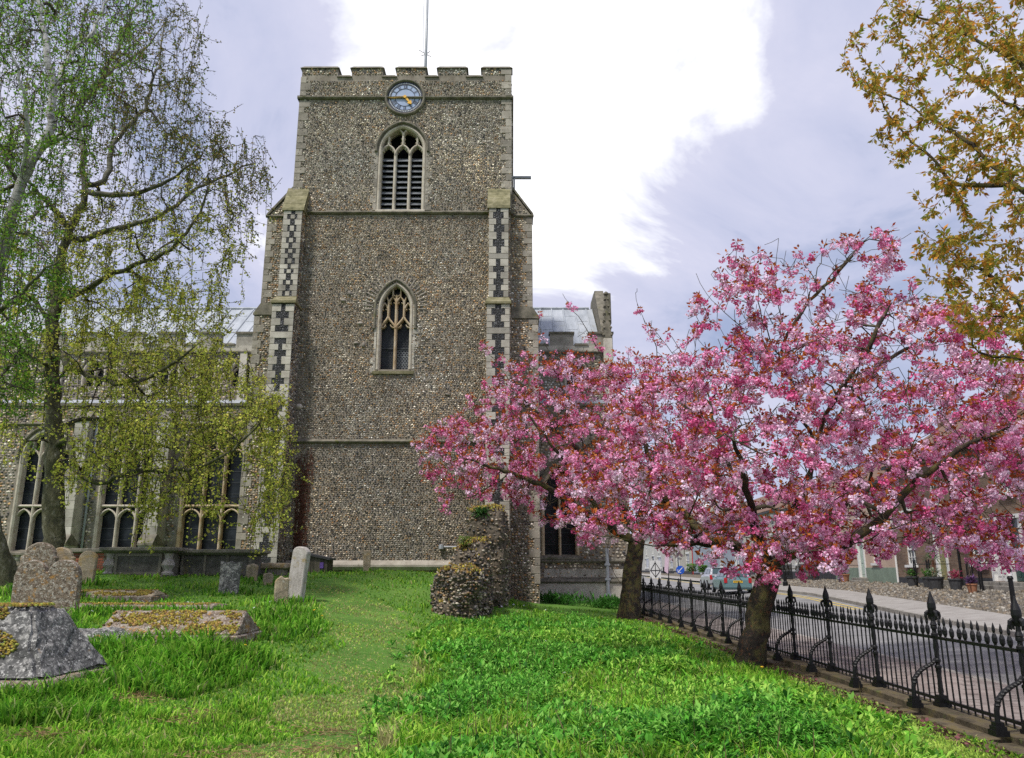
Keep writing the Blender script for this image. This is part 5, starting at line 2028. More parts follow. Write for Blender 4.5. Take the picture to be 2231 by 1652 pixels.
for k in range(NP):
    y = Y0F + DYF * k
    po = inst('post', proto['post'], fence, (FENCE_X, y, ZF))
    fi = inst('finial', proto['finial'], po, (0, 0, 0))
    bc = inst('brace', proto['brace'], po, (0, 0, 0))
    po.rotation_euler = (random.uniform(-.012, .012), random.uniform(-.012, .012), 0)
    if k < NP - 1:
        for z in (.75, .08):
            box('rail', M_IRON, fence, FENCE_X - .014, FENCE_X + .014, y + .03, y + DYF - .03, ZF + z - .016, ZF + z + .016)
        for j in range(1, 12):
            pk = inst('picket', proto['picket'], fence, (FENCE_X, y + DYF * j / 12, ZF + random.uniform(-.004, .004)))
            pk.rotation_euler = (random.uniform(-.008, .008), random.uniform(-.008, .008), 0)
            inst('spearhead', proto['spearhead'], pk, (0, 0, 0))
y = 4.0
while y < 31.5:
    L = random.uniform(.75, 1.15)
    block('plinth_stone', M_PLINTH, fence, FENCE_X - .2 + random.uniform(-.02, .02), FENCE_X + .13, y + .008, y + L - .008, -.2, ZF + .012 + random.uniform(-.008, .006))
    block('plinth_stone', M_PLINTH, fence, FENCE_X - .40 + random.uniform(-.05, .03), FENCE_X - .205, y + .2, y + L + .17, -.2, ZF - .06 + random.uniform(-.03, .02))
    y += L
# ------------------------------------------------------------------ gravestones and tombs
LICH = [(12, .50, .60, (.33, .29, .24)), (30, .57, .64, (.52, .49, .43)), (21, .58, .66, (.06, .045, .033)), (8, .58, .68, (.36, .19, .05))]
M_GRAVE = mottled('lichen_grave_stone', [(.3, (.08, .06, .042)), (.5, (.18, .135, .098)), (.7, (.29, .235, .18))], 14, bstr=.7, bscale=35, bdist=.03, vec='obj', spots=LICH)
M_GRAVE2 = mottled('ochre_lichen_grave_stone', [(.3, (.2, .17, .12)), (.5, (.33, .27, .19)), (.7, (.42, .35, .24))], 5, bstr=.6, bscale=30, bdist=.025, vec='obj',
                   spots=[(3.5, .52, .66, (.38, .25, .08)), (14, .6, .7, (.52, .5, .44))])
M_GRAVE3 = mottled('pale_grave_stone', [(.3, (.27, .25, .22)), (.5, (.4, .37, .34)), (.7, (.5, .47, .44))], 5, bstr=.5, bscale=30, bdist=.02, vec='obj', mapping=(2, 2, .6),
                   spots=[(6, .58, .7, (.3, .24, .13)), (18, .6, .7, (.18, .16, .14))])
M_GRAVE4 = mottled('blackened_grave_stone', [(.3, (.05, .05, .048)), (.5, (.11, .108, .104)), (.7, (.22, .215, .205))], 9, bstr=.6, bscale=30, bdist=.025, vec='obj',
                   spots=[(9, .54, .62, (.30, .29, .27)), (21, .58, .64, (.50, .49, .46)), (13, .56, .64, (.04, .04, .038)), (34, .58, .63, (.4, .39, .37)), (5, .64, .72, (.32, .18, .05))])
M_TOMB = mottled('tomb_limestone', [(.3, (.11, .1, .08)), (.5, (.2, .185, .15)), (.7, (.29, .265, .22))], 3, bstr=.5, bscale=25, vec='obj', spots=[(5, .6, .72, (.13, .14, .05)), (12, .62, .72, (.4, .38, .34))])
M_TOMBDARK = mottled('tomb_panel_stone', [(.3, (.06, .058, .05)), (.6, (.14, .135, .12))], 4, bstr=.4, vec='obj', spots=[(3, .58, .7, (.2, .17, .08))])
M_MOSS = vcol_mat('moss', rough=.95, var=.4, nscale=40, spec=.05)
PAL_MOSS = np.array([(.22, .17, .035), (.30, .24, .05), (.14, .10, .03), (.10, .065, .03), (.26, .16, .06), (.17, .19, .04)])


def round_top(w, h, n=10, shoulder=0.0, rise=None):
    rise = rise or w / 2
    pts = [(-w / 2, -.3), (w / 2, -.3)]
    r = w / 2 - shoulder
    pts += [(w / 2, h - rise)] if shoulder else []
    for i in range(n + 1):
        a = math.pi * i / n
        pts.append((r * math.cos(a), h - rise + rise * math.sin(a)))
    pts += [(-w / 2, h - rise)] if shoulder else []
    return pts


def double_top(w, h, n=8):
    pts = [(-w / 2, -.3), (w / 2, -.3), (w / 2, h * .72)]
    q = w / 4
    for c in (q, -q):
        for i in range(n + 1):
            a = math.pi * (.06 + .88 * i / n)
            pts.append((c + q * .96 * math.cos(a), h * .74 + h * .26 * math.sin(a)))
    pts.append((-w / 2, h * .72))
    return pts


def scroll_top(w, h):
    return [(-w * .46, -.3), (w * .46, -.3), (w * .48, h * .7), (w / 2, h * .85), (w * .5, h), (w * .36, h * .97), (w * .2, h * .93), (0, h), (-w * .2, h * .93), (-w * .36, h * .98), (-w * .5, h * .99), (-w / 2, h * .85), (-w * .48, h * .7)]


def rough_top(w, h, seed):
    r = random.Random(seed)
    n = 7
    return [(-w * .5, -.3), (w * .5, -.3)] + [(w * .5 - w * i / n, h * (1 - .13 * abs(i / n - .5) * 2) * r.uniform(.95, 1.03)) for i in range(n + 1)]


def erode(o, amt, seed=0, cuts=2):
    """subdivide and roughen a stone so that its faces and arrises are uneven"""
    bm = bmesh.new()
    bm.from_mesh(o.data)
    bmesh.ops.triangulate(bm, faces=[f for f in bm.faces if len(f.verts) > 4])
    bmesh.ops.subdivide_edges(bm, edges=bm.edges, cuts=cuts, use_grid_fill=True)
    from mathutils import noise as mn
    off = Vector((seed * 7.3, seed * 3.1, seed))
    for v in bm.verts:
        d = mn.noise_vector(v.co * 3.1 + off) + mn.noise_vector(v.co * 9 + off) * .5
        v.co += d * amt
    bm.to_mesh(o.data)
    bm.free()


def stone(label, vx, vy, Y, pts, th, mat, rz=0.0, lean=0.0, back=0.0, name='headstone', cat='gravestone', group='gravestones on the lawn', seed=1, amt=.012):
    p = P(vx, vy, Y)
    o = MB().prism_y(pts, -th / 2, th / 2).build(name, mat, None, bevel=.02)
    erode(o, amt, seed)
    o.location = (p.x, p.y, float(gz(p.x, p.y)))
    o.rotation_euler = (back, lean, rz)
    return tag(o, label, cat, group)


G = 'gravestones on the lawn'
stone('wide double-topped headstone crusted with lichen behind the mossy tomb', 95, 1346, 15.0, double_top(1.16, 1.04), .16, M_GRAVE, rz=.08, seed=3, lean=-.015)
stone('round-topped lichened headstone behind the double one, left of the birch trunk', 74, 1290, 17.5, round_top(.78, 1.15, shoulder=.06, rise=.3), .14, M_GRAVE, seed=4, lean=.03)
stone('scroll-shouldered pale headstone in front of the birch trunk', 126, 1290, 17.9, round_top(.62, 1.05, shoulder=.05, rise=.22), .13, M_GRAVE2, seed=5, lean=-.03)
stone('narrow ochre-stained headstone before the low brick wall', 183, 1272, 20.3, round_top(.46, .82, rise=.2), .11, M_GRAVE2, seed=6, lean=.06)
stone('small blackened headstone with scrolled top on the open lawn', 497, 1296, 20.0, scroll_top(.5, .8), .13, M_GRAVE4, rz=.12, seed=7, lean=.03)
stone('tall leaning pale headstone with rounded top', 642, 1309, 19.0, round_top(.42, 1.25, rise=.14), .17, M_GRAVE3, rz=-.35, lean=.1, seed=8)
stone('short rough stone stub leaning against the tall pale headstone', 613, 1314, 18.4, rough_top(.30, .62, 2), .22, M_GRAVE2, rz=.3, lean=-.03, seed=9, amt=.03)
stone('low pointed stone beside the end of the long chest tomb', 547, 1268, 23.0, rough_top(.3, .46, 3), .16, M_GRAVE2, seed=10, amt=.03)
stone('tiny ochre stone in front of the mossy flat slab', 583, 1275, 22.0, rough_top(.24, .34, 4), .15, M_GRAVE2, rz=.4, seed=11, amt=.03)
stone('slim weathered stone post near the tower base', 798, 1258, 29.5, round_top(.27, .82, rise=.09), .2, M_GRAVE2, rz=.2, seed=12)
stone('white upright tomb leg beside the long chest tomb', 534, 1262, 24.2, rough_top(.22, .72, 5), .14, M_GRAVE3, seed=13)

# big mossy coped tomb in the left foreground
g0 = float(gz(-5.6, 9.6))
tb = empty('coped_tomb', (-6.8, 9.7, g0), 'large moss-covered coped tomb at the lower left edge', 'tomb')
zt, zb, zp = 1.17, g0 + .13, g0 - .3
o = MB().hexa([(-8.6, 9.05, zb), (-5.16, 9.0, zb), (-5.0, 10.3, zb), (-8.6, 10.35, zb)], [(-8.4, 9.42, zt), (-5.56, 9.42, zt), (-5.48, 9.9, zt), (-8.4, 9.9, zt)])
o = o.build('coped_lid', M_GRAVE4, tb, bevel=.05, seg=2)
erode(o, .05, 21, cuts=6)
o = MB().box(-8.7, -4.98, 8.9, 10.42, zp, zb + .02).build('plinth', M_GRAVE, tb, bevel=.03)
erode(o, .015, 22, cuts=3)
rs = np.random.default_rng(5)


def moss_on(parent, A, B, C, D, n, size, keep, lift=.01, seed=0):
    """moss cushions on the quad A B C D"""
    r = np.random.default_rng(seed)
    s, t = r.random(n), r.random(n)
    k = keep(s, t, r)
    s, t = s[k][:, None], t[k][:, None]
    A, B, C, D = [np.array(q, dtype=float) for q in (A, B, C, D)]
    p = (A * (1 - s) + B * s) * (1 - t) + (D * (1 - s) + C * s) * t
    U = (B - A) / np.linalg.norm(B - A)
    Vv = (D - A) - U * np.dot(D - A, U)
    Vv /= np.linalg.norm(Vv)
    N = np.cross(U, Vv)
    return flints('moss', p + N * lift, U, Vv, N, size, size * .8, parent, PAL_MOSS, np.array([.25, .2, .15, .14, .13, .13]), relief=size * .35, mat=M_MOSS, k=4)


def patchy(f, th, sd):
    from mathutils import noise as mn
    def k(s, t, r):
        return np.array([mn.noise(Vector((a * f, b * f * .5, sd))) > th + (1 - b) * .55 + 6 * max(0, a - .88 - .08 * mn.noise(Vector((b * 6, 2.2, sd)))) for a, b in zip(s, t)]) & (r.random(len(s)) < .95)
    return k


def patchy2(sd):
    from mathutils import noise as mn
    def k(s, t, r):
        return np.array([mn.noise(Vector((a * 7, b * 2.2, sd))) + .45 * mn.noise(Vector((a * 25, b * 8, sd))) > -.12 + 1.2 * max(0, .3 - a) + 3 * max(0, a - .93) + .35 * max(0, .35 - b) for a, b in zip(s, t)])
    return k


moss_on(tb, (-8.6, 9.05, zb), (-5.3, 9.02, zb), (-5.62, 9.42, zt), (-8.4, 9.42, zt), 6500, .05, patchy(5, -.42, 3.1), .012, 1)
moss_on(tb, (-8.4, 9.42, zt), (-5.6, 9.42, zt), (-5.54, 9.88, zt), (-8.4, 9.88, zt), 1800, .06, lambda s, t, r: r.random(len(s)) < .95, .012, 2)

# low coped grave with ridge, mossy
def coped_grave(label, v0, v1, Y, h, w, mat, moss, seed, rz=0.0):
    a, b = P(v0[0], v0[1], Y), P(v1[0], v1[1], Y)
    L = (b - a).length
    z = float(gz(b.x, b.y))
    t = frame('coped_grave', ((a.x + b.x) / 2, Y, z), rz, label, 'tomb', 'low grave slabs')
    o = MB().hexa([(-L / 2, -w / 2, .12), (L / 2, -w / 2, .12), (L / 2, w / 2, .12), (-L / 2, w / 2, .12)], [(-L / 2, -.04, h), (L / 2 - .08, -.04, h), (L / 2 - .08, .04, h), (-L / 2, .04, h)]).build('ridge_stone', M_GRAVE if mat is M_GRAVE3 else mat, t, bevel=.02)
    erode(o, .015, seed, 4)
    o = MB().box(-L / 2 - .05, L / 2 + .02, -w / 2 - .05, w / 2 + .05, -.3, .12).build('base_stone', M_GRAVE, t, bevel=.02)
    erode(o, .012, seed + 1, 3)
    moss_on(t, (-L / 2, -w / 2, .12), (L / 2 - .02, -w / 2, .12), (L / 2 - .1, -.03, h), (-L / 2, -.03, h), moss, .05, patchy2(seed), .008, seed)
    moss_on(t, (L / 2 - .02, w / 2, .12), (-L / 2, w / 2, .12), (-L / 2, .03, h), (L / 2 - .1, .03, h), moss // 2, .05, lambda s, t_, r: r.random(len(s)) < .9, .008, seed + 3)
    return t


coped_grave('ridged grave cover thick with yellow moss on the lawn', (238, 1402), (545, 1404), 12.6, .44, .95, M_GRAVE3, 2400, 31, rz=-.06)
coped_grave('low mossy ledger slab beside the lichened headstones', (130, 1292), (350, 1292), 18.6, .24, .8, M_GRAVE2, 1800, 33)
t = coped_grave('sunken flat grave slab half lost in the grass', (170, 1318), (478, 1318), 16.9, .14, .7, M_GRAVE3, 600, 35)
p = P(222, 1398, 12.2)
o = MB().lathe([(.75, -.3), (.72, .0), (.6, .13), (.4, .21), (.15, .24), (.01, .245)], k=14).build('sunken_boulder', M_GRAVE4, None, smooth=False)
erode(o, .06, 41, 1)
o.scale = (1.0, .6, 1.0)
o.location = (p.x, p.y, float(gz(p.x, p.y)) + .02)
tag(o, 'dark rounded stone hump sunk in the grass beside the ridged grave', 'tomb')
# two chest tombs
def chest(label, v0, v1, Y, h, dark, scroll):
    a, b = P(v0, 1253, Y), P(v1, 1253, Y)
    L = b.x - a.x
    z = min(float(gz(a.x, Y)), float(gz(b.x, Y))) - .02
    t = frame('chest_tomb', ((a.x + b.x) / 2, Y, z), 0, label, 'tomb', 'chest tombs before the aisle')
    MB().box(-L / 2 + .16, L / 2 - .16, .08, 1.0, -.3, h - .16).build('chest', M_TOMBDARK if dark else M_TOMB, t)
    o = MB().hexa([(-L / 2 + .1, -.02, h - .16), (L / 2 - .1, -.02, h - .16), (L / 2 - .1, 1.1, h - .16), (-L / 2 + .1, 1.1, h - .16)], [(-L / 2 - .02, -.12, h - .1), (L / 2 + .02, -.12, h - .1), (L / 2 + .02, 1.2, h - .1), (-L / 2 - .02, 1.2, h - .1)])
    o.box(-L / 2 - .05, L / 2 + .05, -.15, 1.22, h - .1, h)
    o = o.build('top_slab', M_TOMB, t, bevel=.015)
    MB().box(-L / 2 + .06, L / 2 - .06, -.02, 1.1, -.3, .07).build('base', M_TOMB, t, bevel=.015)
    if scroll:
        for s in (-1, 1):
            for yy in (.1, 1.0):
                x = s * (L / 2 - .2)
                MB().lathe([(.16, .07), (.17, .12), (.11, .18), (.13, .24), (.19, .34), (.15, .45), (.1, .52), (.13, h - .18), (.15, h - .165)], (x, yy, 0), 12).build('corner_baluster', M_GRAVE3, t)
        MB().box(-L / 2 + .42, L / 2 - .42, .03, .09, .14, h - .24).build('panel', M_TOMBDARK, t)
        fr = MB()
        for x0, x1, z0, z1 in ((-L / 2 + .36, -L / 2 + .44, .08, h - .17), (L / 2 - .44, L / 2 - .36, .08, h - .17), (-L / 2 + .44, L / 2 - .44, .08, .15), (-L / 2 + .44, L / 2 - .44, h - .25, h - .17)):
            fr.box(x0, x1, .0, .09, z0, z1)
        fr.build('panel_frame', M_TOMB, t)
    else:
        for k in range(3):
            x0 = -L / 2 + .2 + (L - .4) * k / 3
            MB().box(x0 + .04, x0 + (L - .4) / 3 - .04, .05, .09, .1, h - .22).build('panel', M_TOMBDARK, t)
        for k in range(4):
            x0 = -L / 2 + .2 + (L - .4) * k / 3
            MB().box(x0 - .035, x0 + .035, .02, .09, .07, h - .17).build('pilaster', M_TOMB, t)
    return t


chest('chest tomb with bulging corner balusters below the aisle windows', 218, 376, 22.9, .84, False, True)
chest('longer plain panelled chest tomb right of the balustered one', 379, 556, 23.6, .84, True, False)
p = P(585, 1262, 25)
o = frame('flat_tomb', (p.x, 25, float(gz(p.x, 25))), .1, 'low mossy table slab between chest tomb and tower buttress', 'tomb')
b = MB().box(-.62, .62, -.4, .5, .2, .36).build('slab', M_GRAVE2, o, bevel=.03)
erode(b, .025, 51, 3)
MB().box(-.5, .5, -.3, .4, -.3, .2).build('base', M_TOMB, o)
# low red brick wall behind the headstones
a, b = P(150, 1262, 25.5), P(222, 1262, 25.5)
zw = float(gz(a.x, 25.5)) - .2
lw_ = empty('brick_wall', ((a.x + b.x) / 2, 25.5, zw), 'low red brick wall with stone cap behind the narrow headstone', 'wall')
MB().box(a.x, b.x, 25.5, 25.8, zw, zw + .82).build('core', M_MORTAR, lw_)
MB().box(a.x - .05, b.x + .05, 25.4, 25.9, zw + .82, zw + .94).build('cap', M_TOMB, lw_, bevel=.02)
M_BRK = mottled('loose_red_brick', [(.3, (.14, .045, .03)), (.6, (.26, .085, .05))], 6, objrand=.35, bstr=.4)
for r in range(10):
    x = a.x - (.11 if r % 2 else 0)
    while x < b.x - .02:
        x0, x1 = max(x, a.x), min(x + .215, b.x)
        if x1 - x0 > .05:
            block('brick', M_BRK, lw_, x0, x1, 25.488, 25.6, zw + .01 + r * .08, zw + .075 + r * .08)
        x += .228

# ------------------------------------------------------------------ wooden bunker against the tower
M_PLANK = mottled('weathered_plank', [(.3, (.05, .045, .035)), (.5, (.10, .088, .065)), (.7, (.15, .135, .1))], 3, bstr=.5, bscale=20, objrand=.3, mapping=(4, 4, .5), spots=[(2, .58, .72, (.08, .09, .035))])
M_FELT = mottled('roof_felt', [(.3, (.035, .035, .037)), (.6, (.075, .075, .078))], 4, bstr=.3)
sy = 31.0
x0, x1 = P(634, 1230, sy).x, P(713, 1230, sy).x
zs0 = 1.0
zl, zr = P(634, 1202, sy).z, P(713, 1219, sy).z
sh = empty('wooden_bunker', ((x0 + x1) / 2, sy, 1.2), 'small dark plank bunker with sloping felt roof against the tower', 'shed')
n = 11
for i in range(n):
    a, b = x0 + (x1 - x0) * i / n, x0 + (x1 - x0) * (i + 1) / n
    za, zb_ = zl + (zr - zl) * i / n, zl + (zr - zl) * (i + 1) / n
    MB().prism_y([(a + .006, zs0), (b - .006, zs0), (b - .006, zb_), (a + .006, za)], sy + random.uniform(-.008, .008), sy + .04).build('plank', M_PLANK, sh)
MB().prism_y([(x0, zs0), (x1, zs0), (x1, zr), (x0, zl)], sy + .03, 32.0).build('carcass', M_PLANK, sh)
MB().hexa([(x0 - .06, sy - .08, zl), (x1 + .1, sy - .08, zr - .03), (x1 + .1, 32.0, zr - .03), (x0 - .06, 32.0, zl)], [(x0 - .06, sy - .08, zl + .08), (x1 + .1, sy - .08, zr + .05), (x1 + .1, 32.0, zr + .05), (x0 - .06, 32.0, zl + .08)]).build('roof', M_FELT, sh)
pp = P(701, 1232, sy)
MB().box(pp.x - .07, pp.x + .07, sy - .03, sy - .012, pp.z - .11, pp.z + .11).build('purple_notice', plain('purple_notice', (.13, .07, .3), rough=.5), sh)
MB().box(pp.x + .02, pp.x + .14, sy - .05, sy - .012, pp.z - .2, pp.z - .15).build('latch', M_IRON, sh)

# ------------------------------------------------------------------ ruined flint wall
M_RUBBLE = mottled('rubble_core', [(.3, (.05, .04, .028)), (.5, (.11, .09, .065)), (.7, (.18, .15, .11))], 5, bstr=.8, bscale=22, bdist=.04)
ruin = empty('ruined_wall', (-1.3, 22, .45), 'broken stub of rough flint wall stepping up to the tower buttress', 'ruined wall')


def lump(name, c, half, seed, e=3.5, amt=.2, nf=900, wt=WT_BROWN, size=.10):
    """rounded rubble mass with flints standing out of it"""
    from mathutils import noise as mn
    bm = bmesh.new()
    bmesh.ops.create_icosphere(bm, subdivisions=4, radius=1)
    off = Vector((seed, seed * 2.3, seed * .7))
    for v in bm.verts:
        d = v.co.normalized()
        k = (abs(d.x) ** e + abs(d.y) ** e + abs(d.z) ** e) ** (-1 / e)
        q = Vector((d.x * half[0], d.y * half[1], d.z * half[2])) * k
        q += d * (mn.noise(q * 1.7 + off) * amt + mn.noise(q * 5 + off) * amt * .4)
        v.co = q + Vector(c)
    bm.normal_update()
    me = bpy.data.meshes.new(name)
    bm.to_mesh(me)
    ar_ = np.array([f.calc_area() for f in bm.faces])
    cen = np.array([f.calc_center_median() for f in bm.faces])
    nor = np.array([f.normal for f in bm.faces])
    bm.free()
    me.materials.append(M_RUBBLE)
    o = link(bpy.data.objects.new(name, me), ruin)
    r = np.random.default_rng(seed)
    idx = r.choice(len(ar_), nf, p=ar_ / ar_.sum())
    N = nor[idx]
    C = cen[idx] + r.normal(0, .03, (nf, 3))
    U = np.cross(N, EZ) + 1e-4
    U /= np.linalg.norm(U, axis=1, keepdims=True)
    Vv = np.cross(N, U)
    flints('flints', C - N * .01, U, Vv, N, size, size * .75, o, pal=PAL_MIX * np.array([.78, .72, .62]), wt=wt, relief=.04)
    return o, C, N


def moss_pts(parent, C, N, lo, seed, size=.06, n=3):
    r = np.random.default_rng(seed)
    k = N[:, 2] > lo
    n = 2
    c = np.repeat(C[k], n, 0) + r.normal(0, .05, (k.sum() * n, 3)) * np.array([1, 1, .3]) + np.array([0, 0, .03])
    flints('moss', c, EX, EY, EZ, size, size, parent, PAL_MOSS, np.array([.25, .2, .15, .14, .13, .13]), relief=.04, mat=M_MOSS, k=4)


zr0 = .4
xa, xb = P(945, 1300, 20.6).x, P(1046, 1300, 20.6).x
o, C, N = lump('stub', ((xa + xb) / 2, 21.1, zr0 + .45), ((xb - xa) / 2 - .02, .55, .80), 61, nf=2600, wt=WT_DARK)
moss_pts(o, C, N, .6, 1)
ztop = P(1020, 1182, 22.3).z
xa, xb = P(985, 1250, 22.3).x, P(1066, 1250, 22.3).x
o, C, N = lump('middle_step', ((xa + xb) / 2, 22.6, zr0 + (ztop - zr0) / 2 - .15), ((xb - xa) / 2, .9, (ztop - zr0) / 2 + .15), 62, nf=2800, wt=WT_DARK)
moss_pts(o, C, N, .7, 2)
ztop = P(1060, 1108, 25).z
xa, xb = P(1019, 1200, 25).x, P(1103, 1200, 25).x
o, C, N = lump('tall_pier', ((xa + xb) / 2, 26.4, zr0 + (ztop - zr0) / 2 - .2), ((xb - xa) / 2, 2.4, (ztop - zr0) / 2 + .2), 63, e=8, amt=.16, nf=6500, wt=WT_DARK)
moss_pts(o, C, N, .7, 3)
o, C, N = lump('rear_pier', ((xa + xb) / 2 + .06, 30.2, zr0 + (ztop - zr0) / 2 - .4), ((xb - xa) / 2, 2.0, (ztop - zr0) / 2 + .1), 64, e=6, amt=.12, nf=1300, wt=WT_GREY)
for vx, vy, Y, lab, n, L, col in ((1048, 1118, 24.2, 'bushy green wall plant high on the ruined pier', 260, .3, (.05, .14, .03)), (1052, 1225, 23.4, 'small green weed low on the ruined pier', 70, .16, (.08, .2, .03)),
                                  (1012, 1180, 21.9, 'grass tuft with yellow flowers on the ruined middle step', 120, .16, (.14, .2, .04))):
    p = P(vx, vy, Y)
    o = leaf_fan('wall_plant', None, p, n, L, .022, col, .16, .3, .5, seed=int(vx))
    tag(o, lab, 'plant', 'plants on the ruined wall')
# ------------------------------------------------------------------ trees
class Tree:
    """skeleton of nodes grown from drawn limbs towards points spread through the crown"""

    def __init__(self, seed):
        self.r = np.random.default_rng(seed)
        self.pos = []
        self.buf = np.zeros((120000, 3))
        self.par = []
        self.chains = []
        self.gen = []

    def limb(self, pts, seg=.3, jit=.02, gen=0):
        pts = [np.array(p, dtype=float) for p in pts]
        start = None
        if self.pos:
            A = np.array(self.pos)
            start = int(((A - pts[0]) ** 2).sum(1).argmin())
            pts[0] = A[start]
        # Catmull-Rom
        q = [2 * pts[0] - pts[1]] + pts + [2 * pts[-1] - pts[-2]]
        out = []
        for i in range(1, len(q) - 2):
            L = np.linalg.norm(q[i + 1] - q[i])
            n = max(1, int(round(L / seg)))
            for k in range(n):
                t = k / n
                out.append(.5 * ((2 * q[i]) + (q[i + 1] - q[i - 1]) * t + (2 * q[i - 1] - 5 * q[i] + 4 * q[i + 1] - q[i + 2]) * t * t + (-q[i - 1] + 3 * q[i] - 3 * q[i + 1] + q[i + 2]) * t ** 3))
        out.append(pts[-1])
        self._add(out, start, jit, gen)

    def _add(self, out, start, jit, gen):
        ch = []
        prev = -1
        for i, p in enumerate(out):
            if i == 0 and start is not None:
                ch.append(start)
                prev = start
                continue
            p = p + self.r.normal(0, jit, 3) * (0 if i == 0 else 1)
            self.buf[len(self.pos)] = p
            self.pos.append(p)
            self.par.append(prev)
            self.gen.append(gen)
            prev = len(self.pos) - 1
            ch.append(prev)
        self.chains.append(ch)

    def grow(self, targets, seg=.3, jit=.02, bend=.35, up=0.0, gen=1, maxlen=None, minr=.12):
        """attach every target to the nearest part of the tree by a curved branch"""
        A0 = np.array(self.pos)
        tg = np.array(targets)
        near = np.array([((A0 - p) ** 2).sum(1).min() for p in tg])
        for p in tg[np.argsort(near)]:
            A = self.buf[:len(self.pos)]
            d = A - p
            D = np.sqrt(np.einsum('ij,ij->i', d, d)) * (1 + .2 * self.r.random(len(A)))
            D[0] += 3
            i = int(D.argmin())
            L = np.linalg.norm(A[i] - p)
            if L < minr or (maxlen and L > maxlen):
                continue
            pi = self.par[i]
            t = A[i] - A[pi] if pi >= 0 else np.array([0, 0, 1.0])
            t = t / (np.linalg.norm(t) + 1e-6)
            c = A[i] + t * L * bend + np.array([0, 0, up * L])
            n = max(2, int(round(L / seg)))
            out = []
            for k in range(n + 1):
                s = k / n
                out.append(A[i] * (1 - s) ** 2 + c * 2 * s * (1 - s) + p * s * s)
            self._add(out, i, jit, gen)

    def radii(self, rtip, R, nlimb=1, limb_f=.5, trunk_t=.45):
        n = len(self.pos)
        kids = np.zeros(n)
        tips = np.zeros(n)
        for i in range(n - 1, -1, -1):
            if kids[i] == 0:
                tips[i] = 1
            p = self.par[i]
            if p >= 0:
                tips[p] += tips[i]
                kids[p] += 1
        e = math.log(max(tips[0], 2)) / math.log(R / rtip)
        rad = rtip * tips ** (1 / e)
        # limbs taper towards their ends, and nothing is thicker than what carries it
        for c, ch in enumerate(self.chains[:nlimb]):
            m = len(ch)
            for k, i in enumerate(ch):
                cap = R * (1 - trunk_t * k / m) if c == 0 else R * limb_f * (1 - .8 * k / m)
                if k > 0 or c == 0:
                    rad[i] = min(rad[i], cap)
        for i in range(1, n):
            p = self.par[i]
            if p >= 0:
                rad[i] = min(rad[i], rad[p] * (1.0 if self.gen[i] == 0 else .97))
        if len(self.chains) > nlimb:
            for ch in self.chains[nlimb:]:
                if len(ch) > 1:
                    f = min(1, rad[ch[0]] * .6 / rad[ch[1]])
                    rad[ch[1:]] = np.maximum(rad[ch[1:]] * f, rtip)
        self.rad = rad
        return self.rad

    def twiglets(self, prob, lo, hi, nl, up=.2):
        """short side shoots on the grown branches"""
        for ch in list(self.chains[nl:]):
            for i in ch[1:]:
                if self.r.random() < prob:
                    p = self.buf[i]
                    d = self.r.normal(0, 1, 3) + np.array([0, 0, up])
                    d /= np.linalg.norm(d)
                    L = self.r.uniform(lo, hi)
                    self._add([p, p + d * L * .5, p + d * L + np.array([0, 0, .1 * L])], i, .01, 2)

    def tubes(self, name, mat, parent, sel, kfn, flare=None):
        V, F, T = [], [], []
        n0 = 0
        P_ = np.array(self.pos)
        for ch in self.chains:
            if len(ch) < 2 or not sel(self, ch):
                continue
            pts = P_[ch]
            r = self.rad[ch].copy()
            if self.par[ch[1]] == ch[0] and ch[0] != 0:
                r[0] = min(r[0], r[1] * 1.25)
            k = kfn(r[1])
            tan = np.gradient(pts, axis=0)
            tan /= np.linalg.norm(tan, axis=1, keepdims=True) + 1e-9
            ref = np.array([0, 0, 1.0]) if abs(tan[0][2]) < .8 else np.array([1.0, 0, 0])
            u = np.cross(tan[0], ref)
            u /= np.linalg.norm(u)
            an = np.arange(k) * 2 * math.pi / k
            for i in range(len(ch)):
                u = u - tan[i] * np.dot(u, tan[i])
                u /= np.linalg.norm(u) + 1e-9
                w = np.cross(tan[i], u)
                rr = r[i]
                ring = pts[i] + (np.cos(an)[:, None] * u + np.sin(an)[:, None] * w) * rr
                if flare:
                    ring = ring + flare(pts[i], rr, ring)
                V.append(ring)
            for i in range(len(ch) - 1):
                a = n0 + i * k + np.arange(k)
                b = n0 + i * k + (np.arange(k) + 1) % k
                F.append(np.stack([a, b, b + k, a + k], -1).ravel())
                T.append(np.full(k, 4))
            n0 += k * len(ch)
        if not V:
            return None
        o = fast(name, np.concatenate(V), np.concatenate(F), np.concatenate(T), mat, parent, smooth=True)
        if name == 'branches':
            o['kind'] = 'stuff'
        return o


def sample_poly(poly, n, r, weight=None):
    a = np.array(poly, dtype=float)
    lo, hi = a.min(0), a.max(0)
    out = []
    while len(out) < n:
        q = lo + (hi - lo) * r.random((n * 2, 2))
        q = q[inside(poly, q[:, 0], q[:, 1])]
        if weight is not None:
            q = q[r.random(len(q)) < np.array([weight(x, y) for x, y in q])]
        out += list(q)
    return np.array(out[:n])


def edge_dist(poly, q):
    a = np.array(poly, dtype=float)
    b = np.roll(a, -1, 0)
    d = np.full(len(q), 1e9)
    for p0, p1 in zip(a, b):
        t = np.clip(((q - p0) @ (p1 - p0)) / ((p1 - p0) @ (p1 - p0)), 0, 1)
        d = np.minimum(d, np.linalg.norm(q - (p0 + t[:, None] * (p1 - p0)), axis=1))
    return d


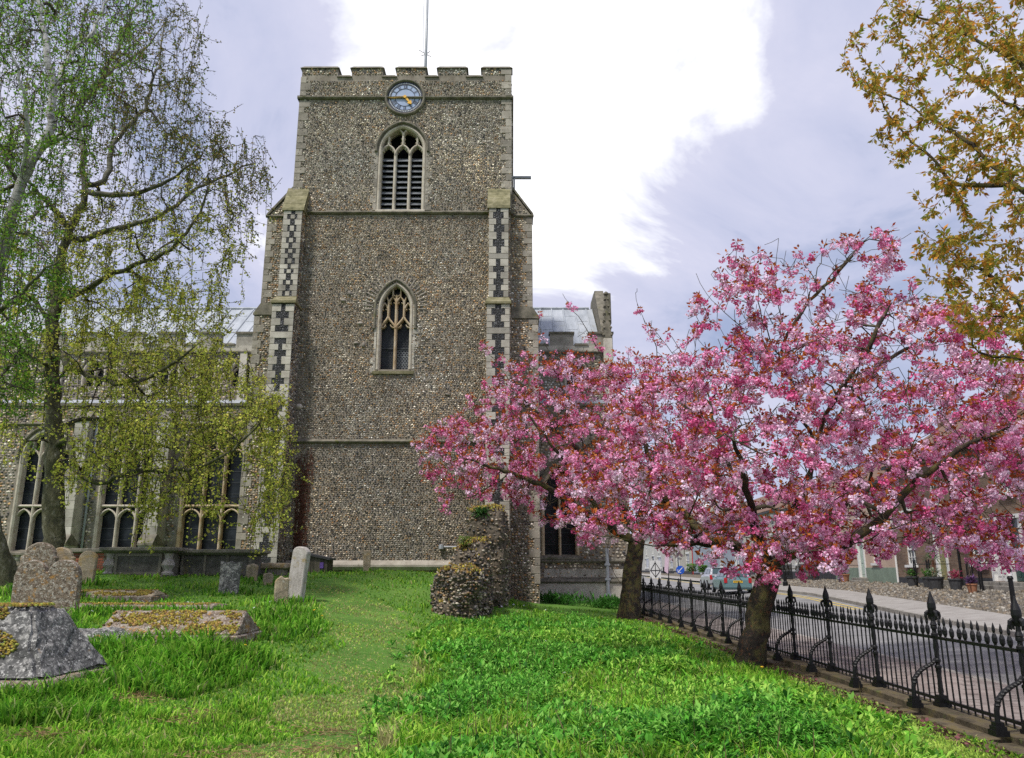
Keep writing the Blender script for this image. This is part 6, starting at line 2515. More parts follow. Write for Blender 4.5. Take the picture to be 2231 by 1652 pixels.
def crown_targets(poly, n, Y0, depth, r, weight=None, px=140.0):
    q = sample_poly(poly, n, r, weight)
    f = np.sqrt(np.clip(edge_dist(poly, q) / px, .04, 1))
    Y = Y0 + (r.random(n) * 2 - 1) * depth * f
    return [np.array(P(x, y, yy)) for (x, y), yy in zip(q, Y)]


def petals(name, C, D, S, L, W, col, mat, parent, r):
    """four-cornered leaves or petals: base C, direction D, side S"""
    n = len(C)
    mid = C + D * (L * .5)[:, None]
    V = np.stack([C, mid + S * W[:, None], C + D * L[:, None], mid - S * W[:, None]], 1).reshape(-1, 3)
    o = fast(name, V, np.arange(4 * n), np.full(n, 4), mat, parent, np.repeat(col, 4, 0))
    return o


def rand_dirs(n, r):
    d = r.normal(0, 1, (n, 3))
    return d / np.linalg.norm(d, axis=1, keepdims=True)


def side_of(D, r):
    s = np.cross(D, rand_dirs(len(D), r))
    return s / (np.linalg.norm(s, axis=1, keepdims=True) + 1e-9)


# bark
m_, nt_, b_ = mat_new('cherry_bark')
c_ = ramp(nt_, noise(nt_, 5, 6, .65, mapping=(1, 1, 2.4)), [(.3, (.012, .009, .007)), (.5, (.035, .026, .018)), (.7, (.085, .062, .042))])
c_ = mixc(nt_, thresh(nt_, noise(nt_, 3.4, 5, .65), .47, .6), c_, (.13, .115, .035))
c_ = mixc(nt_, thresh(nt_, noise(nt_, 14, 4, .6), .57, .66), c_, (.17, .08, .035))
nt_.links.new(c_, b_.inputs['Base Color'])
b_.inputs['Roughness'].default_value = .9
bump(nt_, b_, noise(nt_, 9, 6, .7, mapping=(2.2, 2.2, .7)), 1.0, .06)
M_CBARK = m_
M_CTWIG = mottled('cherry_twig_bark', [(.3, (.03, .026, .016)), (.5, (.075, .065, .04)), (.7, (.13, .115, .075))], 6, bstr=.3)
m_, nt_, b_ = mat_new('birch_bark')
geo = nd(nt_, 'ShaderNodeNewGeometry')
sepz = nd(nt_, 'ShaderNodeSeparateXYZ')
nt_.links.new(geo.outputs['Position'], sepz.inputs[0])
white = ramp(nt_, noise(nt_, 3, 6, .65, mapping=(1, 1, 4)), [(.35, (.1, .09, .085)), (.45, (.42, .4, .39)), (.7, (.6, .58, .57))])
rough_ = ramp(nt_, noise(nt_, 5, 6, .7, mapping=(1.6, 1.6, .8)), [(.35, (.03, .03, .018)), (.52, (.085, .08, .04)), (.66, (.2, .19, .15)), (.74, (.42, .41, .38))])
hz = nd(nt_, 'ShaderNodeMapRange')
hz.inputs['From Min'].default_value = 7.0
hz.inputs['From Max'].default_value = 12.5
nt_.links.new(sepz.outputs['Z'], hz.inputs['Value'])
c_ = mixc(nt_, hz.outputs[0], rough_, white)
nt_.links.new(c_, b_.inputs['Base Color'])
b_.inputs['Roughness'].default_value = .85
bump(nt_, b_, noise(nt_, 8, 6, .7, mapping=(2, 2, 1)), .8, .04)
M_BBARK = m_
M_BBARKD = M_BBARK.copy()
M_BBARKD.name = 'rough_birch_bark'
for n_ in M_BBARKD.node_tree.nodes:
    if n_.type == 'MAP_RANGE':
        n_.inputs['From Min'].default_value = 11.0
        n_.inputs['From Max'].default_value = 30.0
M_BTWIG = mottled('birch_twig_bark', [(.3, (.03, .024, .02)), (.6, (.07, .057, .047))], 4, bstr=.2)
M_LEAFB = vcol_mat('young_leaf', rough=.65, trans=.45, var=.2, nscale=5, spec=.12)
M_PETAL = vcol_mat('cherry_petal', rough=.8, trans=.22, var=.12, nscale=12, spec=.08)


def trunk_flare(base, R):
    base = np.array(base)

    def f(p, rr, ring):
        h = p[2] - base[2]
        if rr < R * .55:
            return 0
        v = ring - p
        a = np.arctan2(v[:, 1], v[:, 0])
        k = .12 * np.sin(a * 3 + h * 1.2) + .08 * np.sin(a * 5 - h * 2.5) + .22 * math.exp(-h / .25) * (.6 + .4 * np.sin(a * 4 + 1))
        return v * k[:, None]
    return f


# ---------------------------------------------------------- pink cherries
def cherry(label, seed, limbs, R, crowns, blossoms_per, sprigs, scale=1.0, npet=20, cl_r=.055, twigseg=.28, minz=1.0):
    T = Tree(seed)
    for l in limbs:
        T.limb(l, seg=.22)
    nl = len(T.chains)
    for tg in crowns:
        T.grow(tg, seg=twigseg, jit=.03 * scale, bend=.3, up=.05)
    for s in sprigs:
        T.limb(s, seg=.2, jit=.02, gen=2)
    T.twiglets(.55, .15 * scale, .4 * scale, nl)
    T.radii(.0062 * scale, R, nl, .45, .3)
    b0 = T.pos[0]
    t = empty('cherry_tree', Vector(b0), label, 'tree', 'pink cherry trees by the railings')
    nlimb = set(id(c) for c in T.chains[:nl])
    T.tubes('trunk', M_CBARK, t, lambda s, ch: id(ch) in nlimb, lambda r: 14 if r > .1 else 9, trunk_flare(b0, R))
    T.tubes('branches', M_CTWIG, t, lambda s, ch: id(ch) not in nlimb, lambda r: 5 if r > .02 else 3)
    # blossom pompoms on the outer half of the twigs
    r = T.r
    pos = np.array(T.pos)
    cen, clu, clu_c, bigs = [], [], [], []
    for ch in T.chains[nl:]:
        m = len(ch)
        for i in range(max(1, int(m * .3)), m):
            if T.rad[ch[i]] > .02 * scale:
                continue
            if r.random() > blossoms_per * (1.8 if i == m - 1 else .55):
                continue
            c = pos[ch[i]] + r.normal(0, .03 * scale, 3)
            k = r.integers(2, 6)
            big = r.uniform(.75, 1.3)
            for _ in range(k):
                cen.append(c + r.normal(0, 1, 3) * np.array([1.0, 1.0, .8]) * cl_r * .85 + np.array([0, 0, -cl_r * .9]))
                clu.append(len(clu_c))
                bigs.append(big)
            clu_c.append(c)
    cen = np.array(cen)
    ok = cen[:, 2] > minz
    cen = cen[ok]
    clu = np.array(clu)[ok]
    clu_c = np.array(clu_c)
    n = len(cen)
    sz = cl_r * r.uniform(.8, 1.15, n) * np.array(bigs)[ok]
    D = rand_dirs(n * npet, r).reshape(n, npet, 3)
    base = cen[:, None] + D * (sz[:, None, None] * r.uniform(.35, .8, (n, npet, 1)))
    S = side_of(D.reshape(-1, 3), r)
    dirp = D.reshape(-1, 3) * .45 + np.cross(D.reshape(-1, 3), S) * r.choice([-1, 1], (n * npet, 1)) * .9
    dirp /= np.linalg.norm(dirp, axis=1, keepdims=True)
    tone = (r.random(len(clu_c))[clu] * .65 + r.random(n) * .35)[:, None]
    c0 = np.where(tone > .58, [[.96, .66, .84]], np.where(tone > .27, [[.92, .38, .62]], [[.74, .14, .34]]))
    cp_ = np.repeat(c0[:, None], npet, 1) * r.uniform(.75, 1.2, (n, npet, 1))
    cp_ = np.clip(cp_ * (1 + .0 * D[..., 2:3]), .02, .95)
    L = (sz[:, None] * r.uniform(.45, .8, (n, npet))).ravel()
    petals('blossom', base.reshape(-1, 3), dirp, S, L, L * .5, cp_.reshape(-1, 3), M_PETAL, t, r)['kind'] = 'stuff'
    # bronze young leaves above the flowers
    nlf = 10
    m = len(clu_c) * nlf
    D = rand_dirs(m, r)
    D[:, 2] = D[:, 2] * .6 + .25
    D /= np.linalg.norm(D, axis=1, keepdims=True)
    C = np.repeat(clu_c, nlf, 0) + D * cl_r * .5 + r.normal(0, cl_r * .4, (m, 3)) + np.array([0, 0, cl_r * .35])
    col = np.array([(.50, .12, .03), (.36, .06, .03), (.55, .2, .05), (.28, .09, .03)])[r.integers(0, 4, m)] * r.uniform(.7, 1.25, (m, 1))
    L = cl_r * r.uniform(.9, 1.7, m)
    petals('leaves', C, D, side_of(D, r), L, L * .25, col, M_LEAFB, t, r)['kind'] = 'stuff'
    return n


r1 = np.random.default_rng(101)
Yc = 13.4
b = hit(1633, 1452, .0)
Yc = b.y
base = Vector((b.x, b.y, float(gz(b.x, b.y)) - .08))
PC = lambda x, y, d=0.0: P(x, y, Yc + d)
limbs2 = [[base, PC(1648, 1370), PC(1664, 1290), PC(1678, 1228)],
          [PC(1672, 1238), PC(1625, 1200, -.2), PC(1560, 1180, -.5), PC(1450, 1190, -1.0), PC(1380, 1180, -1.3), PC(1310, 1165, -1.6), PC(1240, 1148, -1.9), PC(1180, 1130, -2.1)],
          [PC(1678, 1228), PC(1740, 1200, -.3), PC(1820, 1190, -.7), PC(1895, 1150, -1.0), PC(1960, 1085, -1.3), PC(2060, 1000, -1.7), PC(2200, 930, -2.2)],
          [PC(1676, 1232), PC(1720, 1140, .3), PC(1760, 1060, .6), PC(1775, 990, .8), PC(1765, 930, .8)],
          [PC(1770, 970, .8), PC(1740, 890, .9), PC(1716, 810, 1.0), PC(1708, 740, 1.1), PC(1760, 660, 1.1), PC(1830, 590, 1.0), PC(1880, 530, .9)],
          [PC(1774, 980, .8), PC(1830, 900, 1.3), PC(1890, 820, 1.6), PC(1960, 770, 2.0), PC(2050, 720, 2.4)],
          [PC(1672, 1240), PC(1630, 1130, .9), PC(1590, 1020, 1.6), PC(1560, 930, 2.2), PC(1540, 850, 2.4)],
          [PC(1560, 1180, -.5), PC(1480, 1110, .2), PC(1400, 1040, .8), PC(1330, 990, 1.0)],
          [PC(1740, 1200, -.3), PC(1790, 1140, .8), PC(1870, 1080, 1.6), PC(1960, 1040, 2.4), PC(2080, 960, 3.0)],
          [PC(1680, 1230), PC(1640, 1130, -.9), PC(1620, 1030, -1.6), PC(1600, 960, -2.0)],
          [PC(1820, 1190, -.7), PC(1880, 1180, -1.6), PC(1950, 1150, -2.3), PC(2030, 1130, -2.8)],
          [PC(1774, 985, .8), PC(1800, 900, .1), PC(1850, 820, -.5), PC(1900, 740, -.9), PC(1940, 660, -1.0)]]
pA = [(1210, 1135), (1230, 1000), (1330, 900), (1420, 810), (1520, 760), (1640, 740), (1800, 690), (1960, 640), (2100, 660), (2231, 700), (2330, 780), (2400, 1000), (2330, 1200), (2231, 1240), (2120, 1215), (2000, 1180),
      (1930, 1215), (1800, 1245), (1740, 1225), (1640, 1180), (1560, 1195), (1450, 1200), (1330, 1170)]
pB = [(1500, 760), (1510, 640), (1570, 560), (1690, 540), (1800, 530), (1940, 500), (1985, 570), (2050, 640), (1960, 660), (1800, 720), (1640, 760)]
tA = crown_targets(pA, 1650, Yc, 2.9, r1, None, 220)
tB = crown_targets(pB, 130, Yc + .8, 1.2, r1, None, 90)
tF = crown_targets([(1540, 1150), (1830, 1150), (1840, 1255), (1700, 1268), (1560, 1238)], 85, Yc - 1.7, .8, r1, None, 30)
spr = [[PC(1716, 810, 1.0), PC(1660, 700, .8), PC(1640, 600, .6), PC(1580, 560, .4)], [PC(1716, 800, 1.0), PC(1600, 700, .6), PC(1540, 640, .5), PC(1516, 595, .5)],
       [PC(1760, 660, 1.1), PC(1850, 560, .8), PC(1900, 512, .6), PC(1958, 500, .5)], [PC(1708, 740, 1.1), PC(1690, 600, .9), PC(1696, 520, .9)],
       [PC(1540, 850, 2.4), PC(1440, 740, 2), PC(1400, 690, 2), PC(1384, 640, 2)], [PC(1760, 660, 1.1), PC(1790, 570, 1.2), PC(1800, 520, 1.2)]]
n2 = cherry('near pink blossom cherry tree with leaning trunk beside the railing', 5, limbs2, .235, [tA, tB, tF], .245, spr, 1.0, npet=23, cl_r=.064)

b = hit(1370, 1341, .08)
Yd = b.y
PD = lambda x, y, d=0.0: P(x, y, Yd + d)
base = Vector((b.x, b.y, float(gz(b.x, b.y)) - .1))
limbs1 = [[base, PD(1374, 1270), PD(1384, 1200), PD(1392, 1160)],
          [PD(1386, 1190), PD(1330, 1150, -.4), PD(1260, 1110, -1.0), PD(1190, 1060, -1.6), PD(1110, 1030, -2.2), PD(1020, 1000, -2.6)],
          [PD(1390, 1170), PD(1340, 1080, .4), PD(1280, 1000, .8), PD(1200, 930, 1.2), PD(1130, 860, 1.2)],
          [PD(1390, 1170), PD(1400, 1080, .2), PD(1380, 980, .4), PD(1360, 890, .4), PD(1330, 820, .4)],
          [PD(1392, 1160), PD(1450, 1090, -.5), PD(1500, 1010, -.8), PD(1540, 930, -1.0)],
          [PD(1388, 1180), PD(1450, 1140, 1.0), PD(1530, 1090, 1.8)],
          [PD(1330, 1150, -.4), PD(1270, 1060, -2.0), PD(1210, 980, -2.8), PD(1150, 900, -3.0)],
          [PD(1392, 1160), PD(1420, 1060, -2.0), PD(1400, 950, -2.8), PD(1380, 860, -3.0)],
          [PD(1372, 1290), PD(1340, 1250, -.2), PD(1322, 1200, -.3), PD(1330, 1170, -.3)]]
pC = [(905, 965), (950, 935), (1010, 900), (1050, 850), (1100, 805), (1180, 775), (1260, 770), (1330, 800), (1400, 775), (1460, 780), (1540, 830), (1600, 930), (1620, 1060), (1560, 1150), (1420, 1160), (1330, 1190), (1230, 1165), (1130, 1090), (1010, 1075), (950, 1040)]
tC = crown_targets(pC, 1150, Yd - .4, 3.2, r1, lambda x, y: .55 + .45 * (y < 1080), 150)
tC = [p for p in tC if p[1] < 31.0]
spr = [[PD(1330, 820, .4), PD(1280, 720, .2), PD(1250, 680, 0), PD(1226, 640, 0)], [PD(1360, 890, .4), PD(1430, 800, .2), PD(1418, 700, .1)], [PD(1130, 860, 1.2), PD(1090, 800, .8), PD(1036, 742, .5)],
       [PD(1280, 1000, .8), PD(1200, 780, 0), PD(1170, 700, 0)], [PD(1020, 1000, -2.6), PD(950, 990, -2.6), PD(905, 966, -2.6)], [PD(1110, 1030, -2.2), PD(1030, 1080, -2.4), PD(962, 1082, -2.5)]]
n1 = cherry('far pink blossom cherry tree in front of the church tower', 6, limbs1, .36, [tC], .23, spr, 1.3, npet=15, cl_r=.095, twigseg=.38)

# ---------------------------------------------------------- birches
def leaf_cloud(name, parent, C, r, L0, cols, hang=.5):
    n = len(C)
    D = rand_dirs(n, r)
    D[:, 2] = D[:, 2] * .6 - hang
    D /= np.linalg.norm(D, axis=1, keepdims=True)
    L = L0 * r.uniform(.6, 1.3, n)
    o = petals(name, C, D, side_of(D, r), L, L * .36, cols, M_LEAFB, parent, r)
    o['kind'] = 'stuff'
    return o


def birch(label, seed, limbs, R, crowns, weep, leafn, L0, colfn, rtip=.006, bark=None):
    T = Tree(seed)
    for l in limbs:
        T.limb(l, seg=.3, jit=.03)
    nl = len(T.chains)
    for tg, up, bend in crowns:
        T.grow(tg, seg=.32, jit=.04, bend=bend, up=up)
    n1_ = len(T.chains)
    r = T.r
    # hanging twigs
    ends = [ch[-1] for ch in T.chains[nl:]]
    for e in ends:
        p = np.array(T.pos[e])
        for _ in range(r.poisson(weep(p))):
            L = r.uniform(.3, .8) * (1.0 + .9 * (r.random() < .25))
            o = r.normal(0, .16, 3)
            q = [p, p + o * .7 + np.array([0, 0, -.1 * L]), p + o + np.array([0, 0, -.5 * L]), p + o * 1.1 + np.array([0, 0, -L])]
            T._add(q, e, .015, 2)
    T.twiglets(.28, .3, .8, nl, -.4)
    T.radii(rtip, R, nl, .34, .72)
    b0 = T.pos[0]
    t = empty('birch_tree', Vector(b0), label, 'tree', 'birch trees at the left')
    nlimb = set(id(c) for c in T.chains[:nl])
    T.tubes('trunk', bark, t, lambda s, ch: id(ch) in nlimb, lambda rr: 14 if rr > .1 else 8, trunk_flare(b0, R))
    T.tubes('branches', M_BTWIG, t, lambda s, ch: id(ch) not in nlimb, lambda rr: 5 if rr > .025 else 3)
    pos = np.array(T.pos)
    C = []
    for ch in T.chains[nl:]:
        m = len(ch)
        a = pos[ch]
        hang = T.gen[ch[-1]] == 2
        k = max(1, int(r.poisson(leafn * (m - 1) * ((2.6 if pos[ch[-1]][2] < 11.2 else 1.3) if hang else .5))))
        s = r.uniform(.25, m - 1, k)
        i = np.clip(s.astype(int), 0, m - 2)
        f = (s - i)[:, None]
        C.append(a[i] * (1 - f) + a[i + 1] * f + r.normal(0, .035, (k, 3)))
    C = np.concatenate(C)
    leaf_cloud('crown', t, C, r, L0, colfn(C, r), .5)
    return len(C)


r2 = np.random.default_rng(202)
YA = 21.5
PA = lambda x, y, d=0.0: P(x, y, YA + d)
bz = P(112, 1262, YA)
base = Vector((bz.x, YA, float(gz(bz.x, YA)) - .1))
limbsA = [[base, PA(117, 1150), PA(121, 1000), PA(115, 860), PA(112, 770), PA(120, 676), PA(127, 580), PA(150, 500), PA(178, 440), PA(188, 405)],
          [PA(187, 410), PA(182, 340, .2), PA(173, 290, .3), PA(166, 240, .4), PA(184, 210, .5), PA(215, 180, .5), PA(262, 90, .6), PA(300, 0, .7), PA(330, -80, .8)],
          [PA(124, 655), PA(175, 640, -.3), PA(253, 595, -.6), PA(371, 545, -1.0), PA(422, 486, -1.2), PA(456, 401, -1.3)],
          [PA(146, 510), PA(190, 520, .3), PA(253, 500, .5), PA(350, 469, .8), PA(418, 418, 1.0), PA(507, 376, 1.2), PA(560, 350, 1.3)],
          [PA(186, 415), PA(240, 425, -.3), PA(300, 420, -.6), PA(367, 395, -.9), PA(440, 340, -1.2)],
          [PA(188, 405), PA(225, 395, .1), PA(249, 312, .4), PA(312, 236, .7), PA(345, 140, .9), PA(359, 55, 1.0)],
          [PA(166, 240, .4), PA(236, 160, 1.0), PA(296, 122, 1.5), PA(355, 59, 1.8)],
          [PA(114, 780), PA(135, 775, -.4), PA(150, 803, -.9), PA(232, 829, -1.5), PA(310, 829, -2.0), PA(372, 794, -2.4), PA(465, 729, -2.8)],
          [PA(118, 945), PA(145, 925, .3), PA(180, 915, .7), PA(240, 920, 1.2), PA(348, 969, 1.8), PA(430, 975, 2.2)],
          [PA(119, 970), PA(150, 960, -.4), PA(157, 1010, -.8), PA(217, 1052, -1.2), PA(271, 1033, -1.5), PA(329, 1023, -1.8), PA(364, 1027, -2.0), PA(434, 1015, -2.4), PA(503, 980, -2.8), PA(575, 915, -3.1)],
          [PA(116, 700), PA(60, 640, .6), PA(10, 600, 1.2), PA(-60, 560, 1.6)],
          [PA(113, 800), PA(70, 780, -.8), PA(20, 740, -1.4), PA(-40, 720, -1.8)],
          [PA(150, 500), PA(100, 440, -.6), PA(60, 390, -1.0)]]
pU = [(-60, -60), (425, -60), (440, 130), (450, 190), (455, 240), (520, 285), (560, 300), (597, 345), (575, 420), (555, 480), (530, 560), (500, 640), (490, 700), (440, 740), (250, 740), (-60, 760)]
pL = [(-40, 740), (250, 730), (470, 735), (540, 795), (605, 850), (632, 950), (636, 1040), (615, 1120), (560, 1150), (510, 1090), (440, 1150), (390, 1060), (320, 1120), (270, 1050), (190, 1080), (100, 1000), (-40, 960)]
tU = crown_targets(pU, 1000, YA, 3.2, r2, lambda x, y: .5 + .5 * (x > 120), 200)
tL = crown_targets(pL, 560, YA - 1.0, 2.8, r2, lambda x, y: (.35 + .65 * (x > 230)) * min(1, max(.12, 1.15 - (y - 860) / 260 + .35 * math.sin(x * .045) + .3 * math.sin(x * .021 + y * .03))), 120)


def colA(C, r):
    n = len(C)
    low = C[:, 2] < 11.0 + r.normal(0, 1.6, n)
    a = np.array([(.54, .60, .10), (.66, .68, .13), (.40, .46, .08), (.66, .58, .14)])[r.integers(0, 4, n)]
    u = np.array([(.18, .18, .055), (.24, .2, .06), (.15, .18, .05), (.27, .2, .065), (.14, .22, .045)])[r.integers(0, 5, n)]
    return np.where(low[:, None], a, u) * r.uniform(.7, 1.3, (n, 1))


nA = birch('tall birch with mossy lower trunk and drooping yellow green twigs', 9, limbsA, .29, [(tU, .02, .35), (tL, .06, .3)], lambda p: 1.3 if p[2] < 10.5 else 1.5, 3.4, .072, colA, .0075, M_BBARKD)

YB = 17.0
PB = lambda x, y, d=0.0: P(x, y, YB + d)
bz = P(22, 1275, YB + 1.5)
base = Vector((bz.x, YB + 1.5, float(gz(bz.x, YB + 1.5)) - .1))
limbsB = [[base, PB(-6, 1180, 1.2), PB(-34, 1040, .8), PB(-40, 880, .4), PB(-24, 720, .2), PB(2, 570), PB(25, 486), PB(46, 400), PB(84, 329), PB(108, 274), PB(113, 200), PB(108, 120), PB(92, 55), PB(80, -50)],
          [PB(111, 200), PB(150, 130, .3), PB(200, 70, .6), PB(232, 10, .8), PB(260, -60, .9)],
          [PB(46, 400), PB(60, 300, -.5), PB(50, 200, -.9), PB(20, 100, -1.2)],
          [PB(-20, 700), PB(30, 660, -.7), PB(80, 600, -1.2), PB(140, 560, -1.6)],
          [PB(-30, 800), PB(20, 800, -.8), PB(60, 800, -1.2), PB(110, 790, -1.6)],
          [PB(84, 329), PB(140, 300, -.5), PB(190, 260, -.9)]]
pG = [(-80, -60), (330, -60), (360, 30), (330, 110), (250, 170), (200, 270), (190, 330), (120, 380), (110, 480), (150, 560), (150, 620), (90, 700), (80, 740), (120, 790), (90, 850), (20, 870), (-80, 870)]
tG = crown_targets(pG, 480, YB, 2.6, r2, lambda x, y: .6, 120)


def colB(C, r):
    n = len(C)
    return np.array([(.18, .36, .04), (.23, .42, .05), (.13, .27, .035), (.24, .30, .06)])[r.integers(0, 4, n)] * r.uniform(.7, 1.3, (n, 1))


nB = birch('white-barked birch with bright green leaves at the left edge', 10, limbsB, .20, [(tG, .02, .35)], lambda p: 1.2, 3.4, .066, colB, .007, M_BBARK)

# ---------------------------------------------------------- bronze-leaved tree at the right edge
T = Tree(77)
r = T.r
base = Vector((4.15, 3.9, -.1))
YE = 8.6
PE = lambda x, y, d=0.0: P(x, y, YE + d)
for l in ([base, (4.2, 3.95, 1.2), (4.35, 4.1, 2.4), (4.6, 4.5, 3.4)],
          [(4.5, 4.35, 3.1), (5.0, 5.6, 3.9), PE(2330, 820, -1.0), PE(2200, 640, -.2), PE(2090, 560, .2), PE(2000, 500, .4)],
          [(4.6, 4.5, 3.4), (5.0, 5.6, 5.0), PE(2330, 480, -1.2), PE(2231, 420, -.6), PE(2100, 300, 0), PE(1990, 240, .3), PE(1900, 190, .5)],
          [(4.6, 4.5, 3.4), (4.8, 5.2, 5.8), PE(2330, 200, -1.2), PE(2180, 110, -.4), PE(2060, 60, .1), PE(1940, 10, .3)],
          [(4.5, 4.35, 3.2), (5.2, 6.0, 4.2), PE(2330, 700, .8), PE(2231, 690, 1.0), PE(2120, 690, 1.2), PE(2050, 650, 1.3)],
          [PE(2180, 400, -.5), PE(2080, 400, 0), PE(2040, 350, .2), PE(1960, 280, .4), PE(1900, 190, .5), PE(1830, 145, .6)],
          [PE(2300, 780, -.8), PE(2200, 780, -.3), PE(2130, 770, 0)],
          [(5.0, 5.6, 5.0), PE(2340, 330, .6), PE(2231, 250, 1.0), PE(2100, 160, 1.4), PE(2000, 90, 1.6)]):
    T.limb(l, seg=.2, jit=.015)
nl = len(T.chains)
pE = [(1880, -60), (1920, 40), (1850, 60), (1815, 135), (1860, 190), (1905, 215), (1895, 310), (1955, 370), (1990, 430), (1965, 470), (1985, 560), (1990, 600), (2020, 680), (2120, 740), (2180, 790), (2330, 790), (2400, 600), (2400, -60)]
tE = crown_targets(pE, 850, YE, 1.5, r, lambda x, y: .35 + .65 * min(1, max(0, (x - 1880) / 230)), 130)
T.grow(tE, seg=.16, jit=.012, bend=.3, up=.03)
T.radii(.003, .14, nl, .42)
bt = empty('bronze_leaved_tree', base, 'bronze and olive leaved tree reaching in from the right edge', 'tree')
nlimb = set(id(c) for c in T.chains[:nl])
T.tubes('trunk', M_CBARK, bt, lambda s, ch: id(ch) in nlimb, lambda rr: 10 if rr > .04 else 7)
T.tubes('branches', M_CTWIG, bt, lambda s, ch: id(ch) not in nlimb, lambda rr: 4 if rr > .01 else 3)
pos = np.array(T.pos)
C, A = [], []
for ch in T.chains:
    a = pos[ch]
    if T.rad[ch[-1]] > .02:
        continue
    for i in range(1, len(ch)):
        if T.rad[ch[i]] > .022:
            continue
        k = r.poisson(16 if i < len(ch) - 1 else 16)
        t_ = r.random((k, 1))
        C.append(a[i - 1] * (1 - t_) + a[i] * t_)
        A.append(np.repeat((a[i] - a[i - 1])[None], k, 0))
C, A = np.concatenate(C), np.concatenate(A)
n = len(C)
A /= np.linalg.norm(A, axis=1, keepdims=True) + 1e-9
D = A * .55 + rand_dirs(n, r) * .8 + np.array([0, 0, -.4])
D /= np.linalg.norm(D, axis=1, keepdims=True)
C = C + D * .015
L = r.uniform(.04, .09, n)
cols = np.array([(.58, .34, .05), (.50, .36, .07), (.34, .33, .055), (.62, .27, .05), (.27, .32, .05), (.55, .38, .08)])[r.integers(0, 6, n)] * r.uniform(.65, 1.25, (n, 1))
petals('crown', C, D, side_of(D, r), L, L * .22, cols, M_LEAFB, bt, r)['kind'] = 'stuff'
# a few small white flower heads among the leaves
k = r.choice(n, 160, replace=False)
k = k[C[k][:, 2] < 4.6]
cc = C[k]
m = len(cc) * 22
Dw = rand_dirs(m, r)
Cw = np.repeat(cc, 22, 0) + Dw * r.uniform(.01, .05, (m, 1))
petals('flowers', Cw, Dw, side_of(Dw, r), np.full(m, .016), np.full(m, .007), np.full((m, 3), .7) * np.array([.95, .95, .85]), M_PETAL, bt, r)['kind'] = 'stuff'
# ------------------------------------------------------------------ grass, weeds and flowers
M_GRASS = vcol_mat('grass_blade', rough=.5, trans=.4, var=.25, nscale=1.6, spec=.08)
rg = np.random.default_rng(303)


def gpoly(vpts):
    return [tuple(on_ground(x, y)[:2]) for x, y in vpts]


PATH = gpoly([(450, 1700), (640, 1560), (735, 1450), (735, 1380), (680, 1320), (655, 1285), (740, 1272), (815, 1300), (870, 1350), (900, 1410), (900, 1490), (840, 1600), (800, 1700)])
WEED = gpoly([(800, 1700), (880, 1520), (905, 1420), (985, 1362), (1100, 1345), (1300, 1352), (1420, 1385), (1510, 1420), (1580, 1480), (1700, 1500), (1830, 1540), (1950, 1600), (2000, 1700)])
LONG = [gpoly([(170, 1400), (330, 1400), (560, 1420), (620, 1440), (560, 1480), (400, 1530), (260, 1520), (210, 1470)]), gpoly([(0, 1480), (210, 1490), (260, 1560), (180, 1590), (0, 1590)]),
        gpoly([(540, 1340), (680, 1330), (720, 1380), (640, 1400), (560, 1400)]), gpoly([(180, 1320), (480, 1320), (540, 1345), (180, 1345)]), gpoly([(0, 1345), (170, 1345), (200, 1400), (0, 1330)])]
VERGE = gpoly([(1480, 1370), (1560, 1400), (1640, 1450), (1800, 1520), (1960, 1600), (2100, 1700), (2231, 1700), (2050, 1570), (1850, 1490), (1600, 1400), (1480, 1350)])


def scatter(n, x0, x1, y0, y1, pw=2.0):
    """points on the lawn, closer together near the camera"""
    out = []
    tot = 0
    while tot < n:
        u = rg.random(n * 2)
        a, b = y0 ** (1 - pw), y1 ** (1 - pw)
        y = (a + (b - a) * u) ** (1 / (1 - pw)) if pw != 1 else y0 * (y1 / y0) ** u
        half = .78 * y + 1.5
        x = rg.uniform(-1, 1, n * 2) * half
        k = (x > x0) & (x < x1)
        out.append(np.stack([x[k], y[k]], -1))
        tot += k.sum()
    return np.concatenate(out)[:n]


NB = 200000
q = scatter(NB, -26, 4.45, 5.2, 32.6, 1.75)
x, y = q[:, 0], q[:, 1]
drop = inside(WEED, x, y) & (rg.random(len(x)) < .3)
# keep blades off the tower foot, slabs and stones
for (cx_, cy_, rx, ry) in ((-6.9, 9.7, 1.75, .75), (-1.6, 21.2, .6, .5)):
    drop |= (np.abs(x - cx_) < rx) & (np.abs(y - cy_) < ry)
for o in list(bpy.data.objects):
    if o.name.startswith(('coped_grave', 'chest_tomb')):
        L = max((abs(v[0]) for ch in o.children for v in ch.bound_box), default=1)
        w = .5
        cy_ = o.location.y + (.55 if o.name.startswith('chest') else 0)
        dx, dy = x - o.location.x, y - cy_
        c, s = math.cos(o.rotation_euler.z), math.sin(o.rotation_euler.z)
        drop |= (np.abs(dx * c + dy * s) < L - .05) & (np.abs(-dx * s + dy * c) < w - .12)
drop |= (y > 32) & (x > -11) & (x < 1)
x, y = x[~drop], y[~drop]
n = len(x)
z = gz(x, y)
path = inside(PATH, x + (noise2(x, y, 1.1, 31) - .5) * 1.1, y + (noise2(x, y, 1.3, 32) - .5) * 1.2)
weed = inside(WEED, x, y)
verge = inside(VERGE, x, y)
lng = np.zeros(n, dtype=bool)
for pl in LONG:
    lng |= inside(pl, x, y)
for o in list(bpy.data.objects):
    if o.name.startswith(('headstone', 'ruined_wall', 'sunken')):
        lng |= ((x - o.location.x) ** 2 + (y - o.location.y) ** 2 < .62 ** 2) & (rg.random(n) < .8)
lng &= ~path
nz = noise2(x, y, .9, 1)
nz2 = noise2(x, y, 2.7, 2)
h = .04 + .04 * nz + .025 * nz2
tuft = nz2 * nz
h = np.where(tuft > .42, h * 1.7, h)
h = np.where(path | verge, .03 + .025 * nz2, h)
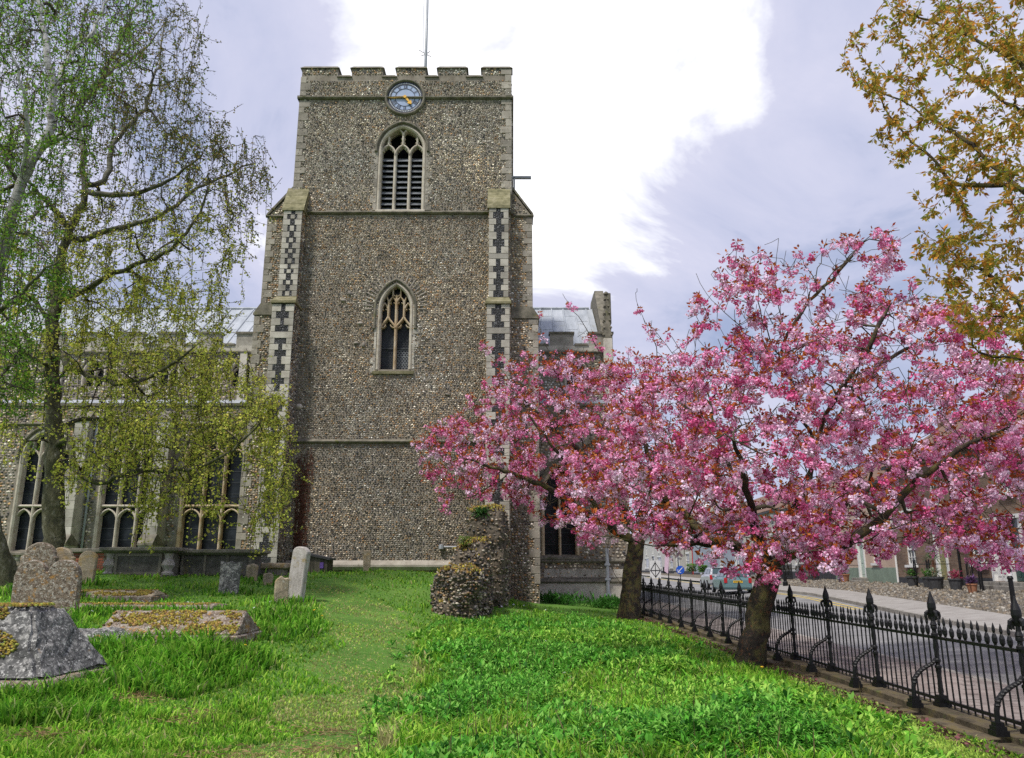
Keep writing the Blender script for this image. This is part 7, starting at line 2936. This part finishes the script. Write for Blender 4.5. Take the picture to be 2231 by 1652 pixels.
h = np.where(lng, .13 + .2 * nz * nz2 * 1.6, h)
h = np.where(weed, .10 + .14 * nz2, h)
h *= rg.uniform(.55, 1.3, n)
wd_ = (.0042 + .0005 * y) * rg.uniform(.7, 1.3, n) * np.where(lng | weed, 1.25, 1)
an = rg.uniform(0, 2 * math.pi, n)
lean_d = np.stack([np.cos(an), np.sin(an), np.zeros(n)], -1)
sd = np.stack([-np.sin(an), np.cos(an), np.zeros(n)], -1)
a2 = rg.uniform(0, 2 * math.pi, n)
sd = np.stack([np.cos(a2), np.sin(a2), np.zeros(n)], -1)
lean = rg.uniform(.15, 1.0, n) * np.where(lng, 1.15, 1)
B = np.stack([x, y, z - .008], -1)
M_ = B + EZ * (h * .6)[:, None] + lean_d * (h * lean * .3)[:, None]
Tp = B + EZ * (h * (1 - .35 * lean))[:, None] + lean_d * (h * lean * .9)[:, None]
W = wd_[:, None]
V = np.stack([B - sd * W, B + sd * W, M_ + sd * W * .8, M_ - sd * W * .8, Tp], 1)
base_i = np.arange(n)[:, None] * 5
loops = np.concatenate([base_i + np.array([[0, 1, 2, 3]]), base_i + np.array([[3, 2, 4]])], 1).ravel()
tot = np.tile([4, 3], n)
g1, g2, g3 = np.array([.16, .41, .03]), np.array([.33, .55, .075]), np.array([.07, .22, .022])
mixv = rg.random((n, 1))
col = np.where(mixv < .5, g1, np.where(mixv < .8, g2, g3)) * rg.uniform(.75, 1.25, (n, 1))
col = col * (.62 + .8 * np.clip(.5 * nz + .5 * noise2(x, y, 4.3, 7), 0, 1))[:, None] * np.array([1.12, 1.0, 1.0])
dry = (rg.random(n) < np.where(path, .5, .05) * (0.5 + noise2(x, y, 1.6, 5)))
col = np.where(dry[:, None], np.array([.50, .47, .2]) * rg.uniform(.7, 1.2, (n, 1)), col)
col = np.where((path | verge)[:, None] & ~dry[:, None], col * .55 + np.array([.30, .36, .08]), col)
col = np.where(lng[:, None], col * np.array([.68, .8, .75]), col)
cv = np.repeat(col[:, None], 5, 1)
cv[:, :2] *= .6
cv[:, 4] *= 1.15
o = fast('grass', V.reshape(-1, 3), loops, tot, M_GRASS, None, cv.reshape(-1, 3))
tag(o, 'bright green grass covering the churchyard lawn', 'grass', kind='stuff')

# leafy weeds filling the patch on the right
M_WEED = vcol_mat('weed_leaf', rough=.6, trans=.3, var=.25, nscale=3, spec=.12)
q = scatter(90000, -4, 4.4, 5.2, 26, 1.6)
ed = edge_dist(WEED, q)
ins = inside(WEED, q[:, 0], q[:, 1])
dens = np.where(ins, np.clip(.25 + ed * 1.1, 0, 1), np.clip(.25 - ed * .6, 0, .25)) * np.clip(noise2(q[:, 0], q[:, 1], 1.7, 15) * 1.5 + .05, .12, 1)
k = (rg.random(len(q)) < dens) & (q[:, 0] < 4.1)
q = q[k][:6300]
edq = np.where(inside(WEED, q[:, 0], q[:, 1]), np.clip(edge_dist(WEED, q) / .7, .35, 1), .3)
n = len(q)
hz_ = noise2(q[:, 0], q[:, 1], .8, 11)
H = (.06 + .24 * hz_ ** 1.3) * rg.uniform(.6, 1.35, n) * edq
nl_ = 12
a = rg.uniform(0, 2 * math.pi, (n, nl_)) + np.arange(nl_) * 2.4
f = rg.uniform(.1, 1.0, (n, nl_)) ** .7
zb = gz(q[:, 0], q[:, 1])
big = np.where(noise2(q[:, 0], q[:, 1], 1.3, 12) > .55, 1.5, 1.0)[:, None]
Lf = rg.uniform(.05, .12, (n, nl_)) * (1.25 - .5 * f) * big * (1 + .02 * q[:, 1:2])
O = np.stack([np.broadcast_to(q[:, :1], f.shape) + rg.normal(0, .03, f.shape), np.broadcast_to(q[:, 1:], f.shape) + rg.normal(0, .03, f.shape), zb[:, None] + H[:, None] * f], -1).reshape(-1, 3)
a = a.ravel()
el = rg.uniform(.05, 1.25, len(a))
D = np.stack([np.cos(a) * np.cos(el), np.sin(a) * np.cos(el), np.sin(el)], -1)
S = np.stack([-np.sin(a), np.cos(a), np.zeros(len(a))], -1)
L = Lf.ravel()[:, None]
Wd = L * rg.uniform(.09, .17, (len(a), 1))
mid = O + D * L * .5
tip = O + D * L + np.array([0, 0, -.25]) * L
V = np.stack([O, mid + S * Wd, tip, mid - S * Wd, mid - EZ * Wd * .5], 1)
bi = np.arange(len(a))[:, None] * 5
loops = np.concatenate([bi + np.array([[0, 1, 2, 4]]), bi + np.array([[0, 4, 2, 3]])], 1).ravel()
tone = rg.random((len(a), 1))
col = np.where(tone < .45, [[.13, .37, .035]], np.where(tone < .8, [[.30, .54, .09]], [[.055, .18, .025]])) * rg.uniform(.8, 1.25, (len(a), 1))
pt = np.repeat((noise2(q[:, 0], q[:, 1], .5, 14) > .5), nl_)[:, None]
col = np.where(pt, col * np.array([.75, .9, .9]), col * np.array([1.15, 1.05, 1]))
o = fast('weeds', V.reshape(-1, 3), loops, np.full(2 * len(a), 4), M_WEED, None, np.repeat(col, 5, 0))
tag(o, 'dense patch of leafy green weeds in front of the cherry trees', 'weeds', kind='stuff')
# thin dry stalks and seed heads standing among the weeds
qs = q[rg.choice(len(q), 420, replace=False)] + rg.normal(0, .05, (420, 2))
ms = len(qs)
Cs = np.column_stack([qs, gz(qs[:, 0], qs[:, 1])])
Ds = np.column_stack([rg.normal(0, .16, (ms, 2)), np.ones(ms)])
Ds /= np.linalg.norm(Ds, axis=1, keepdims=True)
Ls = rg.uniform(.18, .42, ms)
o = petals('dry_stalks', Cs, Ds, side_of(Ds, rg), Ls, .004 + .0002 * qs[:, 1], np.array([(.13, .10, .05), (.2, .17, .08), (.09, .12, .04)])[rg.integers(0, 3, ms)], M_WEED, None, rg)
tag(o, 'thin brownish stalks standing up through the weed patch', 'stalks', kind='stuff')
# dark bushy clumps at the foot of the aisle wall
for i, (vx, vy, Y, w, lab) in enumerate(((1215, 1322, 34.5, 1.3, 'dark green weed clump below the right aisle window'), (1325, 1318, 34, .9, 'dark green weed clump left of the far cherry trunk'))):
    p = P(vx, vy, Y)
    c = np.array([p.x, Y, float(gz(p.x, Y)) + .12])
    rr = np.random.default_rng(60 + i)
    m = 700
    C = c + rr.normal(0, 1, (m, 3)) * np.array([w * .5, .3, .12])
    D = rand_dirs(m, rr)
    D[:, 2] = np.abs(D[:, 2]) + .3
    D /= np.linalg.norm(D, axis=1, keepdims=True)
    L = rr.uniform(.15, .35, m)
    o = petals('weed_clump', C, D, side_of(D, rr), L, L * .1, np.array([.05, .16, .025]) * rr.uniform(.7, 1.4, (m, 1)), M_WEED, None, rr)
    tag(o, lab, 'weeds', 'weed clumps by the aisle wall', 'stuff')
# daisies
q = scatter(420, -12, 3, 6.5, 28, 1.0)
q = q[(noise2(q[:, 0], q[:, 1], .35, 21) > .5)]
n = len(q)
zz = gz(q[:, 0], q[:, 1]) + .075
k = 7
an = np.arange(k) * 2 * math.pi / k
rad = (.012 + .0009 * q[:, 1])[:, None]
V = np.stack([q[:, :1] + np.cos(an) * rad, q[:, 1:] + np.sin(an) * rad, zz[:, None] + np.sin(an + q[:, :1]) * rad * .5], -1)
o = fast('daisies', V.reshape(-1, 3), np.arange(n * k), np.full(n, k), M_WHITEDOT)
tag(o, 'tiny white daisies dotted through the lawn', 'flowers', kind='stuff')
# dandelions, each a flower head on a stalk
M_DAND = plain('dandelion_yellow', (.8, .52, .02), rough=.8)
M_STALK = plain('green_stalk', (.12, .25, .05), rough=.7)
for i, (vx, vy, where) in enumerate(((341, 1458, 'above the dead grass patch'), (356, 1457, 'paired with another above the dead grass patch'), (258, 1358, 'against the ridged grave'), (531, 1425, 'below the end of the ridged grave'),
                                     (683, 1343, 'on the lawn edge left of the worn path'), (700, 1356, 'at the worn path edge'), (301, 1226 + 60, 'near the low mossy ledger'), (1660, 1472, 'in the weeds below the near cherry'))):
    p = on_ground(vx, vy)
    t = empty('dandelion', p, 'yellow dandelion ' + where, 'flower', 'dandelions in the lawn')
    MB().tube([p, p + Vector((.01, 0, .11))], .004, 4).build('stalk', M_STALK, t)
    MB().lathe([(.004, .105), (.022, .115), (.026, .125), (.012, .135)], p + Vector((.01, 0, 0)), 9).build('flower_head', M_DAND, t)
# patches of dead mown grass
C = []
for vx, vy, s, m in ((285, 1525, .22, 500), (325, 1513, .16, 260), (445, 1560, .14, 160), (390, 1575, .16, 200), (95, 1610, .14, 180), (1000 * .68, 1640, .2, 200), (700, 1600, .25, 260), (790, 1265, .5, 420), (460, 1655, .2, 180)):
    p = on_ground(vx, vy)
    c = rg.normal(0, 1, (m, 2)) * np.array([s, s * .7]) + np.array([p.x, p.y])
    C.append(np.column_stack([c, gz(c[:, 0], c[:, 1]) + rg.uniform(.02, .055, m)]))
C = np.concatenate(C)
m = len(C)
D = rand_dirs(m, rg) * np.array([1, 1, .25])
D /= np.linalg.norm(D, axis=1, keepdims=True)
L = rg.uniform(.05, .12, m)
o = petals('dry_grass', C, D, side_of(D, rg), L, np.full(m, .005), np.array([.36, .25, .13]) * rg.uniform(.5, 1.3, (m, 1)), M_GRASS, None, rg)
tag(o, 'scattered patches of brown dead grass clippings', 'dead grass', kind='stuff')
# soil and litter strip along the railing
m = 5000
yy = rg.uniform(5, 28, m)
xx = 4.28 + rg.normal(0, .09, m)
C = np.column_stack([xx, yy, gz(xx, yy) + rg.uniform(.0, .04, m)])
D = rand_dirs(m, rg) * np.array([1, 1, .3])
D /= np.linalg.norm(D, axis=1, keepdims=True)
L = rg.uniform(.02, .06, m)
cl = np.array([(.10, .07, .04), (.2, .14, .09), (.28, .1, .12), (.07, .05, .03)])[rg.integers(0, 4, m)]
o = petals('leaf_litter', C, D, side_of(D, rg), L, L * .35, cl * rg.uniform(.6, 1.3, (m, 1)), M_GRASS, None, rg)
tag(o, 'brown leaf litter along the foot of the railing', 'leaf litter', kind='stuff')

# dry creeper clinging to the tower by the left buttress
rr = np.random.default_rng(91)
mb = MB()
tips = []
for i in range(26):
    vx = rr.uniform(634, 664)
    p = P(vx, 1225, TY)
    top = P(vx, rr.uniform(975, 1120), TY).z
    pts = []
    x_, z_ = p.x, p.z - .6
    while z_ < top:
        pts.append((x_, TY - .05 + rr.normal(0, .01), z_))
        tips.append(pts[-1])
        x_ += rr.normal(0, .05)
        z_ += .22
    if len(pts) > 2:
        mb.tube(pts, .011, 4)
o = mb.build('stems', plain('dry_creeper_stem', (.11, .05, .035), rough=.9, var=.3), None)
cr_ = empty('creeper', (P(648, 1225, TY).x, TY - .05, P(648, 1225, TY).z - .6), 'reddish brown dry creeper climbing the tower wall by the left buttress', 'creeper')
o.parent = cr_
o.matrix_parent_inverse = WORLD_INV[cr_.name]
o['kind'] = 'stuff'
tips = np.array(tips)
m = len(tips) * 4
C = np.repeat(tips, 4, 0) + rr.normal(0, .05, (m, 3)) * np.array([1, .3, 1])
D = rand_dirs(m, rr)
L = rr.uniform(.04, .1, m)
petals('leaves', C, D, side_of(D, rr), L, L * .3, np.array([(.2, .07, .045), (.13, .055, .035), (.25, .12, .07)])[rr.integers(0, 3, m)], M_LEAFB, cr_, rr)['kind'] = 'stuff'
